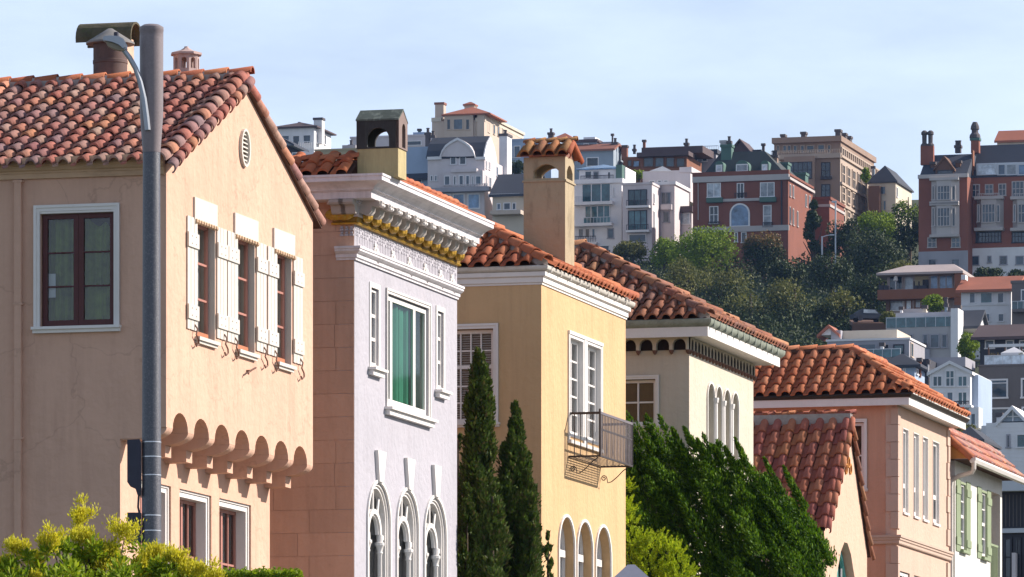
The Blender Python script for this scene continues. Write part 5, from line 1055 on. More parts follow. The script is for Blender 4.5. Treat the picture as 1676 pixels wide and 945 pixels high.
# beige mansion on the summit
h = far('summit_mansion', 'beige mansion with red tiled hip roof and two chimneys, highest house on the summit', 'mansion', 707, 793, 196, 262, 960, 24, 'far_beige')
slabp(h, 706, 722, 193, 199, -.2, .4, 'far_cream'); slabp(h, 778, 794, 193, 199, -.2, .4, 'far_cream')
block(h, 727, 774, 188, 230, -.5, 5, 'far_beige', 'bay'); p = h.S(-.5); a0, b1 = p(727, 188); a1 = p(774, 188)[0]
roof_hip(h, 'far_roof_red', a0, a1 + 2.6, -.5, 9, b1, 1.6, .35); wins(h, [(731, 195, 738, 212), (742, 195, 758, 212), (762, 195, 769, 212)], 'far_beige', pl=p)
chim(h, 712, 726, 168, 196, 2, 'far_beige', cap='far_roof_brownred'); chim(h, 760, 776, 171, 186, 5, 'far_cream', cap='far_cream'); q = h.S(4.8); a0, b0 = q(758.5, 171); a1 = q(777, 171)[0]; roof_hip(h, 'far_roof_red', a0, a1, 4.8, 6.4, b0, .45, .1)
block(h, 781, 792.5, 184, 230, -.35, 4, 'far_beige', 'bay'); wins(h, [(798, 200, 801, 216), (807, 203, 810, 219), (814, 206, 817, 222), (822, 210, 824, 226)], 'far_cream', pl=h.f)
MB().box(-.2, .25, 2.5, 24, h.z1 + .6, h.z1 + 1.0).build('parapet', 'far_cream', h.e); MB().box(-8, 0, 3.5, 24, h.z1 - .1, h.z1 + .6).build('wall', 'far_cream', h.e)
# gambrel house
h = far('gambrel_house', 'white gambrel house with central curved gable, bay window and dark slate roof', 'house', 700, 793, 258, 372, 850, 13, 'far_pinkwhite')
f, s = h.f, h.s; gl = [(0, h.z1)] + [f(u, v) for u, v in ((793.5, 250), (799, 236), (803, 226))]; zt = f(803, 224)[1]; yt = f(803, 226)[0]; z0 = h.z1
pr = [(-.3, z0), (.4, z0 + 1.1), (1.4, z0 + 2.2), (yt, zt), (2 * yt - 1.4, z0 + 2.2), (2 * yt - .4, z0 + 1.1), (2 * yt + .3, z0)]
MB().extr(pr, (-.15, 0, 0), (0, 1, 0), (0, 0, 1), (1, 0, 0), .16).build('gable_wall', 'far_white', h.e); MB().extr([(a, b + .12) for a, b in pr], (h.x0 - .2, 0, 0), (0, 1, 0), (0, 0, 1), (1, 0, 0), -h.x0 + .04).build('roof', 'far_slate', h.e)
c = [s(u, v) for u, v in ((721, 257), (724, 248), (730, 239), (738, 233), (745, 229), (750, 226.5), (755, 229), (762, 233), (770, 239), (776, 248), (779, 257))]
MB().extr(c, (0, -.25, 0), (1, 0, 0), (0, 0, 1), (0, 1, 0), 2.2).build('dormer', 'far_pinkwhite', h.e); MB().extr([(a, b + .02) for a, b in c] + [(a * 1.0, b - .32) for a, b in c[::-1]], (0, -.5, 0), (1, 0, 0), (0, 0, 1), (0, 1, 0), .3).build('dormer_trim', 'far_white', h.e)
slabp(h, 699, 722, 257, 261, -.4, .2, 'far_white'); slabp(h, 778, 794, 257, 261, -.4, .2, 'far_white')
wins(h, [(737, 255, 747, 269, 2), (752, 255, 763, 269, 2), (704, 287, 709, 296), (711, 287, 716, 296)]); k = block(h, 726, 790, 281, 306, -.9, 1, 'far_pinkwhite', 'bay'); p = h.S(-.9)
wins(h, [(727, 288, 737, 303), (742, 288, 747, 304), (751, 287, 759, 304), (762, 287, 769, 304), (772, 288, 776, 304), (778, 288, 788, 303)], pl=p); slabp(h, 738, 780, 277, 281, -1.2, .0, 'far_pinkwhite'); slabp(h, 706, 800, 308, 312, -1.4, .0, 'far_grey', 'balcony'); rail(h, 706, 798, 303.5, 308, -1.35, 'far_pinkwhite', 24)
wins(h, [(722, 318, 738, 340, 1, 1, None, 'far_glass_blue'), (741, 317, 761, 341, 1, 1, None, 'far_glass_blue'), (765, 317, 786, 341, 1, 1, None, 'far_glass_blue')], fr=.18); wins(h, [(795, 262, 797, 275), (800, 264, 802, 277), (795, 286, 797, 305), (800, 289, 803, 306), (803.5, 290, 805, 306), (812, 272, 815, 288)], pl=f)
chim(h, 817, 830, 219, 290, 10, 'far_white', dep=2.5, pots=1); h2 = h
h = far('cottage', 'low cream house with dark slate roof tucked right of the gambrel house', 'house', 806, 862, 319, 372, 845, 9, 'far_cream'); gable(h, 'far_slate', 'far_cream', h.x0, 1, -.3, 9, h.z1, 3.2, 'x'); wins(h, [(813, 333, 820, 343, 2), (824, 332, 836, 343, 3), (838, 332, 845, 343, 2)]); slabp(h, 802, 852, 345, 350, -2, 0, 'far_beige', 'terrace_wall'); slabp(h, 799, 850, 318, 321, -.5, .1, 'far_white')
h = far('blue_block', 'flat roofed blue house behind the tiled tan chimney', 'house', 828, 902, 229, 292, 920, 10, 'far_blue', parapet=.3); wins(h, [(832, 240, 839, 258, 1), (841, 239, 852, 258, 2), (868, 240, 880, 258, 2)])
h = far('grey_blue_house', 'grey blue house with stepped brown tiled roofs and chimneys right of the tan chimney', 'house', 940, 1004, 246, 290, 930, 10, 'far_bluegrey')
p = h.S(0); z = h.z1; gable(h, 'far_roof_brownred', 'far_bluegrey', h.x0, 0, -.3, 6, z, 1.1, 'x'); wins(h, [(960, 258, 980, 272, 1)]); block(h, 938, 976, 230, 250, 3, 6, 'far_bluegrey'); q = h.S(3); wins(h, [(955, 235, 964, 247, 1)], pl=q); wins(h, [(940, 236, 952, 246, 2)], 'far_bluegrey', pl=q); slabp(h, 937, 978, 229, 232, 2.6, 9, 'far_roof_brown', 'roof'); slabp(h, 955, 974, 225, 230, 5, 8, 'far_white', 'roof_box')
block(h, 976, 1002, 233, 250, 5, 5, 'far_bluegrey'); chim(h, 1002, 1010, 233, 275, 2, 'far_bluegrey', pots=1); chim(h, 1001, 1003.4, 219, 240, 4, 'far_chimney')
h = far('red_roofed_house', 'house with small red hip roof and dark chimney peeping over the tan chimney', 'house', 898, 941, 230, 262, 960, 8, 'far_beige'); roof_hip(h, 'far_roof_red', h.x0, 0, 0, 8, h.z1, 1.5, .4); chim(h, 897, 905, 217, 232, 3, 'far_chimney', pots=1); chim(h, 939.5, 943, 223, 230, 5, 'far_dark')
# white apartment houses
h = far('white_apartments', 'white apartment house with wide glass fronts, balconies and blue tiled penthouse', 'apartment house', 930, 1017.5, 299, 408, 860, 12, 'far_white')
s = h.s; wins(h, [(952, 301, 1000, 331, 3, 1, None, 'far_glass_teal'), (957, 337, 999, 365, 4, 1, None, 'far_glass_teal'), (946, 374, 956, 389, 1), (957, 374, 966, 389, 1), (968, 374, 975, 389), (994, 374, 1005, 390, 1, 1, 'far_grey'), (968, 402, 998, 420, 3), (1003, 308, 1005.5, 322)], fr=.14)
for v, u0, u1 in ((331, 938, 1002), (366, 938, 1001), (397, 938, 976)): slabp(h, u0, u1, v, v + 3, -1.3, .0, 'far_white', 'balcony_slab')
rail(h, 955, 999, 356, 366, -1.25, 'far_silver', 8, 'far_glass_teal'); rail(h, 941, 952, 322, 331, -1.25, 'far_silver', 4); rail(h, 941, 975, 387, 397, -1.25, 'far_dark', 12)
slabp(h, 935, 1019, 294.5, 299, -.4, 12, 'far_white', 'parapet'); block(h, 948, 1012, 277, 298, 2, 8, 'far_white', 'penthouse'); q = h.S(2); wins(h, [(957, 280, 969, 292, 1), (971, 281, 980, 296, 1, 1, 'far_grey'), (994, 281, 1000, 293, 1)], pl=q); a0, b0 = q(948, 277); roof_hip(h, 'far_glass_blue', a0, q(1012, 277)[0], 2, 10, b0, .9, .4); rail(h, 950, 1004, 288, 295, -.2, 'far_dark', 26); block(h, 1008, 1018, 270, 296, 1.5, 2, 'far_copper', 'screen'); block(h, 1014, 1024, 274, 296, 3, 6, 'far_white')
h = far('pink_apartments', 'pale pink apartment house with stacked bay windows beside the brick mansion', 'apartment house', 1019, 1067, 302, 415, 855, 6, 'far_pinkwhite', parapet=.3)
wins(h, [(1028, 311, 1059, 338, 3, 1, 'far_dark', 'far_glass_teal'), (1028, 345, 1059, 377, 3, 1, 'far_dark', 'far_glass_teal'), (1029, 384, 1058, 396, 2)]); rail(h, 1025, 1061, 328, 337, -.9, 'far_dark', 12); rail(h, 1025, 1061, 368, 377, -.9, 'far_dark', 12); slabp(h, 1024, 1062, 337, 339.5, -1, 0, 'far_white', 'balcony_slab'); slabp(h, 1024, 1062, 377, 379.5, -1, 0, 'far_white', 'balcony_slab')
b = block(h, 1072, 1104, 300, 415, 5, 9, 'far_pinkwhite'); q = h.S(5); wins(h, [(1082, 315, 1098, 334, 2, 1, 'far_grey'), (1085, 346, 1096, 364, 1, 1, 'far_grey')], pl=q); wins(h, [(1069, 316, 1071, 333), (1069, 345, 1071, 372)], pl=h.f); slabp(h, 1081, 1099, 335, 343, 4.4, 5, 'far_pinkwhite', 'sill_panel'); slabp(h, 1070, 1106, 298, 302, 4.7, 14, 'far_white', 'parapet')
block(h, 1052, 1130, 281, 330, 15, 12, 'far_pinkwhite'); q = h.S(15); wins(h, [(1062, 296, 1072, 303), (1076, 295, 1083, 304), (1086, 295, 1094, 304)], pl=q); a = q(1062, 281); b_ = q(1102, 281); MB().extr([a, b_, q(1085, 272.5)], (0, 14.8, 0), (1, 0, 0), (0, 0, 1), (0, 1, 0), 10).build('gable_wall', 'far_white', h.e); slabp(h, 1112, 1132, 274, 282, 14.8, 24, 'far_pinkwhite', 'roof_box'); block(h, 1110, 1132, 348, 400, 9, 5, 'far_pinkwhite'); q = h.S(9); wins(h, [(1112, 349, 1130, 367, 1, 1, None, 'far_glass_pale')], pl=q); slabp(h, 1106, 1133, 338, 347, 8.5, 14, 'far_roof_brown', 'roof')
h = far('brown_flat_house', 'brown flat roofed house with long window band and chimneys on the ridge', 'house', 1020, 1124, 254, 292, 930, 10, 'far_redbrown'); wins(h, [(1027, 262, 1034, 272), (1036, 263, 1047, 273, 1, 1, None, 'far_glass_blue'), (1053, 258, 1070, 273, 1), (1072, 258, 1087, 273, 1), (1090, 258, 1104, 273, 1), (1107, 259, 1121, 273, 1)], 'far_brown'); slabp(h, 1042, 1127, 250, 254, -1.2, 3, 'far_roof_brown', 'roof'); slabp(h, 1050, 1150, 242, 250, 2.5, 10, 'far_roof_brown', 'roof'); chim(h, 1017, 1026, 238, 262, 1, 'far_roof_brownred'); chim(h, 1052, 1056, 229, 252, 3, 'far_redbrown'); chim(h, 1120, 1126, 234, 252, 4, 'far_chimney', pots=1); chim(h, 1036, 1040, 244, 252, 4, 'far_chimney', pots=1)
h = far('grey_skyline_house', 'grey house with metal roof and railing left of the brick mansion', 'house', 1126, 1172, 251, 300, 940, 10, 'far_grey'); wins(h, [(1137, 258, 1142, 266), (1149, 258, 1158, 264)]); slabp(h, 1124, 1174, 246, 251, -.4, 10, 'far_slate', 'roof'); rail(h, 1126, 1176, 240, 246, 1, 'far_silver', 14)
# brick mansion
h = far('brick_mansion', 'dark red brick mansion with green slate mansard, dormers and copper chimneys', 'mansion', 1134, 1290, 286, 400, 840, 16, 'far_brick')
f, s = h.f, h.s; slabp(h, 1133, 1291, 283, 287, -.25, .3, 'far_brick', 'parapet'); slabp(h, 1133, 1291, 290, 294, -.35, .1, 'far_limestone'); MB().box(-.1, .35, -.34, 16, h.z1 - .68, h.z1 - .34).build('cornice', 'far_limestone', h.e); MB().box(.001, .2, .3, 16, h.z1 - .05, h.z1 + .25).build('parapet', 'far_brick', h.e)
x0, zr_ = h.S(2)(1150, 284)[0], h.S(4)(1200, 249)[1]; xt0, xt1 = h.S(4)(1180, 249)[0], h.S(4)(1258, 249)[0]
MB().hexa([(x0, .8, h.z1), (-.4, .8, h.z1), (-.4, 15.5, h.z1), (x0, 15.5, h.z1), (xt0, 4, zr_), (xt1 - .6, 4, zr_), (xt1 - .6, 12, zr_), (xt0, 12, zr_)]).build('roof', 'far_slate_green', h.e)
for u0, u1, v0 in ((1170, 1184, 266), (1203, 1226, 265), (1245, 1258, 265)):
    p = h.S(.5); a0, b1 = p(u0, v0); a1 = p(u1, v0)[0]; b0 = p(u0, 283)[1]; o = MB().extr(arch(a0, a1, b0, b1 + .2, 8), (0, .5, 0), (1, 0, 0), (0, 0, 1), (0, 1, 0), 2.5).build('dormer', 'far_copper', h.e)
    k = MB(); k.bar(p, a0 + .15, a1 - .15, b0 + .1, b1 - .35, -.06, -.001).build('window', 'far_white', o)
    MB().quad(p, a0 + .3, a1 - .3, b0 + .25, b1 - .5, -.07).build('pane', 'far_glass_pale', h.e, recalc=False)
wins(h, [(1157, 300, 1180, 323, 2, 1, None, 'far_glass_pale'), (1206, 300, 1218, 325, 2, 1), (1244, 299, 1268, 322, 2, 1, None, 'far_glass_pale'), (1161, 338, 1176, 366, 2, 2), (1249, 336, 1263, 372, 1, 2, None, 'far_glass_pale'), (1202, 380, 1208, 396), (1213, 380, 1222, 397)])
p = s; ar = MB(); a0, b1 = p(1197, 336); a1 = p(1225, 336)[0]; b0 = p(1197, 373)[1]; archring(ar, p, a0, a1, b0, b1, .22, -.1, .02); o = ar.build('arched_window', 'far_white', h.e); MB().slab(p, arch(a0, a1, b0, b1), -.05, -.02).build('pane', 'far_glass_blue', o); slabp(h, 1197, 1225, 370, 374, -.2, 0, 'far_white', 'sill')
for u0, u1, v0, v1 in ((1156, 1182, 324, 331), (1243, 1269, 323, 330)): slabp(h, u0, u1, v0, v1, -.7, 0, 'far_copper', 'planter')
slabp(h, 1182, 1243, 326, 328.5, -.3, 0, 'far_limestone', 'string_course'); slabp(h, 1133, 1291, 373, 377, -.25, 0, 'far_limestone', 'string_course'); rail(h, 1159, 1178, 363, 368, -.3, 'far_dark', 8); rail(h, 1202, 1222, 316, 323, -.3, 'far_dark', 8); rail(h, 1248, 1265, 364, 372, -.3, 'far_dark', 8)
slabp(h, 1142, 1143, 296, 360, -.15, 0, 'far_limestone', 'downpipe'); slabp(h, 1278, 1280, 296, 372, -.2, 0, 'far_dark', 'downpipe')
chim(h, 1180, 1197, 237, 262, 3, 'far_copper', cap='far_copper'); chim(h, 1190, 1196, 231, 240, 4, 'far_copper', pots=1); chim(h, 1179, 1188, 230, 240, 4, 'far_concrete', cap='far_concrete')
wins(h, [(1292, 301, 1294, 321), (1297, 303, 1299, 323), (1292, 338, 1294, 366), (1297, 341, 1299, 368), (1304, 345, 1306, 370)], 'far_limestone', pl=f)
p = h.F(.0); ya_, yb_ = 16, 26; MB().box(-7, 2.4, 16, 26, 0, h.z1 - 1.6).box(-7.1, 2.6, 15.9, 26.1, h.z1 - 1.599, h.z1 - 1.2).build('rear_wing', 'far_brick', h.e); MB().box(-7, 2.55, 15.85, 26, h.z1 - 2.6, h.z1 - 2.25).build('cornice', 'far_limestone', h.e)
for u0, u1, v0, v1, y in ((1273, 1289, 266, 284, 10), (1300, 1318, 283, 302, 18)): chim(h, u0, u1, v0, v1, y, 'far_copper', cap='far_copper', dep=2)
wins(h, [(1318, 318, 1320, 338), (1324, 320, 1326, 340)], 'far_limestone', pl=h.F(2.4)); rail(h, 1303, 1322, 340, 352, 13, 'far_limestone', 7); chim(h, 1263, 1272, 254, 270, 6, 'far_stone', pots=2)
h = far('peaked_roof', 'dark house with peaked roof just behind the brick mansard', 'house', 1196, 1226, 248, 262, 900, 7, 'far_dark'); gable(h, 'far_roof_brown', 'far_roof_brown', h.x0, 0, 0, 6, h.z1, 1.6, 'y'); chim(h, 1247, 1251, 235, 250, 4, 'far_chimney'); slabp(h, 1229, 1246, 245.5, 250, 3, 6, 'far_slate', 'roof')
# stone block behind it
h = far('stone_apartments', 'tall brown stone apartment block with balustrade, penthouse windows and five dark chimneys', 'apartment block', 1262, 1374, 254, 372, 880, 34, 'far_stone')
s, f = h.s, h.f; sd = MB(); block(h, 1267, 1376, 230, 255, 2.5, 24, 'far_stone', 'penthouse'); q = h.S(2.5); slabp(h, 1263, 1377, 226, 231, 1.6, 27, 'far_stone', 'cornice')
wins(h, [(1271, 238, 1276, 250), (1281, 238, 1288, 249, 2), (1288.5, 238, 1295, 249), (1298, 238, 1305, 249), (1310, 238, 1317, 250), (1320, 238, 1333, 249, 3), (1338, 237, 1350, 249, 2), (1354, 237, 1360, 250)], 'far_stone_light', pl=q); rail(h, 1262, 1374, 247.5, 254, -.3, 'far_stone_light', 40); slabp(h, 1262, 1376, 254, 258, -.5, .1, 'far_stone_light')
block(h, 1283, 1333, 257, 372, -1.1, 1.2, 'far_stone', 'bay'); q = h.S(-1.1); wins(h, [(1291, 266, 1329, 293, 5, 2), (1291, 306, 1329, 326, 5, 2), (1291, 337, 1329, 357, 5, 2)], 'far_dark', pl=q)
wins(h, [(1344, 266, 1359, 293, 2, 2), (1344, 302, 1359, 322, 2, 2), (1344, 337, 1360, 352, 2, 2)], 'far_dark'); slabp(h, 1343, 1360, 289, 293, -.6, 0, 'far_dark', 'balcony')
MB().box(.001, .1, .05, 34, 0, h.z1 - .2).build('wall', 'far_stone_light', h.e); pf = h.F(.1); g = []
for k, u in enumerate((1377, 1385.5, 1394, 1402.5, 1410)):
    sl_ = (VH - 270) / (3500 - 1374); 
    for v0, v1 in ((266, 298), (302, 326), (338, 360)): g.append((u, v0 + (u - 1374) * .55, u + 5.2, v1 + (u - 1374) * .52, 2, 2))
wins(h, g, 'far_stone_light', pl=pf, fr=.22, pr=.15)
k = MB(); 
for z in (h.z1 - .3, h.z1 - 4.2, h.z1 - 7.3): k.box(.1, .4, -.0, 34, z, z + .35)
k.build('string_course', 'far_stone_light', h.e, kind='stuff'); k = MB()
for q_ in range(24): k.box(.1, .35, q_ * 1.42 + .1, q_ * 1.42 + .5, h.z1 + .06, h.z1 + 1.)
k.box(.08, .38, 0, 34, h.z1 + 1, h.z1 + 1.2); k.build('balustrade', 'far_stone_light', h.e, kind='stuff')
for u0, u1, v0, v1, y in ((1278, 1284, 220, 230, 6), (1311, 1318, 216, 228, 6), (1367, 1375, 212, 232, 5), (1376, 1384, 218, 246, 12), (1384.5, 1392, 223, 248, 18)): chim(h, u0, u1, v0, v1, y, 'far_chimney', dep=1.2)
for u, v0 in ((1398.5, 250), (1408, 257)): p = h.S(26 if u < 1400 else 31); a, b = p(u, v0); MB().lathe([(.1, -2), (.35, -1.4), (.1, -1.0), (.28, -.5), (.02, 0)], (a, p.o, b), 8).build('finial', 'far_stone_light', h.e)
h = far('hip_roofed_house', 'small cream house with steep dark hip roof between the stone block and the trees', 'house', 1422, 1466, 297, 372, 890, 12, 'far_cream'); roof_hip(h, 'far_slate', h.x0, 0, 0, 12, h.z1, 2.6, .3, 3.); chim(h, 1427, 1431, 272, 296, 3, 'far_bluegrey'); wins(h, [(1437, 305, 1450, 318, 2), (1425, 306, 1434, 326, 2, 2, 'far_dark'), (1437, 326, 1442, 342), (1445, 328, 1451, 344)], 'far_beige'); wins(h, [(1467, 306, 1469, 322)], pl=h.f); block(h, 1421, 1440, 305, 372, -1.2, 1.3, 'far_brown', 'bay')
# tall brick buildings at right
h = far('tudor_block', 'tall red brick building with bay windows, slate roof and ornate chimney pots', 'apartment block', 1503.5, 1583, 288, 448, 800, 14, 'far_brick_right')
s = h.s; x0 = h.x0; MB().extr([(-.1, h.z1), (5, s(1530, 246)[1]), (12, s(1530, 246)[1]), (14, h.z1)], (x0 + .1, 0, 0), (0, 1, 0), (0, 0, 1), (1, 0, 0), -x0 - .2).build('roof', 'far_slate', h.e); slabp(h, 1502, 1584, 286.5, 290, -.3, .1, 'far_limestone')
slabp(h, 1503.2, 1584, 412.5, 448, -.2, .0, 'far_grey', 'base_wall'); p = h.S(-.2); wins(h, [(1519, 424, 1533, 436, 2), (1557, 424, 1571, 438, 2)], 'far_grey', pl=p); wins(h, [(1518, 389, 1533, 405, 2, 2), (1557, 389, 1572, 405, 2, 2)], 'far_limestone')
for v0, v1, w0, w1 in ((296, 331, 304, 327), (335, 383, 340, 370)):
    p = h.S(-1); a0, b1 = p(1522, v0); a1, b0 = p(1568, v1); MB().hexa([(a0, 0, b0), (a0 + .9, -1, b0), (a1 - .9, -1, b0), (a1, 0, b0), (a0, 0, b1), (a0 + .9, -1, b1), (a1 - .9, -1, b1), (a1, 0, b1)]).box(a0 - .05, a1 + .05, -1.15, 0, b1, b1 + .35).box(a0 - .05, a1 + .05, -1.15, 0, b0 - .35, b0).build('bay', 'far_limestone', h.e)
    wins(h, [(1525, w0, 1530, w1), (1534, w0, 1555, w1, 4, 2), (1558, w0, 1564, w1)], 'far_limestone', pl=h.S(-1.01))
p = h.S(-1.05); a0, b0 = p(1521, 292); rail(h, 1521, 1569, 287, 292, -1.05, 'far_limestone', 14)
p = h.S(1.); c = [p(1532, 287), p(1562, 287), p(1562, 276), p(1546.5, 258), p(1532, 276)]; MB().extr(c, (0, .6, 0), (1, 0, 0), (0, 0, 1), (0, 1, 0), 3.5).build('dormer', 'far_brown', h.e); MB().extr([p(1529, 278), p(1546.5, 256), p(1564, 278), p(1564, 281), p(1546.5, 260), p(1529, 281)], (0, .4, 0), (1, 0, 0), (0, 0, 1), (0, 1, 0), 3.8).build('dormer_trim', 'far_brown', h.e); wins(h, [(1534, 279, 1560, 287, 3)], 'far_dark', pl=h.S(.55))
for u0, u1, v0, v1, y in ((1523, 1530, 265, 287, 2), (1564, 1572, 263, 287, 2)): chim(h, u0, u1, v0, v1, y, 'far_brown')
for u in (1513, 1523): 
    p = h.S(3); a, b0 = p(u, 252); b1 = p(u, 214)[1]; o = MB().box(a - .45, a + .45, 2.6, 3.4, b0 - 1.5, b0 + 1).build('chimney', 'far_brick_right', h.e); MB().lathe([(.5, 0), (.5, .2), (.3, .4), (.32, (b1 - b0 - 1) * .7), (.45, (b1 - b0 - 1) * .75), (.42, b1 - b0 - 1.2), (.2, b1 - b0 - 1)], (a, 3, b0 + 1.001), 10).build('chimney_pot', 'far_chimney', o)
chim(h, 1563, 1572, 238, 250, 8, 'far_chimney', pots=2)
h = far('brick_block', 'long red brick building with stone bays and white basement at the right edge', 'apartment block', 1584, 1730, 287, 452, 801, 13, 'far_brick_right')
s = h.s; x0 = h.x0; MB().extr([(-.1, h.z1), (4.5, s(1630, 230)[1]), (11, s(1630, 230)[1]), (13, h.z1)], (x0 + .05, 0, 0), (0, 1, 0), (0, 0, 1), (1, 0, 0), -x0 - .1).build('roof', 'far_slate', h.e); slabp(h, 1584.5, 1730, 407, 455, -.25, 0, 'far_white', 'basement_wall'); p = h.S(-.25)
wins(h, [(1589, 419, 1603, 434, 2), (1616, 419, 1623, 430), (1636, 419, 1649, 433, 2), (1662, 419, 1676, 433, 2), (1690, 419, 1704, 433, 2)], 'far_grey', pl=p)
slabp(h, 1598, 1730, 268, 287, .2, 1.2, 'far_silver', 'sunroom'); wins(h, [(1600, 269, 1631, 286, 1, 1, 'far_silver', 'far_glass_pale'), (1633, 269, 1646, 286, 1, 1, 'far_silver', 'far_glass_blue'), (1647, 269, 1664, 286, 1, 1, 'far_silver', 'far_glass_pale'), (1666, 269, 1690, 286, 1, 1, 'far_silver', 'far_glass_blue')], pl=h.S(.2))
wins(h, [(1590, 302, 1604, 322, 2, 2), (1612, 302, 1626, 318, 2, 2), (1634, 301, 1647, 320, 2, 2), (1656, 297, 1676, 322, 3, 2), (1690, 302, 1704, 320, 2, 2)], 'far_limestone')
p = h.S(-1.2)
for c0, c1 in ((1596, 1640), (1655, 1700)):
    a0, b1 = p(c0, 327); a1, b0 = p(c1, 372); MB().hexa([(a0, 0, b0), (a0 + .8, -1.2, b0), (a1 - .8, -1.2, b0), (a1, 0, b0), (a0, 0, b1), (a0 + .8, -1.2, b1), (a1 - .8, -1.2, b1), (a1, 0, b1)]).box(a0 - .1, a1 + .1, -1.4, 0, b1, b1 + .4).box(a0 - .1, a1 + .1, -1.4, 0, b0 - .4, b0).build('bay', 'far_limestone', h.e)
    wins(h, [(c0 + 3, 335, c0 + 8, 363), (c0 + 11, 334, c1 - 11, 364, 4, 2), (c1 - 9, 335, c1 - 3, 363)], 'far_limestone', pl=h.S(-1.21)); rail(h, c0 + 4, c1 - 4, 317, 325, -1.2, 'far_limestone', 12)
    wins(h, [(c0 + 1, 378, c1 - 1, 397, 8, 2)], 'far_dark')
chim(h, 1589, 1602, 226, 250, 2, 'far_brick_right', cap='far_copper'); p = h.S(2.5); a, b = p(1595.5, 226); b1 = p(1595.5, 200)[1] - b; MB().lathe([(.75, 0), (.7, .4), (.45, .7), (.45, b1 * .5), (.6, b1 * .55), (.55, b1 * .75), (.3, b1)], (a, 2.6, b), 12).build('chimney_pot', 'far_chimney', h.e)
slabp(h, 1590, 1592.5, 246, 287, -.05, 1, 'far_redbrown', 'downpipe'); slabp(h, 1585, 1587, 290, 406, -.2, 0, 'far_limestone', 'downpipe')
h = far('red_tiled_house', 'red tiled roof rising behind the slate roof at the top right', 'house', 1632, 1730, 229, 250, 840, 10, 'far_cream'); gable(h, 'far_roof_red', 'far_cream', h.x0, 0, 0, 6, h.z1, 1.6, 'x')
# modern house with deck
h = far('deck_house', 'modern redwood house with flat overhanging roof, open deck and blue glazing', 'house', 1452, 1562, 447, 512, 700, 9, 'far_woodpale')
p = h.S(-2.2); a0, b1 = p(1434, 446); a1 = p(1576, 446)[0]; zt = h.S(4)(1500, 436)[1]; MB().hexa([(a0, -2.2, b1 - .1), (a1, -2.2, b1 - .1), (a1, 9.6, b1 - .1), (a0, 9.6, b1 - .1), (a0 + 2.5, 3, zt), (a1 - 2, 3, zt), (a1 - 2, 8, zt), (a0 + 2.5, 8, zt)]).box(a0, a1, -2.2, 9.6, b1 - .35, b1 - .101).build('roof', 'far_woodpale', h.e)
slabp(h, 1436, 1575, 475, 487, -2, .0, 'far_redbrown', 'deck'); wins(h, [(1455, 450, 1478, 474, 2, 1, 'far_woodpale'), (1480, 450, 1496, 474, 1, 1, 'far_woodpale', 'far_glass_pale'), (1522, 451, 1536, 474, 1, 1, 'far_woodpale', 'far_glass_blue'), (1537, 451, 1560, 474, 2, 1, 'far_woodpale', 'far_glass_blue')]); slabp(h, 1497, 1520, 450, 475, -.05, 0, 'far_olive', 'panel'); slabp(h, 1510, 1520, 458, 475, -.12, -.051, 'far_dark', 'door')
block(h, 1562, 1576, 446, 512, -1.9, 9, 'far_redbrown', 'side_screen'); wins(h, [(1454, 489, 1479, 508, 1, 1, 'far_white', 'far_glass_pale'), (1482, 489, 1493, 506, 1, 1, 'far_redbrown', 'far_glass_pale'), (1497, 489, 1508, 504, 1, 1, 'far_redbrown', 'far_glass_pale')]); slabp(h, 1450, 1456, 487, 512, -.5, 0, 'far_brown', 'post')
k = MB(); q = h.S(-1.2)
for u in (1442, 1450, 1499, 1507, 1514): a, b = q(u, 475); k.box(a - .25, a + .25, -1.4, -.9, b, b + .5).box(a - .25, a - .18, -1.4, -.9, b + .5, b + 1.)
k.build('deck_chair', 'far_dark', h.e, kind='stuff'); a, b = q(1466, 475); MB().tube([(a, -1.2, b), (a, -1.2, b + 1)], .04, 5).lathe([(.05, 1.0), (.3, 1.1), (.12, 1.75), (.02, 1.9)], (a, -1.2, b), 8).build('folded_parasol', 'far_white', h.e)
h = far('red_roof_white_house', 'white house with red tiled roof and six blue windows at the right', 'house', 1573, 1655, 475, 532, 680, 8, 'far_white'); gable(h, 'far_roof_red', 'far_white', h.x0, .3, -.2, 8, h.z1, 1.7, 'x', ov=.5); wins(h, [(1586, 479, 1597, 496, 2), (1604, 479, 1625, 496, 1, 1, None, 'far_glass_teal'), (1632, 479, 1644, 496, 2), (1586, 513, 1598, 526, 2), (1609, 513, 1621, 526, 2), (1633, 513, 1644, 526, 2)]); slabp(h, 1573, 1655, 497, 499, -.1, 0, 'far_white', 'string_course'); slabp(h, 1573, 1580, 450, 458, .5, 2, 'far_white', 'roof_box')
h = far('brown_house', 'dark brown house with glass balcony cut off by the right edge', 'house', 1656, 1730, 462, 532, 670, 8, 'far_taupe', parapet=.3); wins(h, [(1671, 474, 1690, 492, 1)]); rail(h, 1656, 1730, 493, 506, -1.2, 'far_silver', 8, 'far_glass_teal'); slabp(h, 1656, 1730, 506, 509, -1.4, 0, 'far_taupe', 'balcony_slab')
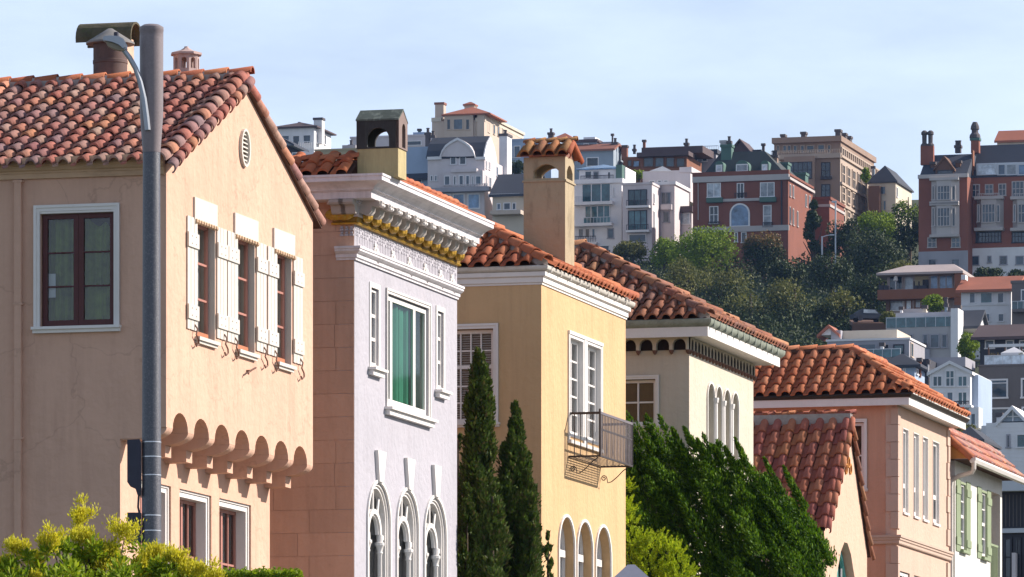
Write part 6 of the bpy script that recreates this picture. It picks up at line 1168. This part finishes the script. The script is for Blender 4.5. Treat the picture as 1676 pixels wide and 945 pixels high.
# concrete house with glass roof deck
h = far('concrete_house', 'pale concrete house with glass roof deck and large grey windows in the lower hillside', 'house', 1450, 1556, 534, 600, 640, 9, 'far_concrete'); p = h.S(2.5)
block(h, 1466, 1560, 513, 536, 2.5, 6, 'far_pinkwhite', 'penthouse'); wins(h, [(1513, 518, 1530, 533, 1, 1, 'far_grey'), (1496, 522, 1508, 526, 1, 1, 'far_grey'), (1471, 520, 1474, 532), (1474, 520, 1475.5, 532)], pl=p); rail(h, 1450, 1564, 520, 534, -.1, 'far_silver', 7, 'far_glass_teal')
wins(h, [(1465, 547, 1483, 556, 2), (1488, 547, 1495, 556), (1510, 547, 1519, 569), (1522, 547, 1538, 569), (1541, 547, 1551, 569)], 'far_grey'); block(h, 1556, 1568, 505, 600, -.3, 3, 'far_white', 'stair_tower'); chim(h, 1563, 1571, 500, 535, 3, 'far_white'); slabp(h, 1478, 1510, 506, 512, 4, 7, 'far_concrete', 'roof_box'); chim(h, 1510, 1516, 500, 513, 3, 'far_cream'); chim(h, 1546, 1550, 497, 520, 3, 'far_bluegrey', pots=1); chim(h, 1473, 1477, 502, 512, 3, 'far_white'); gable(h, 'far_slate', 'far_white', 0, 2.2, 3, 9, p(1570, 512)[1] - 1.5, 1.8, 'x'); slabp(h, 1502, 1521, 572, 590, -.6, 0, 'far_grey', 'vent_shaft'); chim(h, 1508, 1514, 562, 574, -.6, 'far_silver')
h = far('grey_low_house', 'low grey shingled house with flat white parapet below the dark trees', 'house', 1354, 1488, 556, 610, 600, 8, 'far_grey', 'far_white', parapet=.2); wins(h, [(1382, 563, 1400, 574, 1), (1403, 563, 1435, 574, 2), (1440, 563, 1456, 574), (1462, 564, 1480, 584, 1, 1, 'far_dark', 'far_glass_teal')], 'far_grey'); block(h, 1374, 1468, 542, 556, 4, 7, 'far_cream', 'rear_wall'); block(h, 1360, 1376, 541, 556, 3, 3, 'far_grey', 'rear_wall'); rail(h, 1400, 1474, 572, 584, -1.6, 'far_silver', 5, 'far_glass_teal'); chim(h, 1441, 1446, 561, 584, -1.4, 'far_white'); wins(h, [(1490, 560, 1494, 583)], 'far_beige', pl=h.f); p = h.S(3); a, b = p(1360, 545); gable(h, 'far_roof_red', 'far_white', a - 1, a + .6, 3, 6, b - .2, .7, 'y'); block(h, 1344, 1356, 570, 600, -1.5, .15, 'far_glass_pale', 'glass_screen')
# dark roofed house and the taupe block with its terrace
h = far('slate_house', 'dark house with broad slate roof and white framed windows above the roof terrace', 'house', 1604, 1730, 554, 598, 600, 9, 'far_dark'); gable(h, 'far_roof_brown', 'far_dark', h.x0 - .4, 0, -1., 8, h.z1, 1.55, 'x', ov=.3); wins(h, [(1612, 557, 1628, 570, 2), (1646, 557, 1660, 572, 2), (1668, 557, 1680, 572, 2)]); slabp(h, 1604, 1730, 545, 549, 2, 6, 'far_slate', 'roof'); slabp(h, 1618, 1730, 564, 566, -2.8, -2.6, 'far_white', 'pergola_beam'); k = MB(); p = h.S(-2.7)
for u in (1618, 1645, 1672): a, b = p(u, 566); k.box(a - .06, a + .06, -2.76, -2.64, b - 2, b)
k.build('pergola_post', 'far_brown', h.e)
h = far('taupe_house', 'taupe flat roofed house with big white framed windows and a roof terrace', 'house', 1602, 1730, 597, 705, 575, 10, 'far_taupe', parapet=.15); s = h.s; wins(h, [(1609, 621, 1650, 651, 1), (1671, 619, 1700, 650, 1), (1605, 668, 1660, 700, 3), (1672, 666, 1700, 690, 1)], fr=.16); a0, b1 = s(1609, 628); a1 = s(1650, 628)[0]; MB().bar(s, a0, a1, b1 - .04, b1 + .04, -.07, .0).build('transom', 'far_white', h.e)
rail(h, 1611, 1730, 582, 596, -.05, 'far_silver', 8, 'far_glass_pale')
e = thing('garden_gazebo', 'little white pavilion tent standing on the taupe roof terrace', 'gazebo', Vector(at(1657, 594, 578)), -A); k = MB(); w_ = 1.0
for x in (-w_, w_):
    for y in (0, 2): k.box(x - .06, x + .06, y - .06, y + .06, 0, .75)
k.box(-w_ - .1, w_ + .1, -.1, 2.1, .75, .95).build('tent_frame', 'far_white', e); MB().poly([(-1.1, -.1, .951), (1.1, -.1, .951), (0, 1, 1.6)]).poly([(1.1, -.1, .951), (1.1, 2.1, .951), (0, 1, 1.6)]).poly([(1.1, 2.1, .951), (-1.1, 2.1, .951), (0, 1, 1.6)]).poly([(-1.1, 2.1, .951), (-1.1, -.1, .951), (0, 1, 1.6)]).build('tent_roof', 'far_white', e)
for k_, (u, nm, lb, m_) in enumerate(((1624, 'terrace_plant', 'ochre potted plant at the left end of the roof terrace', 'leaf_far_brown'), (1633, 'terrace_plant', 'reddish potted plant beside the white pavilion tent', 'leaf_far_brown'), (1672, 'terrace_plant', 'pale potted plant right of the white pavilion tent', 'leaf_far_olive'))):
    p_ = at(u, 595, 577); e = thing(nm, lb, 'potted plant', Vector(p_), 0); MB().lathe([(.12, 0), (.17, .3)], (0, 0, 0), 8).build('pot', 'far_white', e); q = sph(40) * np.array([.28, .28, .35]) + np.array([0, 0, .65]); leaf_obj('foliage', q, sph(40), .2, .12, m_, e)
# glazed white gable house, hip roofed neighbour, white gable at the edge
h = far('glazed_gable_house', 'white house whose gable is filled with dark windows, above the peach hip roof', 'house', 1522, 1588, 612, 700, 560, 9, 'far_white'); s = h.s; c = [s(1522, 613), s(1588, 613), s(1555, 596)]; gable(h, 'far_white', 'far_white', h.x0, 0, 0, 9, h.z1, c[2][1] - h.z1, 'y', ov=.25)
wins(h, [(1526, 615, 1543, 632, 2, 1, None, 'far_glass_teal'), (1547, 606, 1563, 632, 2, 2, None, 'far_glass_teal'), (1567, 615, 1584, 632, 2, 1, None, 'far_glass_teal'), (1531, 642, 1544, 655, 2), (1549, 641, 1561, 660, 2), (1567, 641, 1584, 662, 2, 1, None, 'far_glass_teal')]); rail(h, 1546, 1586, 657, 664, -1, 'far_dark', 14); slabp(h, 1545, 1590, 664, 667, -1.1, 0, 'far_white', 'balcony_slab'); block(h, 1589, 1601, 614, 700, 1, 7, 'far_blue'); slabp(h, 1586, 1602, 667, 700, -1, .9, 'far_white', 'side_wall'); wins(h, [(1588, 676, 1598, 695, 1)], pl=h.S(-1))
h = far('slate_hip_house', 'pale blue house with grey slate hip roof left of the glazed gable', 'house', 1446, 1497, 598, 660, 565, 8, 'far_blue'); roof_hip(h, 'far_slate', h.x0, 0, 0, 8, h.z1, 1.25, .7); wins(h, [(1462, 603, 1467, 618), (1470, 603, 1475, 618), (1478, 603, 1483, 618)]); wins(h, [(1499, 603, 1502, 612)], pl=h.f); block(h, 1505, 1520, 588, 640, 5, 5, 'far_dark'); chim(h, 1502, 1507, 586, 618, 2, 'far_redbrown'); chim(h, 1518, 1520, 590, 612, 3, 'far_white'); slabp(h, 1515, 1580, 586, 600, 9, 14, 'far_grey', 'rear_roof')
h = far('white_gable_house', 'white boarded house with small timbered gable and chimney at the right edge', 'house', 1614, 1730, 690, 770, 500, 10, 'far_white'); s = h.s; a, b = s(1634, 690); a2 = s(1680, 690)[0]; zt = s(1657, 664)[1]; c = (a + a2) / 2
MB().extr([(a + .2, b), (a2 - .2, b), (c, zt - .25)], (0, .3, 0), (1, 0, 0), (0, 0, 1), (0, 1, 0), 4).build('gable_wall', 'far_bluegrey', h.e); MB().extr([(a - .2, b - .1), (c, zt), (a2 + .2, b - .1), (a2 + .2, b - .45), (c, zt - .35), (a - .2, b - .45)], (0, -.2, 0), (1, 0, 0), (0, 0, 1), (0, 1, 0), 5).build('roof', 'far_white', h.e)
MB().box(c - .05, c + .05, .2, .3, b, zt - .3).box(c - .5, c + .5, .21, .29, b + .35, b + .43).build('gable_timber', 'far_white', h.e); wins(h, [(1647, 711, 1654, 732, 1, 1, 'far_grey'), (1663, 710, 1690, 732, 1, 1, None, 'far_glass_teal')]); chim(h, 1631, 1639, 676, 700, 2, 'far_white'); block(h, 1606, 1616, 697, 770, 1.5, 6, 'far_white')
k = MB()
for v in range(700, 768, 7): p_ = s(1640, v)[1]; k.bar(s, h.x0 + .02, -.02, p_, p_ + .03, -.025, .01)
k.build('boarding', 'far_white', h.e, kind='stuff')
h = far('grey_roofed_cottage', 'low grey hip roof below the olive tree, right of the quoined house', 'house', 1560, 1606, 720, 770, 480, 7, 'far_grey'); roof_hip(h, 'far_slate', h.x0, 0, 0, 7, h.z1, 1.15, .3)
h = far('shingle_wall', 'rough grey shingled wall seen past the white house eave', 'wall', 1630, 1730, 781, 800, 300, 4, 'far_grey')
h = far('glass_front_building', 'dark grey flat roofed building with glazed lower floor at the bottom right', 'building', 1600, 1730, 800, 960, 195, 8, 'far_dark'); slabp(h, 1600, 1732, 786, 802, -.5, 8, 'far_silver', 'roof'); slabp(h, 1600, 1730, 866, 871, -.15, 0, 'far_silver', 'string_course'); wins(h, [(1643, 880, 1657, 945, 1, 2), (1659, 880, 1672, 945, 2, 2), (1674, 880, 1690, 945, 1, 2)], 'far_dark', fr=.06); slabp(h, 1656, 1662, 905, 960, -.4, 0, 'far_pinkwhite', 'post')
k = MB(); s = h.s
for u in range(1640, 1690, 6): a, b = s(u, 810); k.bar(s, a, a + .02, s(u, 862)[1], b, -.03, .0)
k.build('panel_joint', 'far_taupe', h.e, kind='stuff')
# street lamps and a car up on the hill
for u, v0, v1, nm, lb in ((1367.5, 332, 372, 'pale slim lamp post before the stone block', 1), (1345.5, 387, 414, 'slim lamp post with long arm among the hillside trees', 2)):
    d = 800.; p = Vector(at(u, v1, d)); hh = (v1 - v0) * d / F; e = thing('hill_lamp', nm if lb == 1 else nm, 'street lamp', (p.x, p.y, ground_z(p.x, d))); zb = p.z - ground_z(p.x, d)
    MB().tube([(0, 0, 0), (0, 0, zb + hh)], .1, 6).build('pole', 'far_silver', e)
    if lb == 1: MB().box(-.5, .15, -.1, .1, zb + hh, zb + hh + .25).build('lamp_head', 'far_silver', e)
    else: MB().tube([(0, 0, zb + hh - .1), (.6, 0, zb + hh + .1), (1.2, 0, zb + hh + .15)], .06, 5).box(1.0, 1.6, -.15, .15, zb + hh + .1, zb + hh + .25).build('arm', 'far_silver', e)
e['label'] = 'slim lamp post with long arm among the hillside trees'
d = 690.; p = at(1421, 527, d); e = thing('parked_car', 'dark car parked on the lane under the dark hillside trees', 'car', Vector(p), R(15)); px = d / F
MB().extr([(-1.9, .3), (1.9, .3), (1.95, .7), (1.1, .85), (.6, 1.35), (-.9, 1.38), (-1.6, .9), (-1.95, .8)], (0, -.85, 0), (1, 0, 0), (0, 0, 1), (0, 1, 0), 1.7).build('body', 'far_slate', e); MB().extr([(-.85, .9), (.9, .88), (.52, 1.28), (-.82, 1.3)], (0, -.87, 0), (1, 0, 0), (0, 0, 1), (0, 1, 0), 1.74).build('window', 'far_glass_pale', e)
for x in (-1.2, 1.2):
    for y in (-.8, .8): MB().lathe([(.32, -.1), (.32, .1)], (0, 0, 0), 12).build('wheel', 'far_dark', e).matrix_local = Matrix.Translation((x, y, .32)) @ Matrix.Rotation(R(90), 4, 'X')
d_ = d; lane = MB(); q0, q1, q2, q3 = at(1395, 529, d - 2), at(1450, 529, d - 2), at(1452, 524, d + 5), at(1390, 524, d + 5); lane.hexa([tuple(q0 - np.array([0, 0, 6])), tuple(q1 - np.array([0, 0, 6])), tuple(q2 - np.array([0, 0, 6])), tuple(q3 - np.array([0, 0, 6])), tuple(q0), tuple(q1), tuple(q2), tuple(q3)]).build('lane', 'far_brown', kind='structure')

# ---------------------------------------------------------------- vegetation
G, DK, OL, BR = 'leaf_far_green', 'leaf_far_dark', 'leaf_far_olive', 'leaf_far_brown'
for q in ((1033, 389, 432, 66, 838, OL, 'small olive green tree before the white apartments', dict(n=1500)),
          (1147, 367, 452, 128, 815, G, 'broad bright green tree before the brick mansion', dict(n=3600, lumps=24)),
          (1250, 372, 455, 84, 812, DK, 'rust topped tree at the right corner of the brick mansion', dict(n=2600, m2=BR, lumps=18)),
          (1332, 330, 462, 74, 806, DK, 'dark pointed conifer before the stone apartment block', dict(n=3200, cone=True, lumps=34)),
          (1086, 384, 450, 60, 826, G, 'dark green tree left of the broad bright green tree', dict(n=1500)),
          (1058, 428, 510, 90, 790, DK, 'dark tree low on the slope below the pink apartments', dict(n=1800)),
          (1122, 414, 520, 104, 772, OL, 'olive tree below the broad bright green tree', dict(n=2600, lumps=20)),
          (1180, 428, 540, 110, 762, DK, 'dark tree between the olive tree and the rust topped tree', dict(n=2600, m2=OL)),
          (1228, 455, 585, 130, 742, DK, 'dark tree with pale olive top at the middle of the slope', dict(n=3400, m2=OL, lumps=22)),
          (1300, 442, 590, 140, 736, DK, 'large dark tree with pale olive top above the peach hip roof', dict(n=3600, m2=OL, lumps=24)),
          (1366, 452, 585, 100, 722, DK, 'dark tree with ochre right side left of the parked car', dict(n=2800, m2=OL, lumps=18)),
          (1288, 418, 470, 70, 780, DK, 'dark tree below the rust topped tree', dict(n=1400)),
          (1385, 352, 440, 78, 822, DK, 'dark tree right of the pointed conifer', dict(n=2000)),
          (1438, 343, 400, 92, 832, G, 'sunlit green tree below the small hip roofed house', dict(n=2200)),
          (1432, 372, 470, 120, 792, DK, 'broad dark tree under the sunlit green tree', dict(n=3000, lumps=22)),
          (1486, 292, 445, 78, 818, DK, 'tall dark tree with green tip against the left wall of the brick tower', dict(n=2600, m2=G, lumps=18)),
          (1360, 408, 480, 90, 772, DK, 'dark tree behind the slim lamp with the long arm', dict(n=1900)),
          (1425, 428, 540, 110, 742, DK, 'dark tree left of the redwood deck house', dict(n=3000, lumps=20)),
          (1480, 415, 470, 60, 752, OL, 'small olive tree above the roof of the redwood deck house', dict(n=1300)),
          (1527, 480, 514, 50, 688, G, 'round green tree before the redwood deck house', dict(n=1300)),
          (1453, 508, 540, 36, 668, OL, 'olive bush left of the glass roof deck', dict(n=800)),
          (1386, 526, 580, 70, 690, DK, 'dark bush behind the low grey house', dict(n=1600)),
          (1586, 534, 604, 40, 618, G, 'upright green tree right of the concrete house', dict(n=1900, lumps=20)),
          (1617, 436, 462, 58, 778, DK, 'dark bush before the white basement of the long brick building', dict(n=1000)),
          (1664, 440, 462, 44, 778, DK, 'dark bush at the right edge before the white basement', dict(n=800)),
          (1417, 268, 308, 17, 876, G, 'green ivy clad shrub at the right end of the stone block', dict(n=700)),
          (1046, 277, 294, 40, 915, G, 'low green garden bush before the brown flat roofed house', dict(n=700)),
          (845, 262, 292, 34, 902, DK, 'dark green bush left of the tan chimney', dict(n=800)),
          (1578, 688, 722, 56, 522, OL, 'olive tree above the eave of the quoined house', dict(n=1100))):
    u, v0, v1, w, d, m, lb, kw = q; far_tree('tree' if v1 - v0 > 40 else 'bush', lb, u, v0, v1, w, d, m, cat='tree' if v1 - v0 > 40 else 'bush', leaf=.5 if d > 700 else .36, **kw)
n = 48000; ys = RNG.uniform(640, 850, n); us = np.where(RNG.uniform(size=n) < .7, RNG.uniform(960, 1510, n), RNG.uniform(-300, 1900, n)); xs = (us - U0) / F * ys
C = np.stack([xs, ys, [ground_z(a, b) for a, b in zip(xs, ys)]], 1); C[:, 2] += RNG.uniform(0, 2.2, n)
leaf_obj('hillside_scrub', C, RNG.normal(size=(n, 3)) + np.array([0, 0, .6]), RNG.uniform(.25, .55, n), .3, DK, None, kind='stuff')

def spire(label, u, vt, d, prof, n, m='leaf_cypress', group='upright cypresses beside the yellow house', lean=0., ll=.085):
    """columnar cypress: prof = (row, half width in px) from the tip down; runs on to the ground"""
    px = d / F; x = (u - U0) * px; zt = CZ + (VH - vt) * px; e = thing('cypress_tree', label, 'cypress', (x, d, 0), 0, group)
    MB().tube([(0, 0, -.2), (0, 0, zt * .5), (0, 0, zt - .3)], [.09, .06, .015], 6).build('trunk', 'bark', e)
    zs_ = [zt - (v - vt) * px for v, _ in prof][::-1]; rs = [w * px * 1.06 for _, w in prof][::-1]
    zlow = max(2., zs_[0] - 2.5); P, D, Q = [], [], []; nl = max(40, n // 110); nn = n // nl
    for k in range(nl):                                  # upright tufts packed round the column
        z = zlow + (zt - zlow) * (RNG.uniform() ** .8); r = np.interp(z, [zlow] + zs_, [rs[0] * .9] + rs); t_ = RNG.uniform(0, 6.283); q = sph(nn)
        rr = r * RNG.uniform(.35, .98); tr_ = max(.03, min(.17, r * .42)) * RNG.uniform(.6, 1.35); c = np.array([rr * math.cos(t_), rr * math.sin(t_), z])
        P.append(c + q * np.array([tr_, tr_, tr_ * 2.1]) * RNG.uniform(.6, 1.05, (nn, 1))); D.append(q * np.array([.7, .7, .3]) + np.array([math.cos(t_) * .2, math.sin(t_) * .2, .95]) + RNG.normal(size=(nn, 3)) * .3); Q.append(q + np.array([math.cos(t_), math.sin(t_), 0]) * .5)
    C, D = np.concatenate(P), np.concatenate(D); n = len(C)
    leaf_obj('foliage', C, D, ll * RNG.uniform(.6, 1.4, n), ll * .5, m, e, np.concatenate(Q))
spire('tallest dark cypress column before the side window of the yellow house', 785, 570, 98.5, [(570, 3), (592, 8), (620, 14), (650, 19), (690, 23), (760, 27), (820, 29), (945, 37)], 34000)
spire('second cypress column before the corner of the yellow house', 843, 660, 99., [(660, 3), (690, 9), (720, 15), (760, 21), (800, 26), (860, 33), (945, 42)], 28000)
spire('middle cypress spire filling the gap between the two tallest columns', 824, 728, 99.6, [(728, 3), (770, 9), (820, 14), (870, 19), (945, 24)], 12000)
spire('shorter cypress spire on the right flank of the second column', 862, 772, 98.6, [(772, 3), (800, 9), (850, 15), (945, 20)], 10000)
spire('short lighter cypress spire at the foot of the tallest cypress', 806, 782, 97.6, [(782, 3), (820, 14), (880, 22), (945, 26)], 9000)
spire('low cypress spire against the edge of the lavender house', 764, 790, 98., [(790, 2), (830, 10), (880, 17), (945, 24)], 7000)
spire('slim cypress spire nearest the facade of the yellow house', 874, 800, 99.5, [(800, 2), (840, 8), (900, 13), (945, 15)], 5000)
spire('thin young cypress shoot against the lit yellow facade', 897, 866, 99., [(866, 2), (890, 6), (945, 7)], 1500)
spire('thin dark cypress shoot in the gap behind the lavender house edge', 750, 690, 99.5, [(690, 1.5), (720, 4), (800, 6), (945, 8)], 2500)

def sprays(bases, axes, lens, rads, per, ll, wl, spread=.6):
    """plumes of leaf blades: one tapering plume per base point"""
    k = len(bases); b = np.repeat(bases, per, 0); a = np.repeat(axes, per, 0); L_ = np.repeat(lens, per)[:, None]; r = np.repeat(rads, per)[:, None]; n = k * per
    t = RNG.uniform(0, 1, (n, 1)); q = RNG.normal(size=(n, 3)); q -= a * (q * a).sum(1, keepdims=True); q /= np.linalg.norm(q, axis=1, keepdims=True)
    C = b + a * L_ * t + q * r * (1 - t) ** .5 * RNG.uniform(.35, 1, (n, 1)); D = a + q * spread + RNG.normal(size=(n, 3)) * .22
    return C, D, ll * RNG.uniform(.6, 1.4, n), np.full(n, wl), q
# wind-swept juniper
e = thing('juniper_tree', 'big dark green windswept juniper sloping down in front of the cream house', 'tree', Vector((at(1200, 1560, 111.5)[0], 111.5, 0)))
o = np.array([e.location.x, e.location.y, 0.])
tr = MB(); tr.tube([(0, 0, -.2), (.1, 0, 3), (.05, .1, 6), (-.6, .1, 8.4)], [.3, .24, .18, .05], 8)
for k in range(7): tr.tube([(.05, 0, 3.5 + k * .5), (-1.2 + k * .42, -.3, 6.2 + .3 * (k % 3))], [.11, .03], 6)
tr.build('trunk', 'bark', e)
tu, tv = [1015, 1045, 1110, 1160, 1215, 1262, 1305, 1330, 1350, 1358], [712, 708, 715, 738, 765, 785, 822, 852, 895, 990]
B, X, LN, RD = [], [], [], []
rg = np.random.default_rng(5)
while len(B) < 270:
    u = rg.uniform(1022, 1345); vt = np.interp(u, tu, tv); v = vt + 26 + (1120 - vt) * rg.uniform(0, 1) ** 1.5
    bul = 1.5 * math.sqrt(max(0, 1 - ((u - 1195) / 195) ** 2)) * min(1, ((v - vt) / 120) ** .5); d = 111.6 - bul * rg.uniform(.55, 1.1) + rg.uniform(0, .5)
    B.append(at(u + 14, v + 18, d)); a = np.array([-.5 + rg.normal() * .16, -.3 + rg.normal() * .2, .85 + rg.normal() * .12]); X.append(a / np.linalg.norm(a)); LN.append(rg.uniform(.55, 1.15)); RD.append(rg.uniform(.15, .27))
for u, v, l in ((1040, 712, .5), (1112, 725, .55), (1150, 735, .45), (1175, 742, .4), (1222, 758, .75), (1270, 790, .75), (1300, 800, .7), (1352, 905, .5), (1060, 720, .4), (1310, 815, .5), (1195, 748, .45), (1130, 720, .5)):
    B.append(at(u + 8, v + 20, 110.8)); a = np.array([-.42, -.15, .9]); X.append(a / np.linalg.norm(a)); LN.append(l); RD.append(.10)
C, D, l_, w_, q_ = sprays(np.array(B) - o, np.array(X), np.array(LN), np.array(RD), 380, .08, .032)
leaf_obj('foliage', C, D, l_, w_, 'leaf_juniper', e, q_)
n = 11000; u = rg.uniform(1020, 1348, n); vt = np.interp(u, tu, tv) + 22; v = vt + (1200 - vt) * rg.uniform(0, 1, n); d = 111.6 + rg.uniform(-.2, 1.2, n)
leaf_obj('inner_foliage', np.stack([(u - U0) / F * d, d, CZ + (VH - v) * d / F], 1) - o, rg.normal(size=(n, 3)), .16, .09, 'leaf_cypress', e)
# lime bush
e = thing('lime_bush', 'feathery lime green bush between the yellow house and the juniper', 'bush', Vector((at(1060, 1560, 109.2)[0], 109.2, 0))); o = np.array([e.location.x, e.location.y, 0.])
MB().tube([(0, 0, -.2), (0, 0, 4), (.1, 0, 7.5)], [.1, .08, .02], 6).build('stem', 'bark', e)
B, X = [], []
for u, v, r in ((1020, 800, 12), (1022, 835, 16), (1028, 862, 20), (1034, 895, 26), (1072, 900, 28), (1100, 912, 24), (1058, 935, 40), (1112, 945, 26), (1026, 930, 34), (1085, 975, 50), (1040, 990, 50), (1130, 985, 30)):
    for q in sph(int(r * 2.2)):
        if q[2] < -.4: continue
        B.append(at(u, v, 109.2) + q * r * .0105 * np.array([1, .9, 1]) * .75); a = q + np.array([0, -.1, .7]); X.append(a / np.linalg.norm(a))
C, D, l_, w_, q_ = sprays(np.array(B) - o, np.array(X), RNG.uniform(.1, .24, len(B)), np.full(len(B), .05), 40, .05, .018)
leaf_obj('foliage', C, D, l_, w_, 'leaf_lime', e, q_)
# foreground shrub in bloom
e = thing('flowering_shrub', 'yellow tipped flowering shrub filling the bottom left corner before the lamp', 'shrub', Vector((at(165, 1560, 66)[0], 66, 0))); o = np.array([e.location.x, e.location.y, 0.])
st = MB(); st.tube([(0, 0, -.2), (0, 0, 2.5), (.1, 0, 4)], [.12, .09, .05], 7); HD = ((24, 888, 15), (85, 876, 17), (137, 836, 17), (134, 872, 16), (203, 864, 20), (168, 893, 17), (171, 914, 20), (226, 911, 16), (258, 897, 15), (103, 934, 15), (197, 936, 16), (287, 904, 15), (320, 924, 16), (345, 938, 14), (58, 905, 14), (10, 915, 13), (300, 942, 14), (240, 940, 13), (60, 945, 14), (145, 905, 14))
Y, YD, Gc, GD, YN, GN = [], [], [], [], [], []; LT = np.array([.55, -.35, .5])
for k, (u, v, r) in enumerate(HD):
    v += 12; r *= 1.12; d = 66 + RNG.uniform(-.5, .5); c = at(u, v, d); rm = r * .0066
    st.tube([(.1, 0, 3.8), tuple((c - o) * np.array([.6, .6, 1]) - np.array([0, 0, .6])), tuple(c - o - np.array([0, 0, .05]))], [.025, .014, .006], 5)
    for j in range(13):                                  # a head is a cluster of little upright plumes
        b = c + RNG.normal(size=3) * rm * np.array([.5, .5, .35]); q = RNG.normal(size=(80, 3)) * np.array([.34, .34, .36]) * rm * .8; Y.append(b + q + np.array([0, 0, rm * .3])); YN.append(q / rm + LT); YD.append(q / rm + np.array([0, 0, .9]) + RNG.normal(size=q.shape) * .3)
    for j in range(7):
        b = c + np.array([RNG.normal() * rm * 1.2, RNG.normal() * .2, -RNG.uniform(.5, 2.6) * rm * 1.3]); q = sph(55); Gc.append(b + q * rm * .75 * RNG.uniform(.3, 1.1, (55, 1))); GD.append(q + np.array([0, -.2, .5])); GN.append(q + LT)
for k in range(150):
    u, v = RNG.uniform(-40, 365), RNG.uniform(905, 1150); v = max(v, 925 - 30 * math.sin(u * .03) + (max(0, u - 250)) * .25); b = at(u, v, 66 + RNG.uniform(-.9, .7)); q = sph(60); Gc.append(b + q * .17 * RNG.uniform(.3, 1.1, (60, 1))); GD.append(q + np.array([0, -.2, .5])); GN.append(q + LT)
st.build('stem', 'bark', e)
Y, YD, Gc, GD, YN, GN = map(np.concatenate, (Y, YD, Gc, GD, YN, GN))
leaf_obj('flower_head', Y - o, YD, .042 * RNG.uniform(.6, 1.4, len(Y)), .017, 'leaf_yellow', e, YN); leaf_obj('foliage', Gc - o, GD, .085 * RNG.uniform(.6, 1.3, len(Gc)), .034, 'leaf_bright', e, GN)
# clipped hedge
e = thing('hedge', 'clipped green hedge top right of the flowering shrub', 'hedge', Vector((at(410, 1560, 77)[0], 77, 0))); n = 15000
q = np.stack([RNG.uniform(-.75, .65, n), RNG.uniform(-.5, .5, n), RNG.uniform(3, at(410, 944, 77)[2], n) ** 1.0], 1); k = RNG.uniform(size=n) < .45; q[k, 2] = at(410, 945, 77)[2] + RNG.normal(size=k.sum()) * .035
leaf_obj('foliage', q, RNG.normal(size=(n, 3)) + np.array([0, 0, .8]), .06, .03, 'leaf_bright', e); MB().tube([(0, 0, -.1), (0, 0, 4.5)], .08, 6).build('stem', 'bark', e)
# grey canopy
d = 100.; p = at(1033, 919, d); e = thing('garden_canopy', 'pointed grey fabric canopy top poking up before the yellow house', 'canopy', (p[0], d, 0)); zt = p[2]; k = MB(); hw = .98
pr = [(hw * t, zt - .95 * t) for t in (1, .75, .5, .25, .06)] + [(.0, zt)]
ring = [[(sx * a, sy * a, z) for sx, sy in ((-1, -1), (1, -1), (1, 1), (-1, 1))] for a, z in pr[:-1]]
for r0, r1 in zip(ring, ring[1:]):
    for j in range(4): k.poly([r0[j], r0[(j + 1) % 4], r1[(j + 1) % 4], r1[j]])
k.poly(ring[-1]); 
for j in range(4): a, b = ring[0][j], ring[0][(j + 1) % 4]; k.poly([a, b, (b[0], b[1], b[2] - .22), (a[0], a[1], a[2] - .22)])
k.build('fabric', 'canopy_grey', e, smooth=True, recalc=False)
k = MB()
for sx in (-1, 1):
    for sy in (-1, 1): k.tube([(sx * hw * .98, sy * hw * .98, 0), (sx * hw * .98, sy * hw * .98, zt - .98)], .025, 6)
k.build('frame', 'lamp_metal', e)

# ---------------------------------------------------------------- haze
hm = bpy.data.materials.new('haze'); hm.use_nodes = True; t = hm.node_tree; t.nodes.clear()
o_ = N(t, 'ShaderNodeOutputMaterial'); pv = N(t, 'ShaderNodeVolumePrincipled'); pv.inputs['Color'].default_value = (.30, .52, 1, 1); pv.inputs['Density'].default_value = .00004; pv.inputs['Anisotropy'].default_value = .2
t.links.new(pv.outputs[0], o_.inputs['Volume']); M['haze'] = hm
hz = MB().box(-440, 440, -80, 1260, -1, 175).build('haze', 'haze', kind='stuff')
